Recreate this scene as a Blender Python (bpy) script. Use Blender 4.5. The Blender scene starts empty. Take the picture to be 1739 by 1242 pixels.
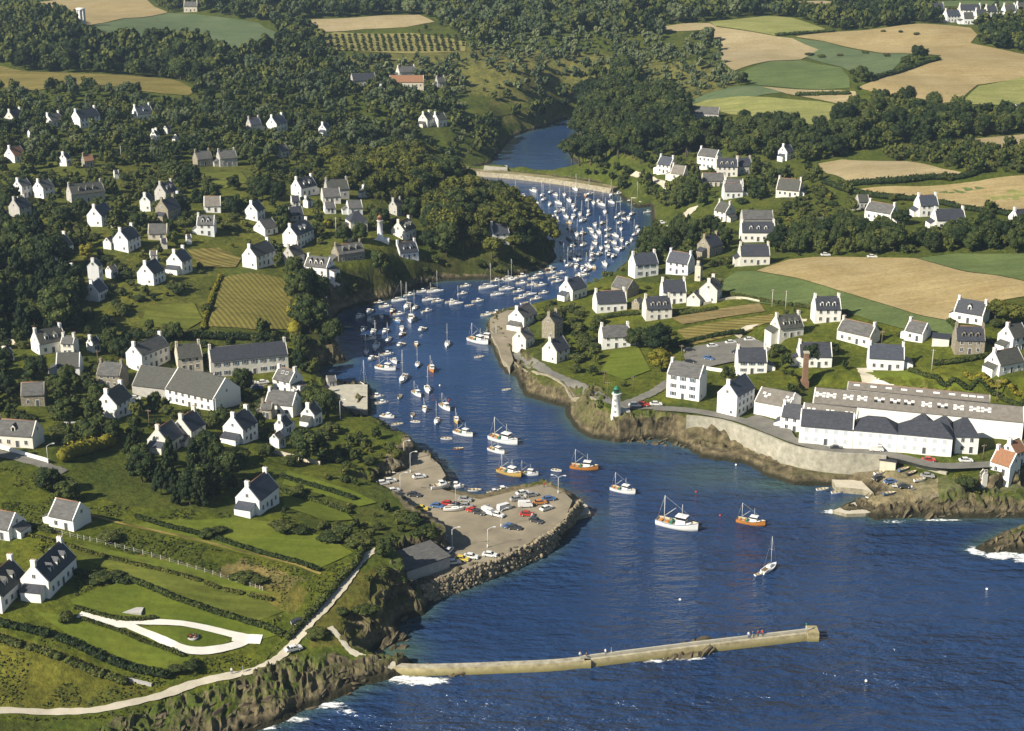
import bpy, bmesh, math, random
import numpy as np
from mathutils import Vector, Matrix, Euler
from mathutils.geometry import delaunay_2d_cdt
R = math.radians
rnd = random.Random(7)
NR = np.random.default_rng(5)
S = bpy.context.scene
COL = S.collection

# ---------------------------------------------------------------- camera, sky, sun, exposure
CAM_H = 190.0
FPX = 2600.0                       # focal length in photo pixels (photo 1739 x 1242)
PITCH = math.atan(891.0 / FPX)
cam = bpy.data.cameras.new("camera")
cam.sensor_width = 36.0
cam.lens = FPX / 1739.0 * 36.0
cam.clip_start = 1.0
cam.clip_end = 20000.0
cam_o = bpy.data.objects.new("camera", cam)
COL.objects.link(cam_o)
cam_o.location = (0, 0, CAM_H)
cam_o.rotation_euler = (R(90) - PITCH, 0, 0)
S.camera = cam_o

SUN_EL = R(36)
SUN_DIR = Vector((-0.84 * math.cos(SUN_EL), -0.545 * math.cos(SUN_EL), math.sin(SUN_EL))).normalized()
W = bpy.data.worlds.new("World")
S.world = W
W.use_nodes = True
nt = W.node_tree
bg = nt.nodes["Background"]
sky = nt.nodes.new("ShaderNodeTexSky")
sky.sky_type = 'NISHITA'
sky.sun_disc = False
sky.sun_elevation = SUN_EL
sky.sun_rotation = math.atan2(SUN_DIR.x, SUN_DIR.y)
sky.air_density = 1.0
sky.dust_density = 0.6
nt.links.new(sky.outputs[0], bg.inputs[0])
bg.inputs[1].default_value = 0.05
sl = bpy.data.lights.new("sun", 'SUN')
sl.energy = 5.0
sl.angle = R(0.5)
sl.color = (1.0, 0.92, 0.77)
so = bpy.data.objects.new("sun", sl)
COL.objects.link(so)
so.rotation_euler = SUN_DIR.to_track_quat('Z', 'Y').to_euler()
so.location = (-300, -200, 500)
S.view_settings.view_transform = 'Standard'
S.view_settings.look = 'None'
S.view_settings.gamma = 1.0
S.view_settings.exposure = 0.68
S.cycles.max_bounces = 5
S.cycles.diffuse_bounces = 2
S.cycles.glossy_bounces = 2
S.cycles.transparent_max_bounces = 4
S.cycles.volume_bounces = 0

# ---------------------------------------------------------------- pixel <-> place
CT, ST = math.cos(PITCH), math.sin(PITCH)
def ray(px, py):
    a, b = (px - 869.5) / FPX, -(py - 621.0) / FPX
    return np.array((a, CT + b * ST, -ST + b * CT))
def flat(px, py, z=0.0):
    d = ray(px, py); t = (z - CAM_H) / d[2]
    return float(d[0] * t), float(d[1] * t)
def project(x, y, z):
    yc = y * ST + (z - CAM_H) * CT
    zc = y * CT - (z - CAM_H) * ST
    return 869.5 + FPX * x / zc, 621.0 - FPX * yc / zc, zc
def pip(x, y, poly):
    x = np.asarray(x, float); y = np.asarray(y, float)
    ins = np.zeros(x.shape, bool)
    n = len(poly)
    for i in range(n):
        x1, y1 = poly[i]; x2, y2 = poly[(i + 1) % n]
        if y1 == y2: continue
        c = ((y1 > y) != (y2 > y)) & (x < (x2 - x1) * (y - y1) / (y2 - y1) + x1)
        ins ^= c
    return ins
def segdist(x, y, poly, closed=True):
    d = np.full(np.shape(x), 1e9)
    n = len(poly)
    for i in range(n if closed else n - 1):
        x1, y1 = poly[i]; x2, y2 = poly[(i + 1) % n]
        dx, dy = x2 - x1, y2 - y1
        L = dx * dx + dy * dy + 1e-9
        t = np.clip(((x - x1) * dx + (y - y1) * dy) / L, 0, 1)
        d = np.minimum(d, (x - x1 - t * dx) ** 2 + (y - y1 - t * dy) ** 2)
    return np.sqrt(d)
def lattice(ix, iy, seed):
    h = (ix.astype(np.int64) * 374761393 + iy.astype(np.int64) * 668265263 + seed * 69069) & 0xffffffff
    h = ((h ^ (h >> 13)) * 1274126177) & 0xffffffff
    return ((h ^ (h >> 16)) & 0xffff) / 65535.0
def vnoise(x, y, seed=0):
    ix, iy = np.floor(x), np.floor(y)
    fx, fy = x - ix, y - iy
    fx = fx * fx * (3 - 2 * fx); fy = fy * fy * (3 - 2 * fy)
    a = lattice(ix, iy, seed); b = lattice(ix + 1, iy, seed)
    c = lattice(ix, iy + 1, seed); d = lattice(ix + 1, iy + 1, seed)
    return (a * (1 - fx) + b * fx) * (1 - fy) + (c * (1 - fx) + d * fx) * fy

# ---------------------------------------------------------------- water outline (photo pixels, at sea level)
SEA = [(-300,1440),(100,1370),(330,1290),(435,1240),(484,1225),(512,1205),(545,1196),(574,1184),(595,1176),(608,1166),(636,1159),(660,1152),(690,1143),
 (703,1128),(690,1118),(660,1122),(640,1120),(628,1110),(650,1098),(690,1086),(674,1072),(672,1062),(688,1050),(716,1046),(730,1026),(734,1013),(791,999),(832,982),(868,968),(930,939),(958,908),
 (971,882),(978,847),(958,837),(924,824),(870,835),(816,849),(790,845),(736,827),(757,808),(747,790),(721,769),(693,754),(667,738),(649,728),(621,723),
 (612,705),(624,695),(624,653),(582,653),(554,651),(540,640),(545,622),(592,615),(582,606),(566,594),(564,580),(572,566),(560,548),(574,532),(605,521),(631,516),
 (670,506),(708,488),(752,477),(804,475),(860,475),(893,465),(922,457),(945,439),(940,424),(930,405),(912,392),(880,378),(840,362),(790,340),(745,310),(742,292),
 (765,288),(870,296),(940,303),(1010,312),(1045,325),(1061,341),(1081,354),(1105,351),(1107,369),(1105,395),(1085,415),(1070,440),(1040,465),(1012,480),(985,495),
 (950,512),(893,526),(862,527),(832,540),(834,568),(846,589),(852,609),(866,624),(883,651),(891,672),(930,684),(963,692),(963,708),(981,731),(1004,744),(1045,750),
 (1118,746),(1164,759),(1195,769),(1259,777),(1282,782),(1299,798),(1338,811),(1397,812),(1412,814),(1420,826),(1466,831),(1484,841),(1443,855),(1412,867),(1438,875),
 (1469,873),(1484,883),(1520,880),(1557,878),(1634,880),(1739,878),(1860,884),(2100,890),(3200,900),(3200,1900),(-300,1900)]
POND = [(800,285),(833,279),(846,262),(860,243),(876,231),(902,222),(927,217),(950,205),(975,200),(985,214),(972,240),(968,268),(1000,292),(940,296),(870,289)]
SEA_W = [flat(px, py) for px, py in SEA]
POND_W = [flat(px, py) for px, py in POND]
SKERRY = [(1655,934),(1672,922),(1690,912),(1712,904),(1740,896),(1800,890),(1810,925),(1740,938),(1690,938)]
SKERRY_W = [flat(px, py) for px, py in SKERRY]

# ---------------------------------------------------------------- ground heights
CTRL = """0,1200,7 200,1190,6.5 430,1135,5.5 500,1095,8.5 560,1030,14 620,960,15 600,930,14 640,890,9 350,1190,3 500,1140,4 560,1155,2.5 250,1225,3.5 100,1235,4
100,1080,13 300,1080,12 0,1000,16 100,1010,16 300,950,16 500,960,15 120,900,18 300,870,17 450,880,15 560,830,11 600,1080,8 650,1040,8 600,1110,4
30,770,20 200,720,16 300,770,15 400,750,13 520,740,8 480,670,5 400,645,5 300,680,8 130,640,14 250,630,10 600,760,7 560,690,4 640,780,8
80,600,18 420,520,18 300,560,15 165,510,20 50,500,24 250,480,23 100,440,25 440,455,21 560,450,19 645,405,22 700,410,20 540,475,15 500,520,14 530,580,8
200,400,27 300,370,28 50,340,30 500,335,28 760,380,18 850,415,12 800,350,16 870,395,10 620,360,25 740,440,12 600,490,10
700,300,20 600,300,25 400,300,30 150,285,33 30,215,38 240,205,37 450,225,33 550,230,31 730,215,28 800,250,12 760,280,5
150,150,45 350,150,42 650,150,36 780,190,18 600,70,42 400,60,50 140,42,58 700,30,52 850,100,40 900,50,50 850,170,22 500,120,40
870,10,60 500,0,60 1050,20,58 1000,130,35 940,200,15 1050,225,25 1000,240,14 1000,272,5 1100,195,26 1150,250,19 1050,150,30
1150,180,35 1200,100,45 1300,150,40 1300,30,56 1500,130,46 1400,200,36 1650,100,50 1620,35,56 1730,20,58
1300,240,28 1500,290,32 1700,280,36 1210,290,18 1130,300,11 1060,320,4 1240,335,17 1340,335,22
1230,377,14 1160,380,6 1280,410,16 1500,378,26 1607,392,28 1728,388,32 1120,400,5
1205,437,14 1100,470,9 1155,468,12 1278,451,17 1400,450,22 1600,450,25 1730,470,28 1060,455,6
970,508,5 1035,531,8 1142,517,11 1206,515,13 1115,544,9 1043,592,8 950,600,5 890,590,3.5 900,615,4 880,550,3.5
1250,500,16 1500,530,20 1650,550,22 1400,549,17 1335,577,14 1381,625,12 1501,629,13 1642,603,18 1702,640,16
1230,600,10 1165,681,9 1100,640,9 1000,660,7 1045,706,8.5 1120,700,9 1248,709,9 1350,750,9 1450,765,9 1550,770,9 1600,800,8 1700,815,9 1500,820,3 1560,832,3.5 1650,860,7 1550,680,10 930,640,5 1460,855,1 1440,820,1.2"""
CT_PTS = np.array([[float(v) for v in t.split(",")] for t in CTRL.split()])
CW = np.array([flat(a, b, z) + (z,) for a, b, z in CT_PTS])
GX0, GX1, GY0, GY1, GS = -1200.0, 1200.0, 140.0, 3400.0, 2.0
gx = np.arange(GX0, GX1 + .1, GS); gy = np.arange(GY0, GY1 + .1, GS)
def shepard(x, y):
    num = np.zeros(np.shape(x)); den = np.zeros(np.shape(x))
    for cx, cy, cz in CW:
        s = 0.035 * math.hypot(cx, cy)
        w = 1.0 / ((x - cx) ** 2 + (y - cy) ** 2 + s * s) ** 2
        num += w * cz; den += w
    return num / den
cgx = np.arange(GX0, GX1 + .1, 8.0); cgy = np.arange(GY0, GY1 + 8.1, 8.0)
CX, CY = np.meshgrid(cgx, cgy)
HC = shepard(CX, CY)
def bil(A, x, y, x0, y0, s):
    fx = np.clip((x - x0) / s, 0, A.shape[1] - 1.001); fy = np.clip((y - y0) / s, 0, A.shape[0] - 1.001)
    ix = fx.astype(int); iy = fy.astype(int); fx = fx - ix; fy = fy - iy
    return (A[iy, ix] * (1 - fx) + A[iy, ix + 1] * fx) * (1 - fy) + (A[iy + 1, ix] * (1 - fx) + A[iy + 1, ix + 1] * fx) * fy
MX, MY = np.meshgrid(gx, gy)
HG = bil(HC, MX, MY, GX0, GY0, 8.0)
HG += (vnoise(MX / 45, MY / 45, 3) - .5) * 2.0 * np.clip(HG / 20, 0, 1)
SD = np.full(MX.shape, 60.0)                    # signed distance to the shore, + on land
def box(poly, pad):
    p = np.array(poly)
    i0, i1 = np.searchsorted(gx, [p[:, 0].min() - pad, p[:, 0].max() + pad])
    j0, j1 = np.searchsorted(gy, [p[:, 1].min() - pad, p[:, 1].max() + pad])
    return slice(j0, j1), slice(i0, i1)
for poly in (SEA_W, POND_W):
    b = box(poly, 70)
    d = segdist(MX[b], MY[b], poly)
    SD[b] = np.minimum(SD[b], np.where(pip(MX[b], MY[b], poly), -d, d))
b = box(SKERRY_W, 40)
dk = segdist(MX[b], MY[b], SKERRY_W) * np.where(pip(MX[b], MY[b], SKERRY_W), 1, -1)
SD[b] = np.maximum(SD[b], dk)
HG[b] = np.where(dk > -20, np.minimum(HG[b], 4.0), HG[b])
t = np.clip(SD / 9.0, 0, 1)
wob = (vnoise(MX / 7, MY / 7, 9) - .5) * 3.0
RW = 9 + 27 * np.clip((MY - 570) / 200, 0, 1)
t = np.clip((SD + np.where(SD > 2, wob, 0)) / RW, 0, 1)
HG = np.where(SD > 0, HG * (1 - (1 - t) ** 2.0) + .0, np.maximum(-6, SD * 0.5))
HSMOOTH = HG.copy()
# level places: pixel outline, height, blend width
FLATS = [
 ([(600,832),(660,812),(690,795),(703,768),(722,769),(747,790),(757,808),(736,826),(790,844),(816,848),(870,835),(924,823),(958,836),(972,850),(960,880),(935,903),(900,922),(860,943),(810,960),(765,975),(715,990),(690,985),(672,968),(720,950),(762,945),(765,925),(745,905),(715,885),(690,865),(650,845)], 3.6, 3.0),
 ([(832,540),(862,527),(893,526),(905,545),(878,575),(866,592),(872,612),(866,624),(852,609),(846,589),(834,568)], 2.6, 2.0),
 ([(554,651),(582,653),(624,653),(624,695),(612,697),(580,690),(572,670),(545,665)], 2.2, 2.0),
 ([(1160,605),(1180,590),(1275,573),(1312,592),(1290,610),(1240,617),(1200,626),(1168,622)], 10.2, 5.0),
 ([(1200,690),(1290,705),(1300,720),(1360,745),(1360,650),(1737,680),(1737,760),(1640,790),(1600,775),(1500,770),(1415,768),(1350,757),(1299,736),(1240,715),(1200,708),(1170,704)], 9.0, 1.0),
 ([(1050,690),(1135,680),(1180,695),(1170,704),(1110,700),(1050,706)], 8.8, 2.0),
 ([(1164,743),(1200,746),(1240,753),(1299,775),(1335,787),(1335,806),(1299,795),(1282,780),(1259,774),(1195,766)], 2.6, 1.0),
 ([(1338,786),(1415,794),(1462,788),(1440,806),(1400,808),(1345,806)], 3.2, 1.5),
]
for poly, z, bw in FLATS:
    pw = [flat(px, py, z) for px, py in poly]
    b = box(pw, bw + 4)
    d = segdist(MX[b], MY[b], pw) * np.where(pip(MX[b], MY[b], pw), -1, 1)
    k = np.clip(1 - d / bw, 0, 1); k = k * k * (3 - 2 * k)
    HG[b] = HG[b] * (1 - k) + (z - .35) * k
    if z < 4 and bw >= 2: HG[b] = np.where((d > 0) & (d < 9) & (SD[b] < 7), np.minimum(HG[b], z - .6), HG[b])
def hgt(x, y):
    return bil(HG, np.asarray(x, float), np.asarray(y, float), GX0, GY0, GS)
def sdist(x, y):
    return bil(SD, np.asarray(x, float), np.asarray(y, float), GX0, GY0, GS)
_ys = np.geomspace(150, 3300, 1700)
def at(px, py, dz=0.0):
    """the place on the ground that the photo shows at this pixel"""
    d = ray(px, py); t = _ys / d[1]
    x = d[0] * t; z = CAM_H + d[2] * t
    h = np.maximum(hgt(x, _ys), 0) + dz
    k = np.nonzero(z <= h)[0]
    i = int(k[0]) if len(k) else len(_ys) - 1
    if i == 0: i = 1
    g0 = z[i - 1] - h[i - 1]; g1 = z[i] - h[i]
    f = g0 / (g0 - g1 + 1e-9); f = min(max(f, 0), 1)
    y = _ys[i - 1] + f * (_ys[i] - _ys[i - 1]); tt = y / d[1]
    return Vector((float(d[0] * tt), float(y), float(CAM_H + d[2] * tt)))
def pxm(p):
    return FPX / (p[1] * CT - (p[2] - CAM_H) * ST)

# ---------------------------------------------------------------- materials
def new_mat(name):
    m = bpy.data.materials.new(name); m.use_nodes = True
    return m, m.node_tree, m.node_tree.nodes["Principled BSDF"]
def ramp(nt, stops):
    r = nt.nodes.new("ShaderNodeValToRGB"); e = r.color_ramp.elements
    while len(e) < len(stops): e.new(0.5)
    for i, (p, c) in enumerate(stops):
        e[i].position = p; e[i].color = (*c, 1)
    return r
def noise(nt, scale, detail=4, rough=.6, coord='Object', mapscale=None, rot=0):
    tc = nt.nodes.new("ShaderNodeTexCoord"); n = nt.nodes.new("ShaderNodeTexNoise")
    n.inputs['Scale'].default_value = scale; n.inputs['Detail'].default_value = detail; n.inputs['Roughness'].default_value = rough
    src = tc.outputs[coord]
    if mapscale:
        mp = nt.nodes.new("ShaderNodeMapping"); mp.inputs['Scale'].default_value = mapscale; mp.inputs['Rotation'].default_value = (0, 0, rot)
        nt.links.new(src, mp.inputs[0]); src = mp.outputs[0]
    nt.links.new(src, n.inputs['Vector'])
    return n
def mixc(nt, fac, a, b, mode='MIX'):
    m = nt.nodes.new("ShaderNodeMix"); m.data_type = 'RGBA'; m.blend_type = mode
    for k, v in ((0, fac), (6, a), (7, b)):
        if isinstance(v, (int, float)): m.inputs[k].default_value = v
        elif isinstance(v, tuple): m.inputs[k].default_value = (*v, 1)
        else: nt.links.new(v, m.inputs[k])
    return m.outputs[2]
def bump(nt, b, src, strength, dist=.1):
    n = nt.nodes.new("ShaderNodeBump"); n.inputs['Strength'].default_value = strength; n.inputs['Distance'].default_value = dist
    nt.links.new(src, n.inputs['Height']); nt.links.new(n.outputs[0], b.inputs['Normal'])
def pm(name, c1, c2, scale=1.0, rough=.9, bmp=0.0, coord='Object', detail=5, spec=.2, ms=None, rot=0, c3=None):
    m, nt, b = new_mat(name)
    n = noise(nt, scale, detail, .65, coord, ms, rot)
    st = [(.3, c1), (.7, c2)] if c3 is None else [(.28, c1), (.5, c2), (.72, c3)]
    r = ramp(nt, st)
    nt.links.new(n.outputs[0], r.inputs[0]); nt.links.new(r.outputs[0], b.inputs['Base Color'])
    b.inputs['Roughness'].default_value = rough; b.inputs['Specular IOR Level'].default_value = spec
    if bmp: bump(nt, b, n.outputs[0], bmp, .3)
    return m
M = {}
M['white'] = pm('limewashed wall', (.76,.745,.70), (.87,.86,.83), .35, .85, coord='Generated', ms=(4,4,2))
M['offwhite'] = pm('faded limewash', (.60,.57,.50), (.78,.75,.68), .5, .85, coord='Generated', ms=(5,5,3))
M['paint'] = pm('cool white render', (.68,.69,.69), (.82,.83,.83), .5, .8, coord='Generated', ms=(3,3,3))
M['slateb'] = pm('blue slate roof', (.034,.040,.054), (.075,.083,.105), .8, .5, .15, ms=(1,3,3), spec=.3)
M['slatel'] = pm('lichened slate', (.045,.046,.040), (.095,.095,.082), .9, .6, .15, ms=(1,3,3), spec=.3)
M['cream'] = pm('cream render', (.52,.46,.36), (.66,.60,.48), .5, .9)
M['stone'] = pm('granite wall', (.17,.15,.11), (.38,.34,.26), 1.6, .95, .3)
M['grey'] = pm('grey render', (.36,.35,.33), (.50,.48,.45), .6, .9)
M['slate'] = pm('slate roof', (.026,.029,.038), (.062,.066,.08), .8, .55, .15, ms=(1,3,3), spec=.3)
M['oldslate'] = pm('weathered slate', (.065,.065,.066), (.145,.142,.135), .5, .8, .15, ms=(1,3,3))
M['tile'] = pm('clay tile roof', (.21,.105,.06), (.31,.165,.095), 1.2, .85, .2, ms=(3,1,1))
M['thatch'] = pm('brown roof', (.15,.135,.115), (.23,.21,.185), .8, .95, .3)
M['pane'] = pm('window glass', (.012,.014,.018), (.03,.034,.04), .5, .12, spec=.5)
M['palepane'] = pm('frosted glass', (.42,.48,.54), (.55,.6,.64), .7, .3, spec=.5)
M['frame'] = pm('window frame paint', (.62,.62,.6), (.74,.74,.72), 2, .6)
M['shutter'] = pm('painted shutter', (.06,.10,.16), (.09,.14,.2), 2, .6)
M['door'] = pm('door paint', (.05,.07,.10), (.11,.10,.09), 2, .6)
M['brick'] = pm('chimney brick', (.17,.10,.065), (.28,.17,.11), 2, .9, .2)
M['concrete'] = pm('pale concrete', (.34,.32,.26), (.50,.47,.38), .4, .9, .1, detail=8)
M['asphalt'] = pm('worn tarmac', (.13,.125,.11), (.21,.20,.175), .25, .9, .05, detail=8)
M['gravel'] = pm('pale gravel', (.42,.38,.29), (.56,.51,.41), .3, .95, .1, detail=8)
M['drive'] = pm('white gravel', (.68,.65,.58), (.80,.77,.70), .4, .95, .05, detail=8)
M['dust'] = pm('quay surface', (.17,.145,.105), (.33,.285,.205), .09, .95, .1, detail=10)
M['rock'] = pm('shore rock', (.030,.026,.018), (.10,.082,.05), .5, .9, .6, detail=10, c3=(.21,.17,.095))
M['rip'] = pm('quarry rock', (.10,.083,.055), (.24,.20,.135), .9, .9, .5, c3=(.38,.32,.22))
M['hullw'] = pm('white boat paint', (.74,.74,.73), (.82,.82,.80), .7, .35, spec=.5)
M['hullo'] = pm('orange boat paint', (.46,.17,.03), (.56,.23,.05), .7, .4, spec=.5)
M['hully'] = pm('varnished hull', (.45,.30,.08), (.55,.38,.12), .7, .4, spec=.5)
M['hullb'] = pm('blue boat paint', (.06,.14,.30), (.10,.2,.38), .7, .4, spec=.5)
M['hullg'] = pm('green boat paint', (.03,.16,.11), (.05,.22,.15), .7, .4, spec=.5)
M['hullk'] = pm('dark boat paint', (.02,.025,.035), (.05,.055,.06), .7, .4, spec=.5)
M['deck'] = pm('boat deck', (.42,.36,.25), (.55,.49,.37), 1.2, .8)
M['alloy'] = pm('mast metal', (.55,.55,.53), (.68,.68,.66), 1, .4, spec=.5)
M['wood'] = pm('weathered wood', (.13,.09,.05), (.22,.16,.10), 2, .8)
M['sail'] = pm('sailcloth', (.62,.58,.50), (.75,.72,.64), 1, .8)
M['bark'] = pm('tree bark', (.05,.04,.03), (.11,.09,.07), 2, .95, .4)
M['tyre'] = pm('tyre rubber', (.015,.015,.015), (.03,.03,.03), 2, .9)
M['postc'] = pm('concrete post', (.42,.40,.35), (.55,.53,.47), 2, .9)
M['red'] = pm('red paint', (.42,.04,.025), (.52,.07,.04), 2, .5)
M['green'] = pm('green paint', (.02,.13,.07), (.03,.18,.10), 2, .5)
M['skin'] = pm('skin', (.45,.27,.19), (.5,.31,.22), 2, .7)
M['hair'] = pm('hair', (.03,.02,.015), (.07,.05,.03), 5, .8)
M['cap'] = pm('chimney pot clay', (.30,.15,.09), (.38,.2,.12), 2, .9)
def leaf_mat(name, a, b, c):
    m, nt, bs = new_mat(name)
    at_ = nt.nodes.new("ShaderNodeAttribute"); at_.attribute_name = 'tint'
    oi = nt.nodes.new("ShaderNodeObjectInfo")
    ad = nt.nodes.new("ShaderNodeMath"); ad.operation = 'MULTIPLY_ADD'
    nt.links.new(oi.outputs['Random'], ad.inputs[0]); ad.inputs[1].default_value = .5
    nt.links.new(at_.outputs['Fac'], ad.inputs[2])
    sb = nt.nodes.new("ShaderNodeMath"); sb.operation = 'SUBTRACT'; nt.links.new(ad.outputs[0], sb.inputs[0]); sb.inputs[1].default_value = .25
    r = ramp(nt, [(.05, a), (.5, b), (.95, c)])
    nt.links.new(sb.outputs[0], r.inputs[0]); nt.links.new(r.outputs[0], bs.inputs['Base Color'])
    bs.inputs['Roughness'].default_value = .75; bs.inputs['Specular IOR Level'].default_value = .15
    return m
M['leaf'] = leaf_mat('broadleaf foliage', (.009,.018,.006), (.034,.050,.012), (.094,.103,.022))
M['pineleaf'] = leaf_mat('pine foliage', (.024,.032,.007), (.078,.088,.014), (.155,.150,.024))
M['needle'] = leaf_mat('conifer foliage', (.009,.018,.008), (.021,.034,.011), (.046,.060,.016))
M['gorse'] = leaf_mat('bush foliage', (.018,.029,.008), (.050,.063,.015), (.112,.113,.023))
M['golden'] = leaf_mat('golden foliage', (.11,.105,.012), (.17,.155,.016), (.26,.22,.02))
M['silver'] = leaf_mat('silvery foliage', (.075,.095,.065), (.105,.125,.085), (.15,.17,.12))
M['scrub'] = leaf_mat('grey green scrub', (.032,.050,.024), (.085,.108,.048), (.145,.160,.070))

# ---------------------------------------------------------------- mesh helpers
def link(o, parent=None):
    COL.objects.link(o)
    if parent is not None: o.parent = parent
    return o
def tag(o, label=None, cat=None, group=None, kind=None):
    if label: o['label'] = label
    if cat: o['category'] = cat
    if group: o['group'] = group
    if kind: o['kind'] = kind
    return o
def empty(name, loc, rz=0.0, sc=1.0):
    o = bpy.data.objects.new(name, None); COL.objects.link(o)
    o.location = loc; o.rotation_euler = (0, 0, rz); o.scale = (sc, sc, sc) if not isinstance(sc, tuple) else sc
    o.empty_display_size = .3
    return o
class MB:
    def __init__(s): s.v = []; s.f = []; s.m = []; s.sm = []
    def add(s, vs, fs, mi=0, smooth=False):
        n = len(s.v); s.v += [tuple(v) for v in vs]
        for f in fs: s.f.append(tuple(i + n for i in f)); s.m.append(mi); s.sm.append(smooth)
    def box(s, x0, x1, y0, y1, z0, z1, mi=0, taper=0.0):
        tx, ty = taper * (x1 - x0) / 2, taper * (y1 - y0) / 2
        s.add([(x0,y0,z0),(x1,y0,z0),(x1,y1,z0),(x0,y1,z0),(x0+tx,y0+ty,z1),(x1-tx,y0+ty,z1),(x1-tx,y1-ty,z1),(x0+tx,y1-ty,z1)],
              [(0,3,2,1),(4,5,6,7),(0,1,5,4),(1,2,6,5),(2,3,7,6),(3,0,4,7)], mi)
    def tube(s, a, b, r0, r1=None, n=8, mi=0):
        a, b = Vector(a), Vector(b); r1 = r0 if r1 is None else r1
        d = (b - a).normalized(); u = d.orthogonal().normalized(); w = d.cross(u)
        vs = [a + (u * math.cos(k * math.tau / n) + w * math.sin(k * math.tau / n)) * r0 for k in range(n)] + \
             [b + (u * math.cos(k * math.tau / n) + w * math.sin(k * math.tau / n)) * r1 for k in range(n)]
        s.add(vs, [(k, (k + 1) % n, n + (k + 1) % n, n + k) for k in range(n)] + [tuple(range(n - 1, -1, -1)), tuple(range(n, 2 * n))], mi, True)
    def lathe(s, prof, n=16, mi=0, c=(0, 0)):
        vs = [(c[0] + r * math.cos(k * math.tau / n), c[1] + r * math.sin(k * math.tau / n), z) for r, z in prof for k in range(n)]
        fs = [(i * n + k, i * n + (k + 1) % n, (i + 1) * n + (k + 1) % n, (i + 1) * n + k) for i in range(len(prof) - 1) for k in range(n)]
        s.add(vs, fs, mi, True)
        s.add([vs[(len(prof) - 1) * n + k] for k in range(n)], [tuple(range(n))], mi)
    def mesh(s, name, mats):
        me = bpy.data.meshes.new(name); me.from_pydata(s.v, [], s.f)
        for m in mats: me.materials.append(m)
        me.polygons.foreach_set('material_index', s.m); me.polygons.foreach_set('use_smooth', s.sm)
        me.update(); return me
    def build(s, name, mats, parent=None):
        if not isinstance(mats, (list, tuple)): mats = [mats]
        return link(bpy.data.objects.new(name, s.mesh(name, mats)), parent)
def inst(name, me, parent, loc=(0, 0, 0), rz=0.0, sc=None):
    o = bpy.data.objects.new(name, me); COL.objects.link(o); o.parent = parent
    o.location = loc; o.rotation_euler = (0, 0, rz)
    if sc: o.scale = sc
    return o
def np_mesh(name, V, T=None, Q=None, tint=None, mats=(), smooth_tris=False):
    me = bpy.data.meshes.new(name)
    nt_ = 0 if T is None else len(T); nq = 0 if Q is None else len(Q)
    me.vertices.add(len(V)); me.vertices.foreach_set('co', np.asarray(V, np.float32).ravel())
    parts = ([np.asarray(T, np.int32).ravel()] if nt_ else []) + ([np.asarray(Q, np.int32).ravel()] if nq else [])
    idx = np.concatenate(parts)
    me.loops.add(len(idx)); me.loops.foreach_set('vertex_index', idx)
    st = np.concatenate([np.arange(nt_) * 3, nt_ * 3 + np.arange(nq) * 4]).astype(np.int32)
    me.polygons.add(nt_ + nq); me.polygons.foreach_set('loop_start', st)
    if smooth_tris:
        sm = np.zeros(nt_ + nq, bool); sm[:nt_] = True; me.polygons.foreach_set('use_smooth', sm)
    for m in mats: me.materials.append(m)
    me.update(calc_edges=True); me.validate()
    if tint is not None:
        a = me.attributes.new('tint', 'FLOAT', 'POINT'); a.data.foreach_set('value', np.asarray(tint, np.float32))
    return me

# ---------------------------------------------------------------- the ground sheet
def catmull(p, n=8, closed=False):
    out = []; N = len(p)
    for i in range(N if closed else N - 1):
        p0 = p[(i - 1) % N] if closed or i > 0 else p[i]; p1 = p[i]; p2 = p[(i + 1) % N]
        p3 = p[(i + 2) % N] if closed or i + 2 < N else p2
        for k in range(n):
            t = k / n
            out.append(tuple(.5 * (2 * b + (c - a) * t + (2 * a - 5 * b + 4 * c - d) * t * t + (3 * b - a - 3 * c + d) * t ** 3) for a, b, c, d in zip(p0, p1, p2, p3)))
    if not closed: out.append(tuple(p[-1]))
    return out
us = np.concatenate([np.linspace(-1.0, -.40, 40)[:-1], np.linspace(-.40, .40, 1000), np.linspace(.40, 1.0, 40)[1:]])
ys = np.concatenate([np.geomspace(215, 285, 60)[:-1], np.geomspace(285, 1500, 760)[:-1], np.geomspace(1500, 3380, 160)])
UU, YY = np.meshgrid(us, ys)
XX = UU * YY
ZZ = hgt(XX, YY)
SDV = sdist(XX, YY)
gz, gxx = np.gradient(HG, GS)
SL = bil(np.hypot(gz, gxx), XX, YY, GX0, GY0, GS)
PX, PY, _zc = project(XX, YY, ZZ)
nz1 = vnoise(XX / 2.2 + YY / 9, YY / 5.0 - XX / 9, 21); nz2 = vnoise(XX / 1.1, YY / 1.9, 22); nz3 = vnoise(XX / 6, YY / 8, 23)
far_ = np.clip((YY - 590) / 90, 0, 1)
rk = np.clip((SL - .5) / .35, 0, 1) * np.clip((30 - np.abs(SDV)) / 8, 0, 1) * (1 - far_)
rk = np.maximum(rk, np.clip((5.5 - 2.5 * far_ - SDV) / 2.5, 0, 1))
ROCKS = [[(150,1260),(175,1225),(240,1208),(330,1180),(400,1158),(450,1140),(500,1122),(540,1112),(590,1118),(640,1130),(690,1140),(640,1170),(560,1210),(430,1260)],
         [(620,1045),(655,1030),(690,1045),(690,1090),(640,1115),(600,1100),(585,1085)],
         [(1545,862),(1600,838),(1739,838),(1780,880),(1640,885),(1500,890)],
         [(980,710),(1040,712),(1120,712),(1165,735),(1160,765),(1040,755),(985,735)], [(1020,655),(1030,690),(1000,715),(950,690),(890,668),(885,645),(930,665)]]
for poly in ROCKS:
    rk = np.maximum(rk, np.where(pip(PX + (nz3 - .5) * 26, PY + (nz1 - .5) * 16, poly), np.clip(.3 + nz3, 0, 1), 0))
QUIET = pip(PX, PY, [(600,790),(760,790),(985,830),(980,890),(740,985),(640,975)])
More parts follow.
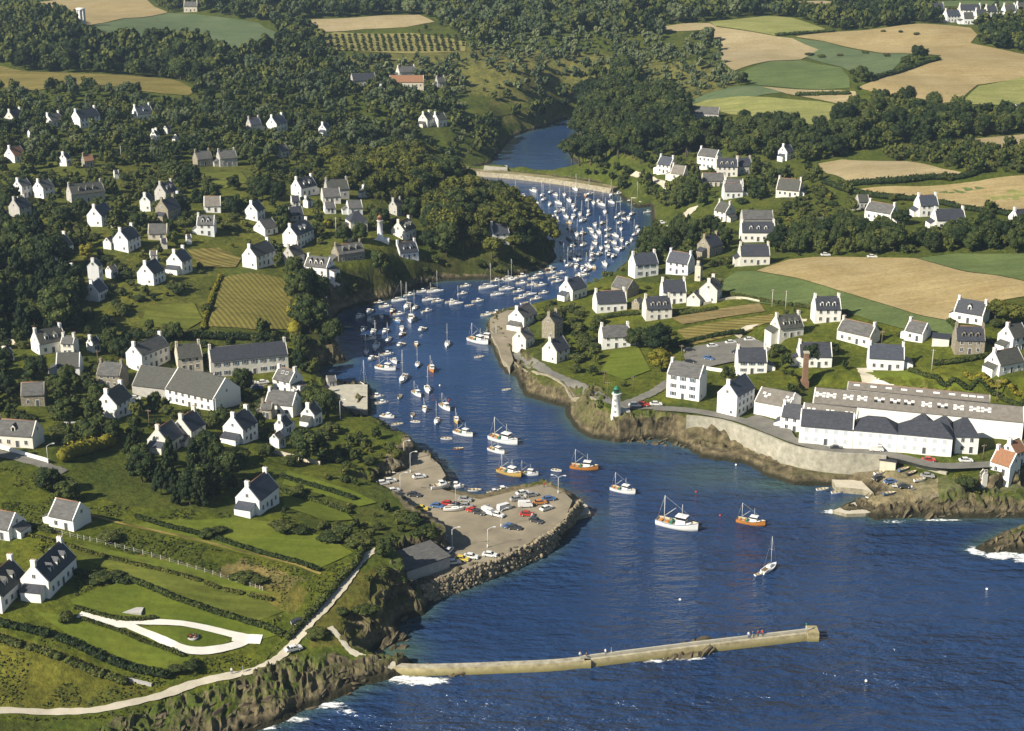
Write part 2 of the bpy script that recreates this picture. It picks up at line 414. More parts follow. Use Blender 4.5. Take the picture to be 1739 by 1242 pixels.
rk = np.where(QUIET & (ZZ < 4.2), 0, rk)
amp = rk * np.clip(SDV + 1.5, 0, 5) / 5
for wl_ in ([(1168,706),(1200,709),(1240,716),(1299,737),(1350,758),(1415,769),(1470,772),(1505,774)], [(1506,776),(1540,787),(1580,799),(1608,807)]):
    dw = segdist(XX, YY, [flat(*p_, 9) for p_ in wl_], False); amp = amp * np.clip((dw - 3.0) / 3.0, 0, 1)
ridge = (1 - np.abs(2 * nz1 - 1)) * 2.3 + (1 - np.abs(2 * nz2 - 1)) * 1.2 + nz3 * 1.6 - 2.6
NEAR = YY < 700
steep = np.clip((SL - .5) / .5, 0, 1)
z0_ = ZZ.copy()
ZZ = ZZ + amp * ridge * np.where(NEAR, 1.0, .6) * (1 - .8 * steep)
lay = ZZ + XX * .10 + (nz3 - .5) * 2.2 + (nz2 - .5) * .8          # tilted beds of rock: ledges
ft = lay / 1.5; fl_ = np.floor(ft); ft = ft - fl_
ZZ = ZZ + amp * .75 * ((fl_ + np.clip((ft - .35) / .3, 0, 1)) * 1.5 - lay) * np.where(ZZ > .2, 1, 0)
ZZ = ZZ + np.where(YY < 700, (vnoise(XX / 3, YY / 3, 31) - .5) * .25, 0) * (rk < .2) * np.where(QUIET, .3, 1)
g = np.array
grass, lush, scrub, dry, soil = g((.102,.120,.016)), g((.066,.088,.013)), g((.060,.068,.018)), g((.25,.20,.085)), g((.20,.155,.085))
n1 = vnoise(XX / 14, YY / 20, 41)[..., None]; n2 = vnoise(XX / 5, YY / 6, 42)[..., None]; n3 = vnoise(XX / 40, YY / 50, 43)[..., None]
nn = (n1 * .5 + n2 * .3 + n3 * .4)
base = scrub * 1.15 * (1 - nn) + lush * nn * 1.15
MEADOW = [(-80,790),(95,795),(200,860),(380,872),(480,870),(600,930),(612,960),(520,1060),(430,1140),(200,1220),(-80,1230)]
VILL_R = [(900,520),(1010,480),(1240,480),(1500,545),(1740,560),(1740,690),(1500,665),(1350,655),(1130,690),(960,640)]
VILL_L = [(0,570),(330,580),(560,600),(640,720),(690,800),(600,840),(480,800),(220,740),(0,780)]
mk = pip(PX, PY, MEADOW)[..., None]
base = np.where(mk, grass * (1 - n1 * .6) + lush * n1 * .6, base)
HILLP = [(0,270),(560,270),(640,350),(715,400),(700,440),(510,480),(360,440),(95,430),(0,400)]
for poly, c, k in ((HILLP, grass * .95 + dry * .12, .6), ([(95,430),(360,440),(352,560),(230,570),(130,575)], grass * .9 + dry * .18, .7), (VILL_R, grass * 1.05, .8), (VILL_L, grass, .7)):
    base = np.where(pip(PX, PY, poly)[..., None], base * (1 - k) + (c * (1.1 - .4 * n2)) * k, base)
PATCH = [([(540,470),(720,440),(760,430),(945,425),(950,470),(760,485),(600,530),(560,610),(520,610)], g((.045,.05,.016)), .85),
 ([(640,790),(700,735),(770,790),(830,825),(960,820),(1000,850),(990,900),(930,945),(740,1015),(690,1000),(720,950),(750,900),(690,860)], g((.17,.145,.10)), .95),
 ([(560,95),(800,80),(1000,92),(1220,112),(1255,145),(1150,180),(1060,140),(960,165),(930,205),(850,215),(830,160),(700,150)], g((.15,.145,.05)), .75),
 ([(0,1070),(120,1110),(260,1170),(360,1150),(430,1130),(170,1205),(0,1206)], g((.125,.122,.024)), .7),
         ([(355,968),(410,950),(470,965),(520,985),(480,1000),(410,1000),(370,985)], g((.24,.19,.09)), .75),
         ([(185,960),(280,985),(430,1030),(500,1040),(520,1000),(420,985),(300,955),(200,935)], g((.17,.14,.045)), .55),
         ([(560,1000),(640,960),(690,1000),(670,1060),(600,1100),(520,1100),(530,1060)], g((.125,.11,.03)), .7),
         ([(1010,690),(1060,705),(1160,705),(1220,720),(1300,745),(1440,785),(1490,775),(1470,800),(1340,800),(1160,745),(1000,730)], g((.16,.14,.06)), .7),
         ([(860,625),(960,660),(1020,690),(1030,720),(980,710),(880,665)], g((.13,.12,.05)), .7),
         ([(1490,660),(1560,655),(1690,690),(1690,700),(1480,675)], g((.24,.19,.10)), .7),
         ([(1440,805),(1500,795),(1600,815),(1600,850),(1480,870),(1430,870),(1490,840)], g((.24,.205,.14)), .9),
         ([(1600,838),(1740,835),(1740,815),(1600,810)], g((.11,.12,.06)), .8)]
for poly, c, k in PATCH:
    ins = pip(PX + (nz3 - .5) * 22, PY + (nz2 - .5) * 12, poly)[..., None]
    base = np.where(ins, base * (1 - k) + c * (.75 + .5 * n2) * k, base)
LOW = np.clip((2.6 - ZZ) / 2.0, 0, 1) * rk
n_r, n_c = XX.shape
rz_ = z0_ + XX * .15                                     # push the steep faces in and out along the rock beds
bulge = (vnoise(rz_ / 1.3, XX / 4 + YY / 7, 61) - .5) * 2.6 + (vnoise(rz_ / .6, XX / 1.6, 62) - .5) * 1.3 + (vnoise(XX / 5, rz_ / 5, 63) - .5) * 3.2
gyv, gxv = bil(gz, XX, YY, GX0, GY0, GS), bil(gxx, XX, YY, GX0, GY0, GS); gn = np.hypot(gxv, gyv) + 1e-6
XX = XX - amp * steep * bulge * gxv / gn; YY = YY - amp * steep * bulge * gyv / gn
V = np.stack([XX, YY, ZZ], -1).reshape(-1, 3)
ii = np.arange(n_r * n_c).reshape(n_r, n_c)
Q = np.stack([ii[:-1, :-1], ii[:-1, 1:], ii[1:, 1:], ii[1:, :-1]], -1).reshape(-1, 4)
fr = rk.reshape(-1)[Q].mean(1); fz = V[:, 2][Q].max(1)
m, nt, bs = new_mat('ground')
at_ = nt.nodes.new("ShaderNodeAttribute"); at_.attribute_name = 'Col'
na = noise(nt, .55, 6, .7); nb = noise(nt, .07, 4, .6)
ra = ramp(nt, [(.3, (.5, .5, .5)), (.7, (1.4, 1.38, 1.3))]); nt.links.new(na.outputs[0], ra.inputs[0])
rb = ramp(nt, [(.3, (.78, .84, .8)), (.7, (1.2, 1.12, 1.0))]); nt.links.new(nb.outputs[0], rb.inputs[0])
c = mixc(nt, 1.0, at_.outputs['Color'], ra.outputs[0], 'MULTIPLY'); c = mixc(nt, 1.0, c, rb.outputs[0], 'MULTIPLY')
nd = noise(nt, .19, 6, .7, 'Object', (1, .6, 1), R(30)); rd = ramp(nt, [(.32, (.66, .72, .62)), (.5, (1, 1, 1)), (.7, (1.28, 1.16, 1.0))]); nt.links.new(nd.outputs[0], rd.inputs[0]); c = mixc(nt, 1.0, c, rd.outputs[0], 'MULTIPLY')
nt.links.new(c, bs.inputs['Base Color']); bs.inputs['Roughness'].default_value = .95; bs.inputs['Specular IOR Level'].default_value = .1
bump(nt, bs, na.outputs[0], .8, .9)
M['ground'] = m
m, nt, bs = new_mat('cliff rock')
at_ = nt.nodes.new("ShaderNodeAttribute"); at_.attribute_name = 'Col'
na = noise(nt, .35, 10, .7, 'Object'); nb = noise(nt, .09, 5, .6)
ra = ramp(nt, [(.30, (.025, .021, .014)), (.44, (.085, .069, .040)), (.57, (.17, .138, .078)), (.74, (.31, .26, .15))]); nt.links.new(na.outputs[0], ra.inputs[0])
sx = nt.nodes.new("ShaderNodeSeparateColor"); nt.links.new(at_.outputs['Color'], sx.inputs[0])
rb = ramp(nt, [(.36, (0, 0, 0)), (.50, (1, 1, 1))]); nt.links.new(nb.outputs[0], rb.inputs[0])
ge = nt.nodes.new("ShaderNodeNewGeometry"); sp = nt.nodes.new("ShaderNodeSeparateXYZ"); nt.links.new(ge.outputs['Normal'], sp.inputs[0])
up = ramp(nt, [(.42, (0, 0, 0)), (.70, (1, 1, 1))]); nt.links.new(sp.outputs[2], up.inputs[0])
pz = nt.nodes.new("ShaderNodeSeparateXYZ"); nt.links.new(ge.outputs['Position'], pz.inputs[0])
hi = nt.nodes.new("ShaderNodeMapRange"); hi.inputs[1].default_value = 2.2; hi.inputs[2].default_value = 4.5; nt.links.new(pz.outputs[2], hi.inputs[0])
f1 = nt.nodes.new("ShaderNodeMath"); f1.operation = 'MULTIPLY'; nt.links.new(up.outputs[0], f1.inputs[0]); nt.links.new(hi.outputs[0], f1.inputs[1])
f2 = nt.nodes.new("ShaderNodeMath"); f2.operation = 'MULTIPLY'; nt.links.new(f1.outputs[0], f2.inputs[0]); nt.links.new(rb.outputs[0], f2.inputs[1])
c = mixc(nt, f2.outputs[0], ra.outputs[0], at_.outputs['Color'])
wet = nt.nodes.new("ShaderNodeMapRange"); wet.inputs[1].default_value = 2.0; wet.inputs[2].default_value = .9; nt.links.new(pz.outputs[2], wet.inputs[0])
c = mixc(nt, wet.outputs[0], c, (.028, .026, .014))
nt.links.new(c, bs.inputs['Base Color']); bs.inputs['Roughness'].default_value = .9; bs.inputs['Specular IOR Level'].default_value = .2
bump(nt, bs, na.outputs[0], .9, 1.2)
M['cliff'] = m
def ground_piece(name, keep, mat, label):
    q = Q[keep]; used = np.unique(q); mp = np.full(len(V), -1); mp[used] = np.arange(len(used))
    me = np_mesh(name, V[used], Q=mp[q], mats=[mat])
    a = me.attributes.new('Col', 'FLOAT_COLOR', 'POINT')
    cc = np.ones((len(used), 4), np.float32); cc[:, :3] = base.reshape(-1, 3)[used]
    a.data.foreach_set('color', cc.ravel())
    me.polygons.foreach_set('use_smooth', np.ones(len(q), bool) if name == 'ground' else np.zeros(len(q), bool))
    return tag(link(bpy.data.objects.new(name, me)), label, name, kind='structure')
deep = fz < -3.0
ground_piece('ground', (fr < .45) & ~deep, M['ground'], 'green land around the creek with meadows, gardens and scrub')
ground_piece('cliff', (fr >= .45) & ~deep, M['cliff'], 'tan and dark rocky cliffs and shore ledges along the water')
# the far country beyond the picture's top edge
mb = MB(); k = 24
vs = []; fs = []
for j, yy in enumerate((3370, 6000, 12000)):
    for i in range(k + 1): vs.append(((i / k * 2 - 1) * yy * 1.6, yy, 44 - 1.0 * (j == 0) - 8 * j))
for j in range(2):
    for i in range(k): a = j * (k + 1) + i; fs.append((a, a + 1, a + k + 2, a + k + 1))
mb.add(vs, fs); tag(mb.build('far_land', pm('distant land', (.05,.065,.02), (.10,.10,.03), .004)), 'distant land behind the last woods', 'land', kind='structure')

# ---------------------------------------------------------------- water
def water_mat():
    m, nt, b = new_mat('sea water')
    a = nt.nodes.new("ShaderNodeAttribute"); a.attribute_name = 'shallow'
    fo = nt.nodes.new("ShaderNodeAttribute"); fo.attribute_name = 'foam'
    big = noise(nt, .012, 4, .6); rr = ramp(nt, [(.35, (.014, .036, .100)), (.7, (.022, .052, .132))]); nt.links.new(big.outputs[0], rr.inputs[0])
    c = mixc(nt, a.outputs['Fac'], rr.outputs[0], (.060, .105, .075))
    w1 = noise(nt, .42, 3, .55, 'Object', (.42, 1.0, 1), R(-8)); w2 = noise(nt, 1.3, 3, .6, 'Object', (.5, 1.0, 1), R(14)); w3 = noise(nt, .13, 2, .5, 'Object', (.35, 1.0, 1), R(-12))
    ch = nt.nodes.new("ShaderNodeAttribute"); ch.attribute_name = 'chop'
    s1 = nt.nodes.new("ShaderNodeMath"); s1.operation = 'MULTIPLY_ADD'; nt.links.new(w2.outputs[0], s1.inputs[0]); s1.inputs[1].default_value = .24; nt.links.new(w1.outputs[0], s1.inputs[2])
    s2 = nt.nodes.new("ShaderNodeMath"); s2.operation = 'MULTIPLY_ADD'; nt.links.new(w3.outputs[0], s2.inputs[0]); s2.inputs[1].default_value = 1.4; nt.links.new(s1.outputs[0], s2.inputs[2])
    bn = nt.nodes.new("ShaderNodeBump"); bn.inputs['Distance'].default_value = 3.2
    ln = noise(nt, .016, 3, .6, 'Object', (.5, 1.6, 1), R(-20)); lr = nt.nodes.new("ShaderNodeMapRange"); lr.inputs[1].default_value = .35; lr.inputs[2].default_value = .65; lr.inputs[3].default_value = .35; lr.inputs[4].default_value = 1.15; nt.links.new(ln.outputs[0], lr.inputs[0])
    cm = nt.nodes.new("ShaderNodeMath"); cm.operation = 'MULTIPLY'; nt.links.new(ch.outputs['Fac'], cm.inputs[0]); nt.links.new(lr.outputs[0], cm.inputs[1])
    nt.links.new(cm.outputs[0], bn.inputs['Strength']); nt.links.new(s2.outputs[0], bn.inputs['Height']); nt.links.new(bn.outputs[0], b.inputs['Normal'])
    fn = noise(nt, .9, 8, .7, 'Object', (.6, 1.2, 1))
    th = nt.nodes.new("ShaderNodeMath"); th.operation = 'MULTIPLY_ADD'; nt.links.new(fo.outputs['Fac'], th.inputs[0]); th.inputs[1].default_value = .68; nt.links.new(fn.outputs[0], th.inputs[2])
    fr_ = nt.nodes.new("ShaderNodeMapRange"); fr_.inputs[1].default_value = .87; fr_.inputs[2].default_value = .98; nt.links.new(th.outputs[0], fr_.inputs[0])
    c2 = mixc(nt, fr_.outputs[0], c, (.78, .8, .8))
    nt.links.new(c2, b.inputs['Base Color'])
    ro = nt.nodes.new("ShaderNodeMapRange"); ro.inputs[3].default_value = .12; ro.inputs[4].default_value = .8; nt.links.new(fr_.outputs[0], ro.inputs[0])
    nt.links.new(ro.outputs[0], b.inputs['Roughness'])
    b.inputs['IOR'].default_value = 1.33
    return m
wu = np.concatenate([[-3, -1.2], np.linspace(-.5, .45, 420), [.7, 1.2, 2, 4, 8]]); wy = np.concatenate([[-400, 60, 150], np.geomspace(200, 1250, 430)])
WU, WYY = np.meshgrid(wu, wy); WX = WU * np.maximum(WYY, 200)
wsd = sdist(WX, WYY); wpx, wpy, _ = project(WX, WYY, 0 * WX)
sh = np.clip(1 - (-wsd) / 7.0, 0, 1) ** 1.5 * .75
def blob(cx, cy, rx, ry, k): return k * np.exp(-(((wpx - cx) / rx) ** 2 + ((wpy - cy) / ry) ** 2))
sh = np.maximum(sh, blob(665, 1105, 55, 22, 1.0)); sh = np.maximum(sh, blob(1210, 808, 85, 26, .5)); sh = np.maximum(sh, blob(1330, 822, 90, 16, .7)); sh = np.maximum(sh, blob(1085, 775, 70, 14, .4)); sh = np.maximum(sh, blob(1010, 880, 30, 22, .3)); sh = np.maximum(sh, blob(900, 255, 60, 40, .10))
fm = np.clip(1 - np.abs(wsd + .6) / 2.2, 0, 1) * np.where(wpy > 1010, .45, .22) * (wpx > 560)
for f in ((715,1156,62,10,1.0),(680,1152,35,8,.95),(560,1198,35,9,.9),(500,1222,40,7,.9),(590,1208,30,7,.7),(1160,1117,48,6,1.0),(1110,1123,30,4,.9),(1200,1108,20,5,.9),(1415,869,26,5,.9),(1660,935,26,9,1.0),(1700,943,40,10,1.0),(1735,948,20,10,1.0),(1600,884,60,3,.8),(1520,886,30,4,.8),(450,1236,40,8,.8)): fm = np.maximum(fm, blob(*f))
chop = np.clip((wpy - 520) / 440, .16, 1) ** 1.2
w_v = np.stack([WX, WYY, 0 * WX], -1).reshape(-1, 3); a, b_ = WX.shape; ii = np.arange(a * b_).reshape(a, b_)
wq = np.stack([ii[:-1, :-1], ii[:-1, 1:], ii[1:, 1:], ii[1:, :-1]], -1).reshape(-1, 4)
me = np_mesh('water', w_v, Q=wq, mats=[water_mat()])
for nm, arr in (('shallow', sh), ('foam', fm), ('chop', chop)):
    at_ = me.attributes.new(nm, 'FLOAT', 'POINT'); at_.data.foreach_set('value', arr.astype(np.float32).ravel())
tag(link(bpy.data.objects.new('water', me)), 'deep blue sea and tidal creek with small wind waves', 'water', kind='structure')

# ---------------------------------------------------------------- fields, roads, paths: sheets laid on the ground
KEEPOUT = []            # (world polygon, margin) where no tree grows
def sheet(name, px, mat, label, dz=.35, step=None, cat='field', z=None, keep=1.5, curve=False):
    if curve: px = catmull(px, 5, True)
    pw = [at(*p) if z is None else Vector((*flat(*p, z), z)) for p in px]
    p2 = [(p.x, p.y) for p in pw]
    KEEPOUT.append((p2, keep))
    dist = sum(p[1] for p in p2) / len(p2)
    step = step or max(1.5, dist / 170)
    out = []
    for i, a in enumerate(p2):
        b = p2[(i + 1) % len(p2)]; L = math.hypot(b[0] - a[0], b[1] - a[1]); n = max(1, int(L / step))
        out += [(a[0] + (b[0] - a[0]) * k / n, a[1] + (b[1] - a[1]) * k / n) for k in range(n)]
    xs = [p[0] for p in p2]; yy = [p[1] for p in p2]
    X, Y = np.meshgrid(np.arange(min(xs), max(xs), step), np.arange(min(yy), max(yy), step))
    X = X.ravel() + NR.uniform(-.2, .2, X.size) * step; Y = Y.ravel()
    ok = pip(X, Y, out) & (segdist(X, Y, out) > step * .4)
    vv = [Vector(p) for p in out] + [Vector((float(a), float(b))) for a, b in zip(X[ok], Y[ok])]
    n = len(out)
    r = delaunay_2d_cdt(vv, [(i, (i + 1) % n) for i in range(n)], [], 1, 1e-4)
    co = np.array([tuple(v) for v in r[0]])
    zz = hgt(co[:, 0], co[:, 1]) + dz if z is None else np.full(len(co), z)
    me = bpy.data.meshes.new(name); me.from_pydata([(a, b, c) for (a, b), c in zip(co, zz)], [], [tuple(f) for f in r[2]])
    me.materials.append(mat)
    for p in me.polygons:
        if p.normal.z < 0: p.flip()
        p.use_smooth = True
    me.update()
    return tag(link(bpy.data.objects.new(name, me)), label, cat, kind='structure')
def ribbon(name, px, width, mat, label, dz=.22, cat="road", closed=False, keep=1.5, wob=1.0, z=None):
    pw = [tuple(at(*p)) if z is None else (*flat(*p, z), z) for p in px]
    c = catmull([p[:2] for p in pw], 10, closed)
    N = len(c); L = []; Rr = []
    for i, p in enumerate(c):
        q = c[(i + 1) % N] if closed or i + 1 < N else p; o = c[i - 1] if closed or i else p
        d = Vector((q[0] - o[0], q[1] - o[1])).normalized(); n = Vector((-d.y, d.x))
        ww = width * (1 + wob * (.10 * math.sin(i * 1.7) + .08 * math.sin(i * .6)))
        L.append((p[0] + n.x * ww / 2, p[1] + n.y * ww / 2)); Rr.append((p[0] - n.x * ww / 2, p[1] - n.y * ww / 2))
    vs = []
    for a, b, p in zip(L, Rr, c):
        for k in range(5):
            x = a[0] + (b[0] - a[0]) * k / 4; y = a[1] + (b[1] - a[1]) * k / 4
            vs.append((x, y, float(hgt(x, y)) + dz if z is None else z))
    fs = []
    for i in range(N if closed else N - 1):
        j = (i + 1) % N
        for k in range(4): fs.append((i * 5 + k, i * 5 + k + 1, j * 5 + k + 1, j * 5 + k))
    KEEPOUT.append((L + Rr[::-1], keep))
    me = bpy.data.meshes.new(name); me.from_pydata(vs, [], fs); me.materials.append(mat)
    for p in me.polygons:
        if p.normal.z < 0: p.flip()
        p.use_smooth = True
    return tag(link(bpy.data.objects.new(name, me)), label, cat, kind='structure')
def field_mat(name, c1, c2, rows=0, rot=0, amt=.25, sc=.05, rowscale=1.0):
    m, nt, b = new_mat(name)
    n = noise(nt, sc, 6, .62); r = ramp(nt, [(.32, c1), (.68, c2)]); nt.links.new(n.outputs[0], r.inputs[0])
    n2 = noise(nt, .6, 4, .7); r2 = ramp(nt, [(.3, (.8,.8,.8)), (.7, (1.15,1.15,1.15))]); nt.links.new(n2.outputs[0], r2.inputs[0])
    c = mixc(nt, 1, r.outputs[0], r2.outputs[0], 'MULTIPLY')
    n3 = noise(nt, .25, 3, .6, 'Object', (.12, 1.6, 1), rot); r3 = ramp(nt, [(.35, (1 - amt,) * 3), (.65, (1 + amt * .5,) * 3)]); nt.links.new(n3.outputs[0], r3.inputs[0])
    c = mixc(nt, 1, c, r3.outputs[0], 'MULTIPLY')
    if rows:
        tc = nt.nodes.new("ShaderNodeTexCoord"); mp = nt.nodes.new("ShaderNodeMapping"); mp.inputs['Rotation'].default_value = (0, 0, rot)
        w = nt.nodes.new("ShaderNodeTexWave"); w.inputs['Scale'].default_value = rows; w.inputs['Distortion'].default_value = .6; w.inputs['Detail'].default_value = 2; w.bands_direction = 'Y'
        nt.links.new(tc.outputs['Object'], mp.inputs[0]); nt.links.new(mp.outputs[0], w.inputs[0])
        r4 = ramp(nt, [(.2, (.62,.64,.6)), (.8, (1.12,1.1,1.05))]); nt.links.new(w.outputs['Fac'], r4.inputs[0]); c = mixc(nt, rowscale, c, mixc(nt, 1, c, r4.outputs[0], 'MULTIPLY'))
    nt.links.new(c, b.inputs['Base Color']); b.inputs['Roughness'].default_value = .95; b.inputs['Specular IOR Level'].default_value = .1
    bump(nt, b, n2.outputs[0], .4, .4)
    return m
FM = {
 'wheat': field_mat('ripe wheat', (.29,.22,.10), (.36,.285,.145), 0, R(8), .12),
 'tan': field_mat('stubble', (.30,.24,.125), (.38,.31,.18), 0, R(-12), .10),
 'green': field_mat('young green crop', (.085,.12,.040), (.125,.16,.055), .0, R(20), .12),
 'bgreen': field_mat('blue green crop', (.088,.125,.055), (.128,.160,.078), 0, R(15), .10),
 'ygreen': field_mat('pale grass', (.20,.215,.065), (.27,.265,.095), 0, R(5), .2),
 'olive': field_mat('mown hay', (.18,.155,.045), (.26,.21,.07), .1, R(30), .25),
 'lawn': field_mat('lawn', (.090,.125,.014), (.142,.165,.022), 0, 0, .15),
 'meadow': field_mat('rough grass', (.085,.105,.017), (.14,.15,.028), 0, 0, .3),
 'rows': field_mat('vegetable rows', (.15,.135,.036), (.21,.18,.05), .16, R(62), .15),
 'garden': field_mat('dug garden', (.21,.165,.075), (.29,.22,.105), .2, R(12), .3),
 'orchard': field_mat('orchard grass', (.20,.18,.06), (.26,.235,.085), 0, 0, .2),
}
FIELDS = [
 ('wheat_field','wheat',[(-30,20),(60,5),(130,-4),(240,-3),(262,12),(285,22),(210,32),(155,43),(120,41),(50,30),(-30,34)],'pale wheat field top left behind the white tower'),
 ('green_field','bgreen',[(122,43),(155,44),(210,33),(285,23),(330,25),(440,40),(474,58),(462,80),(410,84),(360,82),(330,68),(240,70),(180,60)],'blue green crop field right of the white tower'),
 ('hay_field','olive',[(-30,105),(40,122),(120,125),(200,128),(290,135),(333,156),(320,163),(240,155),(150,144),(60,155),(-30,145)],'olive hay field between two dark woods at upper left'),
 ('stubble_field','tan',[(478,42),(530,34),(650,27),(712,26),(738,38),(690,47),(620,50),(530,55),(480,52)],'thin tan field above the orchard rows'),
 ('orchard_field','orchard',[(532,62),(570,55),(700,57),(792,72),(790,88),(700,92),(560,85)],'grassy orchard with straight tree rows on the far slope'),
 ('hay_field','ygreen',[(1205,38),(1300,28),(1345,31),(1415,55),(1320,62),(1215,45)],'yellow green field below the far upper right wood'),
 ('stubble_field','tan',[(1105,50),(1165,40),(1205,40),(1218,47),(1320,63),(1346,66),(1390,85),(1360,102),(1310,104),(1245,122),(1225,105),(1225,72),(1190,52),(1150,54)],'tan field beside the long wood on the far slope'),
 ('green_field','bgreen',[(1348,66),(1400,72),(1480,90),(1545,93),(1515,120),(1470,132),(1430,115),(1368,98),(1390,85)],'green wedge field dotted with bushes'),
 ('green_field','green',[(1360,103),(1430,116),(1443,135),(1443,150),(1400,153),(1290,146),(1255,126),(1310,105)],'dark green field left of the round lone tree'),
 ('wheat_field','wheat',[(1350,63),(1420,55),(1560,41),(1648,48),(1660,60),(1648,74),(1760,97),(1760,128),(1660,145),(1632,170),(1610,178),(1560,168),(1490,160),(1457,150),(1480,140),(1540,120),(1590,104),(1598,95),(1545,92),(1480,88),(1400,71)],'large wheat field on the far right hill'),
 ('pale_meadow','ygreen',[(1145,184),(1200,171),(1300,166),(1390,173),(1450,183),(1410,205),(1380,213),(1340,206),(1290,200),(1240,195)],'pale yellow green meadow behind the low farm shed'),
 ('green_field','bgreen',[(1150,181),(1200,160),(1255,147),(1290,147),(1330,158),(1280,165),(1200,171)],'blue green strip above the pale meadow'),
 ('stubble_field','tan',[(1292,148),(1400,154),(1452,156),(1462,175),(1448,182),(1395,171),(1335,160)],'narrow tan strip between green fields on the right hill'),
 ('stubble_field','tan',[(1345,4),(1400,2),(1460,8),(1450,20),(1410,18)],'small tan field in the far upper right wood'),
 ('green_field','green',[(1560,6),(1720,3),(1726,14),(1600,12)],'thin green field behind the far white hamlet'),
 ('pale_meadow','ygreen',[(1637,172),(1662,147),(1760,125),(1760,180),(1650,178)],'scrubby meadow at the far right edge'),
 ('stubble_field','tan',[(1390,279),(1430,272),(1540,275),(1600,288),(1648,298),(1560,304),(1470,313),(1440,310),(1405,296)],'tan field between the hedge and the dark right wood'),
 ('wheat_field','wheat',[(1445,325),(1560,318),(1660,309),(1760,298),(1760,368),(1640,352),(1560,340),(1500,336)],'tan field striped with green above the right hamlet'),
 ('green_field','green',[(1590,328),(1640,319),(1702,310),(1690,317),(1630,331)],'narrow green strip in the tan field'),
 ('green_field','ygreen',[(1660,336),(1760,316),(1760,345),(1690,341)],'pale green strip at the edge of the tan field'),
 ('stubble_field','tan',[(1620,241),(1760,227),(1760,252),(1700,256)],'tan clearing in the wood at right edge'),
 ('wheat_field','wheat',[(1285,461),(1340,442),(1380,438),(1555,440),(1640,463),(1760,485),(1760,502),(1660,520),(1612,546),(1560,536),(1450,502),(1380,481)],'big ripe wheat field behind the right bank village'),
 ('green_field','green',[(1557,440),(1620,432),(1760,434),(1760,484),(1640,462)],'green crop right of the big wheat field'),
 ('green_field','green',[(1225,480),(1250,462),(1283,462),(1380,482),(1450,503),(1560,537),(1612,547),(1622,570),(1560,566),(1480,546),(1430,531),(1340,521),(1280,515),(1230,502)],'dark green crop below the big wheat field'),
 ('kitchen_garden','olive',[(1150,562),(1200,551),(1312,535),(1322,545),(1250,570),(1172,588)],'mown garden plot above the right bank car park'),
 ('kitchen_garden','garden',[(1140,541),(1290,516),(1300,530),(1160,552)],'dug brown garden plot beside the white houses'),
 ('lawn','lawn',[(1040,597),(1085,592),(1105,630),(1060,647),(1020,632)],'lawn beside the round yellow tree'),
 ('lawn','lawn',[(1470,634),(1530,631),(1600,656),(1680,675),(1600,664),(1480,655)],'green bank above the long cannery roof'),
 ('field_plot','rows',[(378,472),(425,464),(488,476),(500,497),(492,560),(440,562),(352,556),(365,520)],'square plot ploughed in rows on the left hillside'),
 ('lawn','meadow',[(250,521),(330,516),(345,545),(320,560),(238,555)],'green terrace left of the ploughed plot'),
 ('lawn','meadow',[(345,297),(410,291),(422,311),(380,321),(340,311)],'small clearing in the upper left trees'),
 ('lawn','olive',[(318,425),(370,422),(410,440),(400,455),(345,455)],'dry grass plot above the ploughed plot'),
 ('pale_meadow','meadow',[(780,188),(860,175),(900,180),(850,198),(800,200)],'small meadow by the far end of the creek'),
 ('lawn','lawn',[(215,985),(285,1012),(440,1063),(470,1080),(440,1088),(390,1075),(330,1062),(260,1055),(170,1050),(130,1038),(120,1020)],'smooth lawn above the white looping drive'),
 ('lawn','lawn',[(235,1068),(262,1064),(330,1068),(375,1077),(392,1090),(368,1100),(330,1102),(290,1092)],'leaf shaped lawn inside the drive loop'),
 ('lawn','lawn',[(60,1040),(125,1048),(200,1075),(300,1115),(330,1115),(300,1140),(225,1130),(130,1090)],'lawn below the white drive'),
 ('meadow','lawn',[(225,893),(330,920),(450,950),(535,972),(545,965),(600,940),(560,915),(480,890),(400,880),(330,885),(260,885)],'mown meadow between the track and the bushes'),
 ('lawn','lawn',[(488,800),(600,836),(640,855),(610,862),(480,824)],'upper garden strip above the quay bushes'),
 ('lawn','lawn',[(480,840),(590,874),(600,884),(550,886),(482,862)],'lower garden strip above the quay bushes'),
 ('meadow','lawn',[(150,925),(250,948),(420,994),(470,1012),(400,1000),(250,962),(150,938)],'green strip on the lower side of the post fence'),
 ('meadow','meadow',[(90,925),(165,930),(258,955),(425,1005),(480,1040),(440,1055),(280,1005),(210,975),(140,950)],'rough meadow strip beside the post fence'),
]
for nm, mt, px, lab in FIELDS:
    sheet(nm, px, FM[mt], lab, dz=.18 if px[0][1] > 850 else .35)
ribbon('coast_path', [(-40,1209),(80,1211),(170,1206),(260,1186),(340,1160),(430,1140),(470,1120),(497,1095),(528,1058),(560,1024),(588,990),(604,965),(622,945),(650,930)], 2.3, M['gravel'], 'pale footpath along the coast above the rocks', cat='path')
ribbon('coast_path', [(560,1066),(578,1085),(592,1103),(612,1115),(632,1123),(650,1128),(672,1131)], 1.5, M['gravel'], 'pale steps from the coast path down to the jetty', cat='path')
ribbon('track', [(150,876),(215,892),(330,917),(450,947),(545,976)], 1.1, FM['olive'], 'faint straight track between the meadows', cat='path')
ribbon('drive', [(136,1043),(175,1057),(222,1061)], 3.3, M['drive'], 'white gravel drive by the gabled house', cat='drive', dz=.26, wob=.15)
ribbon('drive', [(214,1059),(262,1058),(330,1064),(390,1078),(420,1087),(385,1101),(340,1107),(300,1099),(255,1079)], 2.4, M['drive'], 'white gravel loop around the small lawn', cat='drive', closed=True, dz=.30, wob=.15)
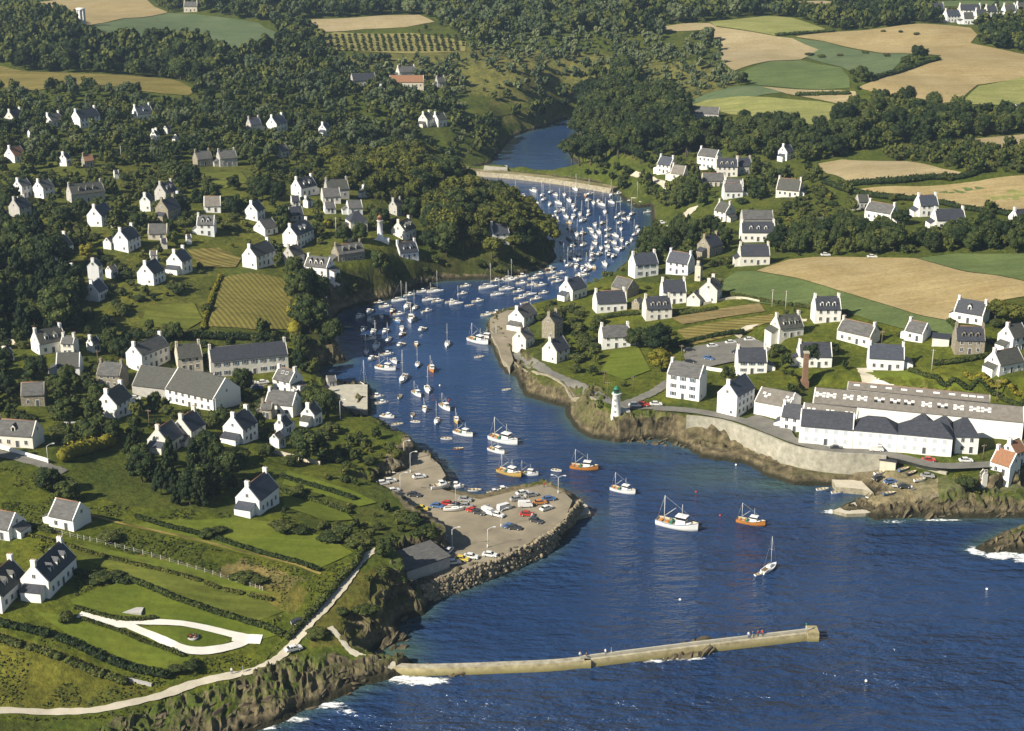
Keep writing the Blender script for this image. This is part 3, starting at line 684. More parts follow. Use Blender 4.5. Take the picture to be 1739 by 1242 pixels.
ribbon('drive', [(395,1083),(420,1087),(444,1088)], 3.4, M['drive'], 'white end of the looping drive at the path', cat='drive', dz=.34, wob=.15)
ribbon('lane', [(-40,762),(0,771),(80,793),(110,803)], 4.0, M['asphalt'], 'grey lane below the white roadside wall', cat='lane')
ribbon('lane', [(440,660),(420,655),(380,650),(330,646)], 9, M['dust'], 'open gravel yard in front of the white terrace', cat='yard')
ribbon('road', [(862,597),(880,606),(905,619),(935,634),(965,647),(1000,664),(1025,677),(1060,690),(1110,692)], 4.2, M['asphalt'], 'grey road along the right bank to the lighthouse')
ribbon('road', [(1060,688),(1090,676),(1115,664),(1140,646),(1160,628)], 4.2, M['asphalt'], 'short road from the lighthouse up to the car park', dz=.27)
ribbon('road', [(1110,693),(1150,695),(1200,701),(1260,714),(1320,737),(1365,753),(1420,765),(1480,768),(1530,776),(1590,790),(1650,790),(1740,785)], 4.6, M['asphalt'], 'grey road running past the white cannery front', z=9.06, wob=.2)
sheet('car_park', [(1160,605),(1180,590),(1275,573),(1312,592),(1290,610),(1240,617),(1200,626),(1168,622)], M['asphalt'], 'grey car park above the white three storey house', cat='car park', dz=.5)
sheet('yard', [(1285,704),(1338,722),(1354,748),(1330,741),(1260,713)], M['asphalt'], 'tarmac yard left of the cannery', cat='yard', z=8.95)
ribbon('lane', [(1468,626),(1474,645),(1485,660)], 5, M['gravel'], 'pale lane between houses above the cannery', cat='lane')
ribbon('lane', [(1105,400),(1130,392),(1150,380),(1165,366),(1178,352)], 6, M['gravel'], 'pale boatyard lane by the upper anchorage', cat='lane')
ribbon('lane', [(1075,295),(1100,303),(1125,312),(1150,318)], 4, M['gravel'], 'lane by the far white houses near the causeway', cat='lane')
ribbon('lane', [(1250,572),(1262,560),(1300,548),(1345,545),(1370,545)], 3.2, M['gravel'], 'lane to the houses under the green field', cat='lane')

# ---------------------------------------------------------------- quays, jetty, sea walls
def thick_sheet(name, px, z, zb, mats, label, cat, dz_mat=None):
    pw = [flat(*p, z) for p in px]
    KEEPOUT.append((pw, 2.0))
    a = sum(pw[i][0] * pw[(i + 1) % len(pw)][1] - pw[(i + 1) % len(pw)][0] * pw[i][1] for i in range(len(pw)))
    if a < 0: pw = pw[::-1]
    n = len(pw)
    r = delaunay_2d_cdt([Vector(p) for p in pw], [(i, (i + 1) % n) for i in range(n)], [], 1, 1e-4)
    me = bpy.data.meshes.new(name)
    top = [(p[0], p[1], z) for p in r[0]]; k = len(top)
    vs = top + [(x, y, z) for x, y in pw] + [(x, y, zb) for x, y in pw]
    fs = [tuple(f) for f in r[2]]; nf = len(fs)
    fs += [(k + i, k + n + i, k + n + (i + 1) % n, k + (i + 1) % n) for i in range(n)]
    me.from_pydata(vs, [], fs)
    for m in mats: me.materials.append(m)
    for i, p in enumerate(me.polygons):
        if i < nf:
            if p.normal.z < 0: p.flip()
        else: p.material_index = 1; p.flip()
    me.update()
    return tag(link(bpy.data.objects.new(name, me)), label, cat, kind='structure')
wallmat = pm('quay masonry', (.16,.14,.10), (.40,.36,.26), .8, .95, .5, detail=8)
thick_sheet('quay', FLATS[0][0], 4.0, -3, [M['dust'], wallmat], 'wide sandy quay with parked cars behind the rock bank', 'quay')
thick_sheet('quay', FLATS[1][0], 3.0, -3, [M['dust'], wallmat], 'small stone quay of the right bank fishing boats', 'quay')
thick_sheet('pier', FLATS[2][0], 2.6, -3, [M['concrete'], wallmat], 'square concrete pier on the left bank', 'pier')
thick_sheet('slipway', [(940,838),(975,847),(997,858),(1003,872),(976,878),(960,872)], 1.2, -3, [M['concrete'], wallmat], 'concrete ramp at the tip of the sandy quay', 'slipway')
thick_sheet('slipway', [(1412,814),(1440,808),(1461,815),(1484,838),(1466,831),(1420,827)], 1.9, -3, [M['gravel'], wallmat], 'pale landing stage of the small boat beach', 'slipway')
thick_sheet('slipway', [(1443,856),(1480,842),(1520,844),(1532,852),(1508,864),(1470,872),(1438,873),(1414,867)], 1.0, -3, [M['gravel'], wallmat], 'broad slipway running into the surf on the right', 'slipway')
def sweep(px, width, z, zb, offs=None):
    c = catmull([flat(*p, z) for p in px], 8); L, Rr = [], []
    for i, p in enumerate(c):
        q = c[min(i + 1, len(c) - 1)]; o = c[max(i - 1, 0)]
        d = Vector((q[0] - o[0], q[1] - o[1])).normalized(); n = Vector((-d.y, d.x))
        w = width / 2
        L.append((p[0] + n.x * w, p[1] + n.y * w)); Rr.append((p[0] - n.x * w, p[1] - n.y * w))
    return c, L, Rr
def bank(name, px, width, z, zb, mats, label, cat, kind, batter=.25, kerb=0):
    c, L, Rr = sweep(px, width, z, zb); N = len(c); vs = []; fs = []; mi = []
    for i in range(N):
        lx, ly = L[i]; rx, ry = Rr[i]; dx, dy = (lx - rx) / width, (ly - ry) / width; b = batter * (z - zb)
        vs += [(lx + dx * b, ly + dy * b, zb), (lx, ly, z), (lx * .93 + rx * .07, ly * .93 + ry * .07, z + kerb), (rx * .93 + lx * .07, ry * .93 + ly * .07, z + kerb), (rx, ry, z), (rx - dx * b, ry - dy * b, zb)]
    for i in range(N - 1):
        for k in range(5):
            fs.append((i * 6 + k, i * 6 + k + 1, i * 6 + 7 + k, i * 6 + 6 + k)); mi.append(1 if k in (0, 4) else 0)
    fs += [tuple(range(6)), tuple(range(N * 6 - 1, N * 6 - 7, -1))]; mi += [1, 1]
    me = bpy.data.meshes.new(name); me.from_pydata(vs, [], fs)
    for m in mats: me.materials.append(m)
    bm = bmesh.new(); bm.from_mesh(me); bmesh.ops.recalc_face_normals(bm, faces=bm.faces); bm.to_mesh(me); bm.free()
    me.polygons.foreach_set('material_index', mi); me.update()
    return tag(link(bpy.data.objects.new(name, me)), label, cat, kind=kind)
def stained(name, c1, c2, algae, zlo, zhi):
    m, nt, b = new_mat(name)
    n = noise(nt, .5, 8, .7); r = ramp(nt, [(.3, c1), (.7, c2)]); nt.links.new(n.outputs[0], r.inputs[0])
    ge = nt.nodes.new("ShaderNodeNewGeometry"); s = nt.nodes.new("ShaderNodeSeparateXYZ"); nt.links.new(ge.outputs['Position'], s.inputs[0])
    a = nt.nodes.new("ShaderNodeMath"); a.operation = 'MULTIPLY_ADD'; nt.links.new(n.outputs[0], a.inputs[0]); a.inputs[1].default_value = -1.4; nt.links.new(s.outputs[2], a.inputs[2])
    mr = nt.nodes.new("ShaderNodeMapRange"); mr.inputs[1].default_value = zhi; mr.inputs[2].default_value = zlo; nt.links.new(a.outputs[0], mr.inputs[0])
    c = mixc(nt, mr.outputs[0], r.outputs[0], algae); nt.links.new(c, b.inputs['Base Color']); b.inputs['Roughness'].default_value = .9
    bump(nt, b, n.outputs[0], .4, .3); return m
jm = stained('jetty wall', (.19,.155,.075), (.52,.45,.25), (.16,.14,.03), -.9, .7)
jd = pm('jetty deck', (.20,.18,.13), (.50,.46,.35), .5, .95, .3, detail=10)
jt = bpy.data.objects.new('jetty', None); COL.objects.link(jt); jt.location = (*flat(985, 1125), 0)
tag(jt, 'long narrow concrete jetty reaching out into the sea', 'jetty')
def keep_parent(o, p):
    o.parent = p; o.matrix_parent_inverse = Matrix.Translation(-Vector(p.location)); return o
JP = [(612,1118),(640,1126),(700,1131),(780,1130),(860,1127),(930,1124),(985,1119),(1066,1109),(1130,1101),(1203,1092),(1298,1081),(1385,1071)]
def plain(o):
    for k in ('kind', 'label', 'category'):
        if k in o: del o[k]
    return o
keep_parent(plain(bank('wall', JP, 2.1, 1.9, -2.5, [jd, jm], None, None, None, .18)), jt)
keep_parent(plain(bank('parapet', [(p[0], p[1] - 4.6) for p in JP[6:]], .45, 2.6, 2.0, [M['concrete'], M['concrete']], None, None, None, .02)), jt)
mb = MB(); p = Vector((*flat(1385, 1071, 2.15), 2.15)); mb.box(p.x - 2.2, p.x + .6, p.y - 1.9, p.y + 1.9, -2.5, 2.5); keep_parent(mb.build('pier_head', jm), jt)
mb = MB(); p = Vector((*flat(988, 1125, 1), 0))
for k in range(6): mb.box(p.x - .9 + k * .3, p.x + 2.2, p.y - .35 - .8, p.y + .2, -.8 + k * .45, -.35 + k * .45)
keep_parent(mb.build('steps', jm), jt)
bank('causeway', [(735,284),(775,286),(830,291),(870,294),(940,302),(1000,311),(1045,319)], 7.0, 2.4, -2, [field_mat('embankment top', (.14,.13,.05), (.34,.29,.17), 0, 0, .3, .12), wallmat], 'low stone causeway across the creek', 'causeway', 'structure', .9)
p = Vector((*flat(842, 293, 0), 0)); bt = empty('bridge', p); tag(bt, 'small bridge opening in the pale causeway', 'bridge')
mb = MB(); mb.box(-7, 7, -6.2, 6.2, 2.45, 3.1); mb.build('deck', M['concrete'], bt)
for x0 in (-7.4, 4.6): mb = MB(); mb.box(x0, x0 + 2.8, -6.6, 6.6, -2, 2.44); mb.build('pillar', wallmat, bt)
mb = MB(); mb.box(-4.6, 4.6, -6.4, -6.2, .0, 2.42); mb.build('arch_shade_panel', M['hullk'], bt)  # solid near-black panel: the shade under the bridge put in as colour

def wall(name, px, h, th, mat, label, cat='wall', z=None, top=None, base=None, capmat=None):
    pts = catmull([tuple(at(*p)) if z is None else (*flat(*p, z), z) for p in px], 5); o = Vector(pts[len(pts) // 2])
    L = [];
    for i, p in enumerate(pts):
        q = pts[min(i + 1, len(pts) - 1)]; r = pts[max(i - 1, 0)]
        d = Vector((q[0] - r[0], q[1] - r[1])).normalized(); n = Vector((-d.y, d.x)) * th / 2
        g_ = float(hgt(p[0], p[1])); zt = (g_ + h) if top is None else top; zb = g_ - 1.5 if base is None else base
        L.append(((p[0] + n.x, p[1] + n.y), (p[0] - n.x, p[1] - n.y), zb, zt))
    vs = []; fs = []
    for a, b, z0, z1 in L: vs += [(a[0] - o.x, a[1] - o.y, z0 - o.z), (a[0] - o.x, a[1] - o.y, z1 - o.z), (b[0] - o.x, b[1] - o.y, z1 - o.z), (b[0] - o.x, b[1] - o.y, z0 - o.z)]
    for i in range(len(L) - 1):
        for k in range(3): fs.append((i * 4 + k, i * 4 + k + 1, i * 4 + k + 5, i * 4 + k + 4))
    fs += [(0, 1, 2, 3), tuple(len(vs) - 1 - k for k in range(4))]
    me = bpy.data.meshes.new(name); me.from_pydata(vs, [], fs); me.materials.append(mat)
    bm = bmesh.new(); bm.from_mesh(me); bmesh.ops.recalc_face_normals(bm, faces=bm.faces); bm.to_mesh(me); bm.free()
    ob = link(bpy.data.objects.new(name, me)); ob.location = o
    return tag(ob, label, cat)
seam = stained('sea wall stone', (.21,.20,.155), (.46,.43,.345), (.16,.14,.08), .6, 2.6)
wall('sea_wall', [(1166,709),(1200,712),(1240,720),(1299,741),(1350,761),(1415,772),(1470,775),(1505,777)], .9, .9, seam, 'high pale stone sea wall holding up the cannery road', base=-.5, z=9, top=9.7)
wall('retaining_wall', [(1506,776),(1540,787),(1580,799),(1608,807)], 1.0, .8, seam, 'sloping stone wall above the boat beach', base=1)
wall('quay_wall', [(850,594),(868,612),(905,632),(960,658),(1015,682)], .6, .6, wallmat, 'low roadside wall along the right bank water')
wall('garden_wall', [(-20,757),(40,774),(83,787)], 1.3, .4, M['white'], 'white roadside wall at the left edge below the long house')
wall('garden_wall', [(104,752),(130,757),(157,762)], 1.1, .4, M['grey'], 'grey garden wall beside the golden hedge')
wall('garden_wall', [(456,768),(500,779),(544,790)], 1.2, .4, M['cream'], 'pale slanting wall below the left village trees')
wall('garden_wall', [(118,1121),(170,1143),(258,1165)], .6, .6, M['grey'], 'broken low stone wall in the scrub by the coast path')
wall('garden_wall', [(1472,656),(1518,660)], 1.4, .5, M['white'], 'short white wall behind the long cannery roof')
wall('garden_wall', [(2,578),(39,590)], 1.8, .4, M['cream'], 'pale wall at the left edge above the village')
wall('garden_wall', [(188,386),(240,395)], 1.2, .4, M['cream'], 'cream wall in front of the upper left gables')
wall('garden_wall', [(1262,640),(1225,632),(1200,628)], 1.2, .4, M['white'], 'white wall on the lower side of the car park')
wall('garden_wall', [(1195,518),(1250,508),(1290,514)], 1.0, .4, M['cream'], 'pale wall between the brown plot and the tall white gable')
# riprap: quarried blocks along the quay
def rock_mesh(seed, mat):
    r = random.Random(seed); bm = bmesh.new(); bmesh.ops.create_icosphere(bm, subdivisions=2, radius=1)
    cuts = [(Vector((r.gauss(0,1), r.gauss(0,1), r.gauss(0,1))).normalized(), r.uniform(.38,.75)) for _ in range(14)]
    for v in bm.verts:
        for n, d in cuts:
            k = v.co.dot(n) - d
            if k > 0: v.co -= n * k
        v.co *= 1 + r.uniform(-.04,.04)
    me = bpy.data.meshes.new('boulder'); bm.to_mesh(me); bm.free(); me.materials.append(mat); return me
RIPM = [rock_mesh(k, M['rip']) for k in range(7)]; SHOREM = [rock_mesh(20 + k, M['rock']) for k in range(6)]
crest = catmull([(985,850),(968,872),(948,895),(920,915),(880,936),(835,955),(790,970),(748,985),(715,998)], 8)
toe = catmull([(992,870),(974,888),(958,910),(930,940),(880,966),(832,984),(791,1001),(760,1012),(728,1026)], 8)
def boulder(me, p, s, label, group, px_slab=False):
    o = bpy.data.objects.new('boulder' if 'quarried' in label else 'shore_rock', me); COL.objects.link(o); o.location = p
    o.scale = (s * rnd.uniform(.9,1.5), s * rnd.uniform(.8,1.2), s * rnd.uniform(.65,1.0)); o.rotation_euler = (rnd.uniform(-.5,.5), rnd.uniform(-.5,.5), rnd.uniform(0,6.3))
    if px_slab: o.scale = (s * rnd.uniform(1.2,2.1), s * rnd.uniform(.5,.9), s * rnd.uniform(.5,.9)); o.rotation_euler = (rnd.uniform(-.5,.3), rnd.uniform(-.55,-.05), R(38) + rnd.gauss(0,.35))
    tag(o, label, 'rock', group)
riprap = []
for k in range(1150):
    f = rnd.random() * (len(crest) - 1.01); i = int(f); f -= i; t = rnd.random()
    a = Vector((*flat(*[crest[i][q] * (1 - f) + crest[i + 1][q] * f for q in (0, 1)], 4.2), 4.2)); b = Vector((*flat(*[toe[i][q] * (1 - f) + toe[i + 1][q] * f for q in (0, 1)], 0), 0))
    p = a.lerp(b, t); p.z = 4.3 - 4.6 * t + rnd.uniform(-.25,.5)
    riprap.append((p.y, p, rnd.uniform(.5,1.0) * (1.3 if k % 9 == 0 else 1)))
riprap.sort(key=lambda r: r[0])
for _, p, s_ in riprap[:298]: boulder(rnd.choice(RIPM), p, s_, 'pale quarried boulder on the rock bank around the sandy quay', 'boulders of the quay rock bank')
RV, RF, o_ = [], [], 0
RA = [(np.array([v.co[:] for v in m.vertices]), np.array([list(p.vertices) for p in m.polygons])) for m in RIPM]
for _, p, s_ in riprap[298:]:
    v, f = rnd.choice(RA); e = Euler((rnd.uniform(-.5,.5), rnd.uniform(-.5,.5), rnd.uniform(0,6.3))).to_matrix()
    v = (v * np.array((s_ * rnd.uniform(.9,1.5), s_, s_ * rnd.uniform(.65,1)))) @ np.array(e).T + np.array(p)
    RV.append(v); RF.append(f + o_); o_ += len(v)
tag(link(bpy.data.objects.new('rubble', np_mesh('rubble', np.concatenate(RV), np.concatenate(RF), mats=[M['rip']]))), 'farther blocks of the rock bank around the quay', 'rubble', kind='stuff')
for poly, n, lab, grp, smin, smax in (
    ([(200,1225),(330,1190),(430,1160),(520,1130),(600,1135),(640,1150),(590,1185),(500,1215),(430,1238),(300,1245)], 110, 'jagged dark boulder on the shore ledge below the coast path', 'boulders below the coast path', .4, 1.7),
    ([(1490,868),(1560,850),(1737,858),(1737,876),(1600,880),(1500,880)], 60, 'brown boulder at the foot of the right hand cliff', 'boulders under the right cliff', .6, 1.8),
    ([(1670,925),(1700,910),(1737,900),(1737,935),(1690,935)], 25, 'dark wet boulder on the skerry at the right edge', 'boulders on the skerry', .7, 1.8),
    ([(1000,742),(1118,742),(1200,766),(1282,780),(1190,764),(1060,752)], 40, 'tan boulder at the water under the right lighthouse', 'boulders under the lighthouse', .5, 1.5),
    ([(630,1085),(690,1080),(680,1050),(700,1045),(690,1100),(640,1112)], 25, 'yellowish boulder in the cove beside the jetty root', 'boulders in the cove', .5, 1.5)):
    xs = [p[0] for p in poly]; yy = [p[1] for p in poly]; c = 0
    while c < n:
        q = (rnd.uniform(min(xs), max(xs)), rnd.uniform(min(yy), max(yy)))
        if not pip(q[0], q[1], poly): continue
        p = at(*q); c += 1; s = smin + (smax - smin) * rnd.random() ** 2.5
        boulder(rnd.choice(SHOREM), (p.x, p.y, p.z + s * .05), s, lab, grp, px_slab=True)
for px, py, s in ((1190,1092,2.6),(1176,1094,2.4),(1160,1097,1.8),(1196,1111,1.7),(1184,1113,2.1),(1170,1115,1.9),(1156,1117,1.6),(1142,1119,1.3),(1206,1109,1.2),(1130,1121,1.0)):
    p = flat(px, py); boulder(rnd.choice(SHOREM), (p[0], p[1], .2), s, 'dark rock breaking the surf against the middle of the jetty', 'rocks at the jetty', px_slab=True)
for k in range(34):
    px, py = rnd.uniform(640, 790), 0; py = 1133 + (px - 640) * .07 + rnd.uniform(2, 12) * (1 - (px - 640) / 190); p = flat(px, py); s = rnd.uniform(.6, 1.5)
    boulder(rnd.choice(SHOREM), (p[0], p[1], rnd.uniform(-.1, .4)), s, 'dark rock at the root of the jetty on its seaward side', 'rocks at the jetty root', px_slab=True)

# ---------------------------------------------------------------- buildings
WINM = {}
def window_mesh(w, h, shut=False, pane='pane'):
    k = (w, h, shut, pane)
    if k not in WINM:
        mb = MB(); f = .11
        mb.box(-w/2, w/2, -.03, .05, 0, h, 1)
        mb.box(-w/2 - f, -w/2, -.07, .05, -f, h + f, 0); mb.box(w/2, w/2 + f, -.07, .05, -f, h + f, 0)
        mb.box(-w/2, w/2, -.07, .05, h, h + f, 0); mb.box(-w/2, w/2, -.12, .05, -f, 0, 0)
        mb.box(-.04, .04, -.055, .04, 0, h, 0)
        if shut:
            mb.box(-w/2 - .62, -w/2 - f - .02, -.06, .03, -.05, h + .05, 2); mb.box(w/2 + f + .02, w/2 + .62, -.06, .03, -.05, h + .05, 2)
        WINM[k] = mb.mesh('window', [M['frame'], M[pane], M['shutter']])
    return WINM[k]
def door_mesh(w=1.05, h=2.1):
    k = ('d', w, h)
    if k not in WINM:
        mb = MB(); mb.box(-w/2, w/2, -.05, .05, 0, h, 1)
        mb.box(-w/2 - .12, -w/2, -.09, .05, 0, h + .12, 0); mb.box(w/2, w/2 + .12, -.09, .05, 0, h + .12, 0); mb.box(-w/2, w/2, -.09, .05, h, h + .12, 0)
        WINM[k] = mb.mesh('door', [M['frame'], M['door']])
    return WINM[k]
CHIM = {}
def chimney_mesh(wm):
    if wm not in CHIM:
        mb = MB(); mb.box(-.5, .5, -.75, .75, -1.6, 1.25, 0); mb.box(-.57, .57, -.82, .82, 1.25, 1.45, 0)
        for y in (-.35, .35): mb.tube((0, y, 1.4), (0, y, 1.85), .16, .13, 8, 1)
        CHIM[wm] = mb.mesh('chimney', [M[wm], M['cap']])
    return CHIM[wm]
DORM = {}
def dormer_mesh(wm, rm):
    k = (wm, rm)
    if k not in DORM:
        mb = MB(); w, h, L = 1.3, 1.35, 2.6
        mb.add([(-w/2,0,-.8),(w/2,0,-.8),(w/2,0,h),(0,0,h+.75),(-w/2,0,h),(-w/2,L,-.8),(w/2,L,-.8),(w/2,L,h),(-w/2,L,h),(0,L,h+.75)],
               [(0,1,2,3,4),(1,6,7,2),(5,0,4,8)], 0)
        e = .18
        mb.add([(-w/2-e,-.12,h-.12),(0,-.12,h+.85),(0,L,h+.85),(-w/2-e,L,h-.12),(w/2+e,-.12,h-.12),(w/2+e,L,h-.12)], [(0,1,2,3),(1,4,5,2)], 1)
        mb.box(-.42, .42, -.04, .02, .1, 1.25, 2)
        DORM[k] = mb.mesh('dormer', [M[wm], M[rm], M['pane']])
    return DORM[k]
HOUSES = []          # (x, y, rotation, half width, half depth) kept free of trees
WALLS = {'w': 'white', 's': 'stone', 'c': 'cream', 'r': 'grey'}
ROOFS = {'k': 'slate', 'g': 'oldslate', 'o': 'tile', 't': 'thatch'}
def house(name, label, x, y, z, a, W_, D, hw, wm='white', rm='slate', dorm=0, chim=2, roof='gable', pitch=1.05, win=True, shut=False, cat=None, group=None, skirt=4.0, sky=0, lean=0, pane='pane'):
    """W_ runs along the ridge; local -Y is the front"""
    cat = cat or name.replace('_', ' ')
    root = empty(name, (x, y, z), a); tag(root, label, cat, group)
    HOUSES.append((x, y, a, W_ / 2, D / 2))
    w2, d2 = W_ / 2, D / 2; rz = hw + d2 * pitch
    mb = MB()
    if roof == 'gable':
        mb.add([(-w2,-d2,-skirt),(w2,-d2,-skirt),(w2,d2,-skirt),(-w2,d2,-skirt),(-w2,-d2,hw),(w2,-d2,hw),(w2,d2,hw),(-w2,d2,hw),(-w2,0,rz),(w2,0,rz)],
               [(0,1,5,4),(2,3,7,6),(1,2,6,9,5),(3,0,4,8,7)])
        for sx in (-1, 1):      # raised gable copings
            x0, x1 = (w2 - .32, w2 + .04) if sx > 0 else (-w2 - .04, -w2 + .32)
            for sy in (-1, 1):
                mb.add([(x0,sy*(d2+.12),hw-.14),(x1,sy*(d2+.12),hw-.14),(x1,0,rz+.26),(x0,0,rz+.26),(x0,sy*(d2-.05),hw-.25),(x1,sy*(d2-.05),hw-.25),(x1,0,rz-.1),(x0,0,rz-.1)],
                       [(0,1,2,3),(0,4,5,1),(1,5,6,2),(0,3,7,4)])
    else:
        mb.box(-w2, w2, -d2, d2, -skirt, hw)
    mb.build('wall', M[wm], root)
    mb = MB(); e = .35; t = .22
    if roof == 'gable':
        ye, ze = d2 + e, hw - e * pitch
        for sy in (-1, 1):
            a_, b_ = -w2 + .32, w2 - .32
            mb.add([(a_,sy*ye,ze+.02),(b_,sy*ye,ze+.02),(b_,0,rz+.02),(a_,0,rz+.02),(a_,sy*ye,ze+t),(b_,sy*ye,ze+t),(b_,0,rz+t),(a_,0,rz+t)],
                   [(4,5,6,7),(0,1,5,4),(1,2,6,5),(3,0,4,7),(0,3,2,1)] if sy < 0 else [(7,6,5,4),(4,5,1,0),(5,6,2,1),(7,4,0,3),(1,2,3,0)])
        mb.tube((-w2 + .32, 0, rz + t - .05), (w2 - .32, 0, rz + t - .05), .13, .13, 6, 1)
    elif roof == 'hip':
        k = min(d2 * .9, w2 * .8)
        mb.add([(-w2-e,-d2-e,hw-.1),(w2+e,-d2-e,hw-.1),(w2+e,d2+e,hw-.1),(-w2-e,d2+e,hw-.1),(-w2+k,0,rz),(w2-k,0,rz)],
               [(0,1,5,4),(1,2,5),(2,3,4,5),(3,0,4),(3,2,1,0)])
    elif roof == 'flat':
        mb.box(-w2 - .3, w2 + .3, -d2 - .3, d2 + .3, hw, hw + .3)
        mb.box(-w2 - .3, w2 + .3, -d2 - .3, -d2 - .15, hw + .3, hw + .42)
    elif roof == 'shed':
        mb.add([(-w2-e,-d2-e,hw),(w2+e,-d2-e,hw),(w2+e,d2+e,hw+1.2),(-w2-e,d2+e,hw+1.2),(-w2-e,-d2-e,hw+.25),(w2+e,-d2-e,hw+.25),(w2+e,d2+e,hw+1.45),(-w2-e,d2+e,hw+1.45)],
               [(4,5,6,7),(0,1,5,4),(1,2,6,5),(2,3,7,6),(3,0,4,7),(3,2,1,0)])
    ro = mb.build('roof', [M[rm], M[rnd.choice(('cap', 'oldslate', 'oldslate'))]], root)
    if lean:
        sx = -1 if lean == 1 else 1; lw, ld, lh = rnd.uniform(2.0, 3.2), D * rnd.uniform(.5, .8), rnd.uniform(1.9, 2.4); xa, xb = (sx * (w2 + .04), sx * (w2 + lw)); oy = rnd.uniform(-.3, .3)
        x0, x1 = min(xa, xb), max(xa, xb); z0, z1 = (lh, lh + 1.2) if sx < 0 else (lh + 1.2, lh)
        mb = MB(); y0, y1 = -ld / 2 + oy, ld / 2 + oy
        mb.add([(x0,y0,-skirt),(x1,y0,-skirt),(x1,y1,-skirt),(x0,y1,-skirt),(x0,y0,z0),(x1,y0,z1),(x1,y1,z1),(x0,y1,z0)], [(0,1,5,4),(1,2,6,5),(2,3,7,6),(3,0,4,7)])
        e2 = .2; mb.add([(x0,y0-e2,z0+.02),(x1,y0-e2,z1+.02),(x1,y1+e2,z1+.02),(x0,y1+e2,z0+.02),(x0,y0-e2,z0+.2),(x1,y0-e2,z1+.2),(x1,y1+e2,z1+.2),(x0,y1+e2,z0+.2)], [(4,5,6,7),(0,1,5,4),(1,2,6,5),(2,3,7,6),(3,0,4,7)], 1)
        mb.build('lean_to', [M[wm], M[rm]], root)
    if chim:
        for sx in ((-1, 1) if chim == 2 else (-1,)): inst('chimney', chimney_mesh(wm), ro, (sx * (w2 - .5), 0, rz + .1), sc=(.84, .82, .86))
    for k in range(dorm):
        xx = (k - (dorm - 1) / 2) * min(3.4, (W_ - 3) / max(dorm, 1)); yy = -d2 * .78
        inst('dormer', dormer_mesh(wm, rm), ro, (xx, yy, hw + d2 * .22 * pitch + .1))
    for k in range(sky):
        xx = (k - (sky - 1) / 2) * (W_ - 4) / max(sky, 1); yy = -d2 * .5; o = inst('skylight', window_mesh(.9, 1.1), ro, (xx, yy, hw + d2 * .5 * pitch + t - .02)); o.rotation_euler = (-math.pi/2 + math.atan(pitch), 0, 0)
    if win:
        n = max(2, int(round((W_ - 1.0) / (2.9 if not shut else 3.2)))); st = 1 if hw < 4.6 else (2 if hw < 7.2 else 3); sh = hw / st
        for s in range(st):
            for k in range(n):
                xx = (k - (n - 1) / 2) * (W_ - 1.6) / n; z0 = s * sh + .95
                if s == 0 and k == n // 2: inst('door', door_mesh(), root, (xx, -d2, 0.0)); continue
                inst('window', window_mesh(.95, 1.3 if sh > 2.4 else 1.0, shut, pane), root, (xx, -d2, z0))
        if roof == 'gable':
            g_ = -1 if math.sin(a) > -.05 else 1
            for (yy, z0) in ((0, hw + .5),) + (((-d2 * .45, 1.0),) if hw > 4 else ()):
                o = inst('window', window_mesh(.75, 1.0), root, (g_ * w2, yy, z0), rz=-math.pi / 2 if g_ < 0 else math.pi / 2)
    return root, ro
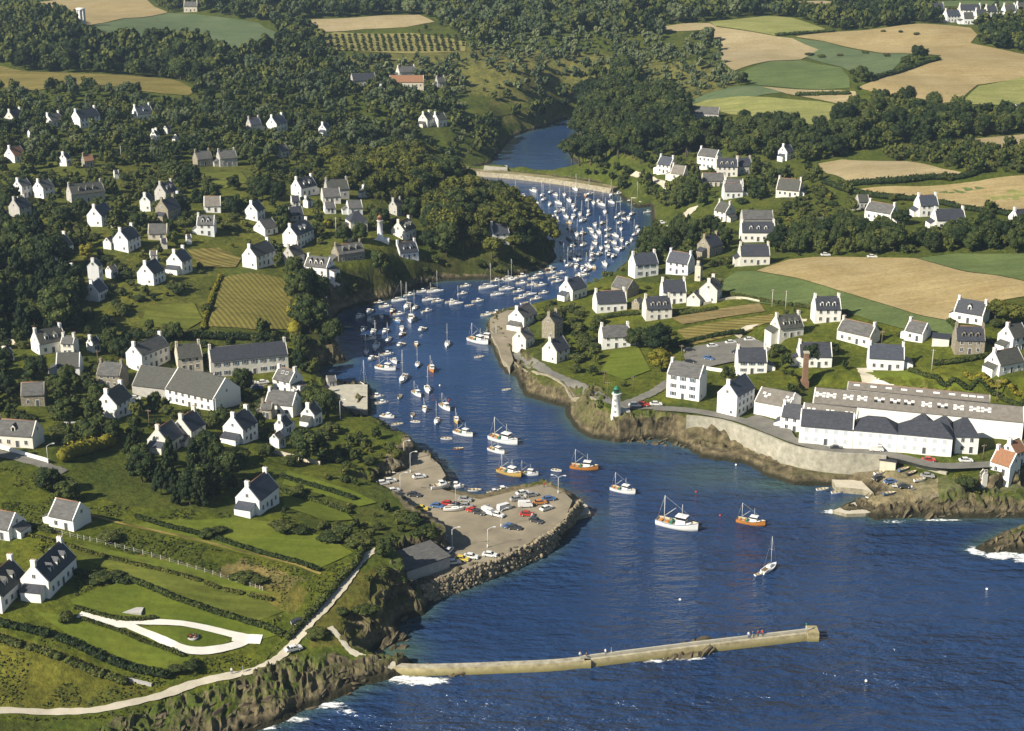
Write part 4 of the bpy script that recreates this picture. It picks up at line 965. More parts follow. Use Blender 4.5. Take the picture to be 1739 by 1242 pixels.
HT = """house|27,214,40,35,4|w|white gabled cottage leftmost in the row below the upper left wood
house|92,217,40,30,3.4|wg|low white house left of the long two storey house under the wood
house|147,219,58,28,6|w|long two storey white house under the upper left wood
house|243,207,40,25,4.5|wd1|white house with dark dormered roof alone under the wood
cottage|264,242,18,60,4|w|white gable half hidden in trees below the dormered wood house
cottage|301,243,14,60,3|wn|tiny white gable showing among dark trees
house|345,284,38,20,4|sg|grey stone house, left half of a pair on the upper slope
house|386,284,40,15,4.5|rg|grey house with white chimney, right half of the upper slope pair
house|432,226,30,25,4.5|rk|pale house left of the white gable among upper trees
house|27,277,40,30,3.6|wo1|small white house with orange roof at upper left edge
cottage|112,283,22,50,4|w1|white gable end right of the orange roofed house
cottage|150,285,24,20,3.4|so1|small stone cottage with red roof in upper left trees
house|40,338,34,30,6|wg1|tall white gabled house of the upper left pair
house|76,338,40,30,5|wg1|pale lower house joined beside the tall white gable
shed|198,304,10,10,2.6|wnp|tiny white shed in the left garden trees
house|471,226,40,38,5|w|white gable and grey front house above the wooded slope
cottage|552,233,24,58,4.5|w1|single bright white gable in the trees above the creek
house|479,269,30,30,3.6|cg1|low house with pale grey roof among the central trees
house|724,217,30,42,5|w|white gabled house at the creek head wood, left of two
house|746,217,28,40,4.5|wk1|dark roofed house at the creek head wood, right of two
barn|617,148,50,15,4|rkn|dark roofed barn at the left end of the far farm
shed|641,151,30,-4,3.5|wfnp|low flat white shed in the middle of the far farm
barn|691,150,66,-3,4|con|long orange roofed barn of the far farm
house|690,133,40,20,4|wg|farmhouse with white gable behind the orange barn
cottage|748,149,20,20,3.4|rk|small cottage right of the orange barn
house|517,335,50,28,4.4|wd2|white house with slate roof above the middle hillside
house|572,338,48,12,4.6|rk|dark roofed house behind the low grey roofed shed
shed|562,346,38,8,3|wgn|low white shed with grey roof before the dark house
house|602,366,32,10,3.4|wgn|small white house with grey roof above the red lighthouse
house|606,396,42,18,5.4|wh|white two storey house left of the red lighthouse
house|686,410,48,52,4.6|wd3|steep white gabled house right of the red lighthouse
house|674,367,30,35,4.4|rk|slate house in shade under the pines behind the lighthouse
house|690,444,48,22,3.8|wd2|long low pale house under the red lighthouse slope
house|592,449,64,25,4.4|sgd3|large grey stone house on the slope above the shaded bank
house|543,472,58,-28,4.4|wg1d3|white house with pale roof turned across the slope
house|441,458,64,40,5.6|w|two storey white house beside the ploughed plot
house|499,452,42,35,4.4|rk|stone coloured house right of the two storey white house
house|508,424,64,45,6.4|wd2|tall white house with dormers, biggest on the left hill
cottage|502,377,32,15,3|rkn|low dark roofed cottage above the tall dormered house
house|434,377,38,46,5|w1|white gable with dark side above the tall dormered house
shed|452,402,46,30,3|wgn|grey roofed shed left of the tall dormered house
hut|594,411,9,20,2.4|wnp|white hut on the slope near the red lighthouse
boathouse|533,534,22,60,3|sg1|small stone boathouse at the end of the gardens
house|847,416,38,18,4.8|w|white house alone in the dark trees of the point
cottage|766,331,24,15,3.5|rg1|grey roofed house buried in the trees of the point
house|36,372,42,30,5|rk|dark bluish house at the left edge below the pale pair
house|5,392,30,40,6|rk1|blue shaded house cut by the left edge
house|147,346,72,18,4.6|rd3|long slate roofed house with dormers among left trees
house|172,386,50,45,5|w1|white gable with long shaded front on the left hill
cottage|251,360,28,68,5|w1|white gable touching the dark tall roofed house
house|287,377,48,35,5.6|sk|pale stone house with pointed gable on the left hill
house|284,350,44,30,6.4|rkd2|tall dark house behind the pale stone gable
house|352,402,38,-10,5.4|wg1d2|white house with grey mansard and two dormers
shed|362,362,34,-5,3|wtn|low white outbuilding with brown roof
house|98,445,64,42,4.6|w|white gabled house with slate roof left of the tall one
house|217,430,52,50,5.6|w|white gabled house above the left village gardens
annex|187,425,24,50,3|wgn|low annex with grey roof leaning at the white gable
shed|270,409,40,-8,2.8|cgn|long low shed with pale roof on the left hill
house|258,486,52,45,5.2|w1|white gabled house below the right hand one of a pair
house|306,467,48,45,5.4|w|white gabled house with grey dormer, upper one of a pair
house|164,488,28,72,9|wg1|narrow tall white house like a tower on the left slope
annex|191,474,24,30,3|wgn|small annex beside the narrow tall house
house|165,513,44,50,4|wk1|low white gable in front of the narrow tall house
house|85,603,66,22,4.4|wd2|long white house with dormers at the left village edge
house|120,606,34,-25,5|wg|shorter white house at the right end of the long one
house|254,633,84,34,6.6|wg|big white gabled house with grey roof above the fish store
house|322,632,52,8,5.4|ck|brown fronted slate roofed house left of the white terrace
terrace|423,640,152,8,6.4|wS|long white terrace with two rows of dark windows
house|120,640,52,-12,3.4|wn|low white building with dark roof below the long house
house|193,662,60,-25,5|sg|grey stone house with gables beside the big grey roof
house|197,712,64,45,4.6|w|white gabled house behind the meadow trees
house|322,757,62,42,4.6|w|white gabled house at the left, rear of three stepped roofs
house|283,771,64,50,3.6|w1|low white gable in front of the stepped roofs
house|410,755,62,42,4.8|w|white gabled house right of the stepped roofs
house|34,764,88,-28,3.8|wg1d1|long white house with grey roof at the left edge road
ruin|60,691,50,-10,4|sgn|grey stone building with sagging roof in the trees
house|121,904,74,-40,3.4|wgn|small white house with slate roof alone on the meadow
house|12,920,72,-40,3.2|wgn|white shed like house cut by the left edge
house|439,876,78,60,4.4|w|white house with bright gable alone above the bushes
house|88,1017,100,47,4.4|wd3|big white house with three dormers near the looping drive
house|6,1043,96,45,4|wd2|dormered house cut by the left edge beside the big one
house|490,671,58,-40,5|wgY|white house with two skylights by the pier
house|482,709,66,-25,4|wg1|grey slated house with white gable below the skylight house
house|530,725,38,60,4|w1|white gable by the trees above the quay bank
cottage|482,741,32,50,3.4|w1|small white gable left of the dark round trees
shed|472,762,28,50,2.8|wgn|small white shed at the slanting pale wall
house|1204,289,44,-28,7|wg1|tall white house left of the dark mansard house
house|1233,301,40,4,5.4|wd3|white house with dark mansard roof and three dormers
house|1262,297,30,15,4.4|rk|dark house right of the mansard house
house|1132,297,36,-30,5|w|white house with two chimneys near the causeway
cottage|1153,307,32,-20,3.4|wt1|low white cottage right of the two chimney house
shed|1210,318,42,6,3|cgn|long low grey roofed shed above the anchorage
cottage|1245,329,36,8,3.2|wg1|small grey roofed cottage above the boatyard
cottage|1334,274,28,55,4.6|w1|white gable alone at the edge of the right wood
house|1340,336,48,-12,3.4|wD10|house with broad blue grey roof above the bushy mound
house|1584,27,38,15,5|rk|grey house leftmost in the far hamlet
house|1615,39,32,30,5|w|white house at the lower left corner of the far hamlet
house|1645,29,40,15,5|w|long white house at the back of the far hamlet
house|1642,42,24,20,4.5|wk1|small white house at the front of the far hamlet
house|1664,37,24,18,4.6|wk1|white house right of the small front one in the far hamlet
house|1681,31,25,25,5|w|white house in the middle right of the far hamlet
house|1712,28,26,25,4.6|w|white house second from the right in the far hamlet
house|1733,26,24,25,5|w|white house at the right end of the far hamlet
shed|1727,190,10,20,2.6|wnp|tiny white shed at the right edge meadow
farm_shed|1195,204,58,-8,3.6|rgn|long low grey farm shed behind the pine hill
farmhouse|325,21,28,-10,4.4|cg|grey roofed farmhouse among trees at the top
house|1230,378,38,-42,4.8|w|white house with two chimneys beside the red car
cottage|1243,338,38,10,3.6|wg|grey roofed house above the boatyard bushes
house|1284,388,60,10,4|rgn|long house with weathered grey roof, behind the dormered one
house|1285,412,64,8,4.4|wd3|white house with dark dormered roof in front of the grey roof
house|1279,452,58,10,4.2|w|white slate roofed house at the edge of the green field
house|1205,438,46,50,4.6|sk|dark slate house with stone gable among dense trees
house|1092,473,54,24,5.6|wS|two storey white house with shutters above the anchorage
house|1155,469,52,-25,5|w|white house turned left beside the shuttered one
cottage|1186,478,14,70,6|cg1|narrow pale gable wall right of the turned house
chapel|1061,508,50,-42,4|sgn|stone chapel with pale gable among the right bank houses
house|1035,532,62,14,4|w|long white house with black roof before the chapel
house|1142,518,48,10,5.2|w|white house with four front windows right of the chapel
house|1206,516,40,76,5.6|wg|tall white gable facing the water at the field edge
annex|1180,521,30,76,2.8|wgn|low annex left of the tall white gable
house|1115,545,54,14,4.6|wd3|white house with dark roof and dormers in the middle row
shed|1083,527,22,60,2.6|sgn|little stone shed left of the dormered middle house
house|1043,593,58,12,4.6|wg|white house with weathered roof left of the big dark tree
house|973,511,50,50,4.4|w|white gabled house by the anchorage shore
house|888,563,52,58,5.4|wg1|white gabled house at the small stone quay
house|888,596,38,62,4.2|wt1|lower white gable by the road at the stone quay
house|938,577,38,58,6.4|sk|tall narrow stone house behind the stone quay
house|944,618,50,50,4.6|w1|white house with dark roof beside the right bank road
house|1401,550,54,14,5.4|wd3|white house with dormers at the edge of the dark green field
house|1335,578,60,30,4|wd3|white gabled house with dormers below the field lane
house|1381,626,64,10,4.2|w1D8|white house with broad slate roof behind the brick chimney
house|1456,591,76,-28,4|wg|long white house turned left with grey roofs
house|1502,630,66,5,4.4|w|white slate roofed house on the bank above the cannery
house|1557,583,46,-25,3.4|wg1|small white house with grey roof below the green field
garage|1597,589,30,-2,2.8|wfnp|flat white garage beside the stone house
house|1642,604,58,12,5.2|sd3|stone house with slate roof and three dormers
house|1648,552,62,-18,4|wd1|white house with slate roof at the corner of the wheat field
house|1717,600,52,50,5|w1|white gabled house at the right edge above the dark roof
house|1703,640,68,45,3.6|w1|house with large dark roof at the right edge
house|1496,379,60,-28,4.2|wg|long white house with grey roof on the right hill
cottage|1463,356,26,20,3.4|rkn|small dark roofed cottage left of the long hill house
house|1571,369,44,24,5|w|white house behind another on the right hill
house|1608,392,62,22,4.2|w|white house in front on the right hill terrace
house|1729,389,38,40,4|wk1|white gabled house cut by the right edge on the hill
house|1165,682,72,-20,8.6|wg1S|white three storey house with grey roof above the lighthouse
house|1274,637,58,8,4.6|wS|white house with dark windows below the car park
net_store|1248,710,66,62,7.4|wk1|tall white gabled store left of the cannery
house|1345,735,44,-12,5|w1|white house with dark hipped roof at the cannery yard
house|1717,796,44,58,5|wo1|white house with orange roof at the right edge shore
house|1704,818,52,-28,3.6|wo1|low white house with tiled roof above the right cliff
hut|1669,826,14,-60,2.4|wn|tiny white hut in the bush above the right cliff
shed|11,220,12,30,2.6|wnp|tiny white shed left of the low house under the upper left wood
shed|52,234,10,30,2.6|wnp|tiny white hut below the long two storey house
cottage|284,229,14,40,3|wn|little white cottage right of the dormered wood house
cottage|305,348,18,40,3.4|w1|little white cottage right of the tall dark house
shed|321,415,11,10,2.6|wnp|white garden shed right of the long pale roofed shed
shed|279,423,12,0,2.6|wnp|white garden shed below the long pale roofed shed
shed|262,445,16,-10,2.8|wgn|low white shed above the pair of gables
cottage|126,472,20,40,3.2|wg1|small cottage below the slate roofed house at left
cottage|14,617,24,30,3.4|wg1|small white cottage at the left edge by the pale blue car
shed|502,352,18,5,2.6|wn|low white shed under the slate roofed middle house
cottage|522,354,16,50,3.2|wg1|small white cottage under the slate roofed middle house
shed|560,364,24,10,2.6|wgn|long low shed above the tall dormered house
cottage|620,336,16,40,3.4|w1|small white gable right of the dark roofed house
cottage|548,500,16,30,3|wg1|small white cottage right of the ploughed plot
shed|552,545,12,20,2.6|wnp|white hut at the water beside the stone boathouse
house|505,697,34,50,4.2|wg|pale gabled house between the skylight house and the trees
shed|563,660,20,10,2.8|rgn|grey shed at the landward side of the pier
cottage|455,712,26,-20,3.4|sg1|stone cottage left of the grey slated house
cottage|160,600,26,30,3.6|wk1|white cottage right of the two long left edge houses
hut|1508,800,30,-6,2.8|cfnp|flat roofed stone hut by the small boat beach"""
for row in HT.split("\n"):
    nm, geo, fl, lab = row.split("|")
    px, py, pw, a, hw = [float(v) for v in geo.split(",")]
    if px < 740 and 28 <= a <= 56: a += 13 if a <= 48 else 6
    p = at(px, py); sc = pxm(p); a = R(a); aw = a - math.atan2(p.x, p.y); ca, sa = abs(math.cos(a)), abs(math.sin(a))
    D = 9.0 if 'D10' in fl else 7.4
    if 'D10' in fl: fl = fl.replace('D10', '')
    if 'D8' in fl: fl = fl.replace('D8', '')
    hw *= .93 if px < 740 and py < 700 and nm in ('house', 'cottage') else 1
    wid = pw / sc * (.89 if px < 740 and py < 700 else .95)
    W_ = (wid - D * sa) / max(ca, .35)
    if W_ < D * 1.08: D = wid / (1.08 * ca + sa); W_ = D * 1.08
    W_ = min(W_, D * 2.0) if nm not in ('terrace', 'barn', 'farm_shed', 'shed') and ca > .3 and sa > .5 else W_
    r = (ca * D + sa * W_) / 2
    dv = Vector((p.x, p.y)).normalized()
    cx, cy = p.x + dv.x * r, p.y + dv.y * r
    z = max(float(hgt(p.x, p.y)), .4 * float(hgt(p.x, p.y)) + .6 * float(hgt(cx, cy))) if py > 480 else float(hgt(p.x, p.y)) + .3
    z = min(z, float(hgt(p.x, p.y)) + 1.6)
    rm = next((ROOFS[c] for c in fl if c in 'kgot'), 'slate')
    d = next((int(fl[i + 1]) for i in range(len(fl)) if fl[i] == 'd'), 0)
    wmn = WALLS[fl[0]]
    if wmn == 'white': wmn = rnd.choice(('white', 'white', 'white', 'paint', 'offwhite'))
    if rm == 'slate': rm = rnd.choice(('slate', 'slate', 'slateb', 'slatel'))
    lean = rnd.choice((0, 0, 1, 1, 2)) if nm in ('house', 'cottage') and hw < 5.8 and W_ < 16 else 0
    roof = 'flat' if 'f' in fl else 'hip' if 'h' in fl else 'gable'
    ch = 0 if 'n' in fl else 1 if '1' in fl.replace('d1', '') else 2
    house(nm, lab, cx, cy, z, aw, W_, D, hw, wmn, rm, d, ch if roof == 'gable' else 0, roof, 1.05 if 'g' not in fl else .9, 'p' not in fl, 'S' in fl, sky=2 if 'Y' in fl else 0, skirt=5, lean=lean)
# long buildings given by the two ends of their front wall
def longb(name, label, p0, p1, D, hw, z=None, **kw):
    a, b = at(*p0), at(*p1)
    if z is not None: a, b = Vector((*flat(*p0, z), z)), Vector((*flat(*p1, z), z))
    dv = Vector((b.x - a.x, b.y - a.y)); L = dv.length; ang = math.atan2(dv.y, dv.x); n = Vector((-math.sin(ang), math.cos(ang)))
    c = Vector((a.x + b.x, a.y + b.y)) / 2 + n * D / 2
    return house(name, label, c.x, c.y, min(a.z, b.z), ang, L, D, hw, **kw)
def roof_lights(ro, W_, D, hw, pitch, xs, v, pat, side=-1):
    """white and dark glazed panels in small clusters on a roof slope"""
    for x in xs:
        for dx, dv, dark in pat:
            mb = MB(); y = -D / 2 * (1 - v - dv); zz = hw + (D / 2 + y) * pitch + .3
            c, s = math.cos(math.atan(pitch)), math.sin(math.atan(pitch))
            mb.add([(-.5, -.5 * c, -.5 * s), (.5, -.5 * c, -.5 * s), (.5, .5 * c, .5 * s), (-.5, .5 * c, .5 * s)], [(0, 1, 2, 3)])
            o = mb.build('skylight', M['pane'] if dark else M['white'], ro); o.location = (x + dx, y, zz)
X5 = [(-1.1,-.1,0),(1.1,-.1,0),(0,.0,0),(-1.1,.1,0),(1.1,.1,0)]
XD = [(-1.1,-.1,1),(1.1,-.1,1),(0,.0,0),(-1.1,.1,0),(1.1,.1,0)]
longb('warehouse', 'long grey roofed fish store behind the white one', (225,668), (352,690), 13, 4.6, wm='grey', rm='slatel', chim=0, pitch=.75, win=False)
longb('warehouse', 'long white walled fish store with grey roof and dark gable', (282,683), (363,699), 14, 5, wm='white', rm='slatel', chim=0, pitch=.75, sky=0)
_, ro = longb('cannery', 'very long grey cannery roof dotted with white skylight crosses', (1378,713), (1735,748), 13, 6.2, z=9, wm='white', rm='thatch', chim=0, pitch=.42, win=False)
Wc = 70
roof_lights(ro, 0, 13, 6.2, .42, [-31,-27.5,-22,-17.5], .52, X5); roof_lights(ro, 0, 13, 6.2, .42, [-12,-7,-2.5,8], .52, XD); roof_lights(ro, 0, 13, 6.2, .42, [3,13,18,21.5], .52, X5)
_, ro = longb('cannery', 'rear strip of the cannery with a row of white skylights', (1436,688), (1678,712), 7, 6.0, z=9.5, wm='grey', rm='thatch', chim=0, pitch=.3, win=False)
roof_lights(ro, 0, 7, 6.0, .3, [-20,-14.5,-9.5,-4.5,.5,6,11,15,17.5,20], .5, [(-.5,0,0),(.5,0,0)])
_, ro = longb('cannery', 'cannery wing with pale stepped skylights behind the dark slate roof', (1360,733), (1452,743), 8, 5.2, z=9, wm='white', rm='thatch', chim=0, pitch=.8, win=False)
roof_lights(ro, 0, 8, 5.2, .8, [-6,0,6], .5, [(-1.6,-.1,0),(-.8,.05,0),(0,-.1,0),(.8,.05,0),(1.6,-.1,0)])
longb('cannery', 'white front block of the cannery with gabled slate roof', (1356,752), (1447,760), 8.2, 6.0, z=9, wm='white', rm='slate', chim=0, pitch=.95, pane='palepane')
longb('cannery', 'middle white front block of the cannery with hipped roof', (1447.5,760), (1522,766.5), 9, 5.9, z=9, wm='white', rm='slate', chim=0, roof='hip', pitch=.8, pane='palepane')
longb('cannery', 'right white front block of the cannery with long hipped roof', (1522.5,766.5), (1615,775), 9, 5.9, z=9, wm='white', rm='slate', chim=0, roof='hip', pitch=.8, pane='palepane')
longb('cannery', 'small hipped cannery store behind the front blocks, left one', (1548,756), (1580,759), 9, 5.6, z=9, wm='white', rm='slate', chim=0, roof='hip', win=False, pitch=.8)
longb('cannery', 'small hipped cannery store behind the front blocks, right one', (1584,760), (1616,763), 9, 5.6, z=9, wm='white', rm='slate', chim=0, roof='hip', win=False, pitch=.8)
longb('cannery', 'detached hipped cannery store at the right end of the front', (1621,769), (1660,770), 11, 5.4, z=9, wm='white', rm='slate', chim=0, roof='hip', pitch=.8)
_, ro = longb('cannery', 'low left wing of the cannery with brownish roof and white band', (1280,701), (1338,712), 12, 4.2, z=9.2, wm='white', rm='thatch', chim=0, pitch=.5, win=False)
roof_lights(ro, 0, 12, 4.2, .5, [-3,5], .5, [(0,-.1,0),(.9,.05,0),(-.9,.1,0)])
longb('boat_shed', 'open fronted quay shed with flat grey roof', (692,990), (764,965), 9, 3.4, z=3.9, wm='grey', rm='oldslate', chim=0, roof='shed', win=False, skirt=1)
# the factory chimney, the white tower, the two lighthouses
p = at(1366, 657); t = empty('factory_chimney', p); tag(t, 'tall square brick factory chimney behind the cannery', 'chimney')
mb = MB(); mb.box(-1.3, 1.3, -1.3, 1.3, -1, 2.5); mb.box(-.95, .95, -.95, .95, 2.5, 12.5, taper=.22); mb.build('stack', M['brick'], t)
mb = MB(); mb.box(-.95, .95, -.95, .95, 12.5, 13.0); mb.build('cap', M['concrete'], t)
p = at(139, 45); t = empty('water_tower', p); tag(t, 'white water tower standing in the far fields at top left', 'tower')
mb = MB()
for k in range(8): x, y = 3.0 * math.cos(k * math.pi / 4), 3.0 * math.sin(k * math.pi / 4); mb.box(x - .35, x + .35, y - .35, y + .35, -2, 12.5)
mb.build('pillar_ring', M['white'], t); mb = MB(); mb.lathe([(2.6, -2), (2.6, 12)], 20); mb.build('shaft', M['white'], t)
mb = MB(); mb.lathe([(3.35, 12.3), (3.35, 13.2), (3.1, 13.5), (.3, 13.6)], 20); mb.build('roof', M['white'], t)
HOUSES.append((p.x, p.y, 0, 4, 4))
def rail(r, z, n, name, mat, t):
    mb = MB()
    for k in range(n):
        a = k * math.tau / n; b = (k + 1) * math.tau / n
        mb.tube((r * math.cos(a), r * math.sin(a), z), (r * math.cos(a), r * math.sin(a), z + 1), .05, .05, 5)
        mb.tube((r * math.cos(a), r * math.sin(a), z + 1), (r * math.cos(b), r * math.sin(b), z + 1), .05, .05, 5)
    mb.build(name, mat, t)
p = at(1046, 708); t = empty('lighthouse', p, 0, .92); tag(t, 'round white lighthouse with green lantern on the rocky right point', 'lighthouse')
mb = MB(); mb.lathe([(1.9, -2), (1.9, .8), (1.75, 1.0), (1.35, 8.6), (1.75, 8.9), (1.75, 9.2)], 24); mb.build('tower', M['white'], t)
mb = MB(); mb.lathe([(1.0, 9.2), (1.0, 9.6)], 16, 0); mb.lathe([(.95, 9.6), (.95, 10.8)], 16, 1); mb.lathe([(1.2, 10.8), (1.1, 11.0), (.5, 11.7), (.12, 12.0), (.12, 12.4)], 16, 0); mb.build('lantern', [M['green'], M['pane']], t)
rail(1.65, 9.2, 12, 'railing', M['green'], t)
for z_ in (2.2, 4.4, 6.6): o = inst('window', window_mesh(.45, .7), t, (-.6, -1.75 + z_ * .045, z_), rz=R(-20))
mb = MB(); mb.box(1.6, 5.2, .5, 3.2, -1, 2.0); mb.build('annex', M['grey'], t)
HOUSES.append((p.x, p.y, 0, 4, 4))
p = at(646, 407); t = empty('lighthouse', p); tag(t, 'slim white lighthouse with red lantern among the left hill houses', 'lighthouse')
mb = MB(); mb.lathe([(1.5, -2), (1.5, .9), (1.35, 1.0), (1.15, 8.4), (1.5, 8.6), (1.5, 8.9)], 20); mb.build('tower', M['white'], t)
mb = MB(); mb.lathe([(.95, 8.9), (.95, 9.4)], 16, 0); mb.lathe([(.85, 9.4), (.85, 10.4)], 16, 1); mb.lathe([(1.15, 10.4), (1.05, 10.6), (.4, 11.3), (.1, 11.6)], 16, 0); mb.build('lantern', [M['tile'], M['pane']], t)
rail(1.42, 8.9, 10, 'railing', M['tile'], t)
mb = MB(); mb.box(-5, 4, -2.4, 2.4, -2, .5); mb.build('terrace', M['white'], t)
HOUSES.append((p.x, p.y, 0, 5, 4))

# ---------------------------------------------------------------- boats
def hull_mesh(kind, mats):
    """bow at +X, unit sizes in metres; parts returned as meshes"""
    out = {}
    spec = {'sail': (7.0, 2.3, .75, .95), 'motor': (5.4, 2.1, .7, 1.0), 'fish': (9.0, 3.1, 1.15, 2.0), 'dinghy': (3.9, 1.5, .45, .65)}[kind]
    L, B, f0, f1 = spec; n = 15; ring = []
    for i in range(n):
        t = i / (n - 1); x = -L / 2 + L * t
        tr = {'sail': .62, 'motor': .86, 'fish': .70, 'dinghy': .78}[kind]
        b = B / 2 * (tr + (1 - tr) * math.sin(min(t / .45, 1) * math.pi / 2)) * (1 - max(0, (t - .45) / .55) ** 2.2)
        b = max(b, .03)
        z = f0 + (f1 - f0) * max(0, (t - .25) / .75) ** 1.8 + (.12 if t < .2 and kind == 'fish' else 0)
        rake = .0 if t < .9 else (t - .9) * L * .10
        ring.append([(x, 0, -.45 * (1 - t * t * .6)), (x, b * .72, -.25), (x + rake * .3, b * .9, z * .35), (x + rake, b, z)])
    def shell(scale_in=0.0, zsub=0.0, top=False):
        pass
    mb = MB(); vs = []; fs = []; mi = []
    for r in ring: vs += [(x, -y, z) for x, y, z in r[::-1]] + r[1:]
    m = 7
    for i in range(n - 1):
        for k in range(m - 1): fs.append((i * m + k, (i + 1) * m + k, (i + 1) * m + k + 1, i * m + k + 1))
    mb.add(vs, fs, 0, True); mb.add(vs[:m], [tuple(range(m))], 0)
    # boot stripe and rubbing strake
    for s in (-1, 1):
        for i in range(n - 1):
            a, b = ring[i][3], ring[i + 1][3]; mb.add([(a[0], s * (a[1] + .03), a[2] - .02), (b[0], s * (b[1] + .03), b[2] - .02), (b[0], s * (b[1] + .03), b[2] - .14), (a[0], s * (a[1] + .03), a[2] - .14)], [(0, 1, 2, 3)], 1)
    out['hull'] = mb.mesh('hull', [mats[0], mats[1]])
    mb = MB(); dz = {'sail': .06, 'motor': .18, 'fish': .38, 'dinghy': .3}[kind]
    vs = []
    for i, r in enumerate(ring):
        x, y, z = r[3]; zz = z - dz if kind != 'dinghy' else max(.08, z - dz)
        vs += [(x, -max(y - .08, .01), zz), (x, max(y - .08, .01), zz)]
    mb.add(vs, [(2 * i, 2 * i + 2, 2 * i + 3, 2 * i + 1) for i in range(n - 1)])
    for i in range(n - 1):      # inside of the bulwark
        for s in (0, 1):
            a, b = vs[2 * i + s], vs[2 * i + 2 + s]; ra, rb = ring[i][3], ring[i + 1][3]; k = 1 if s else -1
            mb.add([a, b, (rb[0], k * rb[1], rb[2]), (ra[0], k * ra[1], ra[2])], [(0, 1, 2, 3)])
    out['deck'] = mb.mesh('deck', [mats[2]])
    return out, L, B
BOATM = {}
def part_mesh(key, fn, mats):
    if key not in BOATM:
        mb = MB(); fn(mb); BOATM[key] = mb.mesh(key[0], mats)
    return BOATM[key]
HC_ = {'w': 'hullw', 'o': 'hullo', 'y': 'hully', 'b': 'hullb', 'g': 'hullg', 'k': 'hullk'}
CN = {'w': 'white', 'o': 'orange', 'y': 'varnished yellow', 'b': 'blue', 'g': 'green and white', 'k': 'dark'}
def boat(kind, c, p, rz, s=1.0, label=None, group=None, mast=True):
    k = (kind, c)
    if k not in BOATM:
        hm = M['hullw' if c == 'g' else HC_[c]]; st = M['hullg'] if c == 'g' else M['hullb'] if c == 'w' and kind == 'fish' else M['hullk'] if c != 'w' else M['frame']
        BOATM[k] = hull_mesh(kind, (hm, st, M['deck'] if kind != 'sail' else M['hullw']))
    hm, L, B = BOATM[k]
    nm = {'sail': 'sailing_boat', 'motor': 'motor_boat', 'fish': 'fishing_boat', 'dinghy': 'rowing_boat'}[kind]
    root = empty(nm, p, rz, s); tag(root, label, nm.replace('_', ' '), group)
    inst('hull', hm['hull'], root); inst('deck', hm['deck'], root)
    if kind == 'sail':
        cab = part_mesh(('cabin', 'sail'), lambda mb: (mb.box(-.5, 2.0, -.62, .62, .78, 1.22, 0, .25), mb.box(-.1, 1.5, -.60, .60, .95, 1.06, 1), mb.box(-2.9, -.75, -.72, .72, .70, .78, 2), mb.box(-3.0, -.6, -.85, -.7, .7, .98, 0), mb.box(-3.0, -.6, .7, .85, .7, .98, 0)), [M['hullw'], M['pane'], M['wood']])
        inst('cabin', cab, root)
        ms = part_mesh(('mast', 'sail'), lambda mb: (mb.tube((.9, 0, .9), (.75, 0, 9.4), .075, .05, 6), mb.tube((.85, -.55, 5.6), (.85, .55, 5.6), .03, .03, 4), mb.tube((.75, 0, 9.3), (3.5, 0, 1.0), .012, .012, 3), mb.tube((.75, 0, 9.3), (-3.4, 0, .85), .012, .012, 3)), [M['alloy']])
        inst('mast', ms, root)
        bm_ = part_mesh(('boom', 'sail'), lambda mb: (mb.tube((.85, 0, 1.75), (-2.1, 0, 1.7), .06, .05, 6), mb.tube((.75, 0, 1.9), (-1.9, 0, 1.82), .13, .09, 7, 1)), [M['alloy'], M['sail']])
        inst('boom', bm_, root)
        inst('rudder', part_mesh(('rudder', 'sail'), lambda mb: mb.box(-3.75, -3.45, -.04, .04, -.6, .9), [M['wood']]), root)
    elif kind == 'motor':
        inst('cabin', part_mesh(('cabin', 'motor'), lambda mb: (mb.box(-.3, 1.7, -.72, .72, .6, 1.25, 0, .15), mb.box(-.25, .75, -.68, .68, 1.25, 1.62, 1, .12), mb.box(-.35, .8, -.70, .70, 1.62, 1.70, 0)), [M['hullw'], M['pane']]), root)
        inst('outboard_motor', part_mesh(('outboard_motor', 'm'), lambda mb: (mb.box(-3.0, -2.65, -.18, .18, .55, 1.1), mb.box(-2.9, -2.75, -.08, .08, -.3, .55)), [M['hullk']]), root)
        inst('thwart', part_mesh(('thwart', 'm'), lambda mb: mb.box(-1.7, -1.3, -.85, .85, .62, .70), [M['wood']]), root)
    elif kind == 'fish':
        wh = inst('wheelhouse', part_mesh(('wheelhouse', 'f'), lambda mb: (mb.box(-.1, 2.0, -.85, .85, .8, 2.1, 0, .05), mb.box(-.2, 2.2, -.95, .95, 2.72, 2.86, 0), mb.box(2.0, 3.0, -.7, .7, 1.0, 1.55, 0, .15)), [M['hullw']]), root)
        inst('window', part_mesh(('window', 'f'), lambda mb: (mb.box(-.05, 1.98, -.80, .80, 2.1, 2.72, 0, .0),), [M['pane']]), wh)
        inst('mast', part_mesh(('mast', 'f'), lambda mb: (mb.tube((1.0, 0, 2.8), (1.0, 0, 5.4), .07, .04, 6), mb.tube((1.0, -.6, 4.4), (1.0, .6, 4.4), .03, .03, 4)), [M['alloy']]), root)
        if mast: inst('derrick', part_mesh(('derrick', 'f'), lambda mb: (mb.tube((-2.9, 0, .7), (-2.9, 0, 6.6), .09, .06, 6), mb.tube((-2.9, 0, 2.0), (-.4, 0, 4.3), .06, .05, 6), mb.tube((-2.9, 0, 6.5), (4.6, 0, 2.0), .02, .02, 3), mb.tube((-2.9, 0, 6.5), (-4.4, 0, 1.3), .02, .02, 3)), [M['alloy']]), root)
        inst('winch', part_mesh(('winch', 'f'), lambda mb: (mb.tube((-1.2, -.6, 1.15), (-1.2, .6, 1.15), .28, .28, 10), mb.box(-1.5, -.9, -.75, -.6, .75, 1.4), mb.box(-1.5, -.9, .6, .75, .75, 1.4)), [M['hullg']]), root)
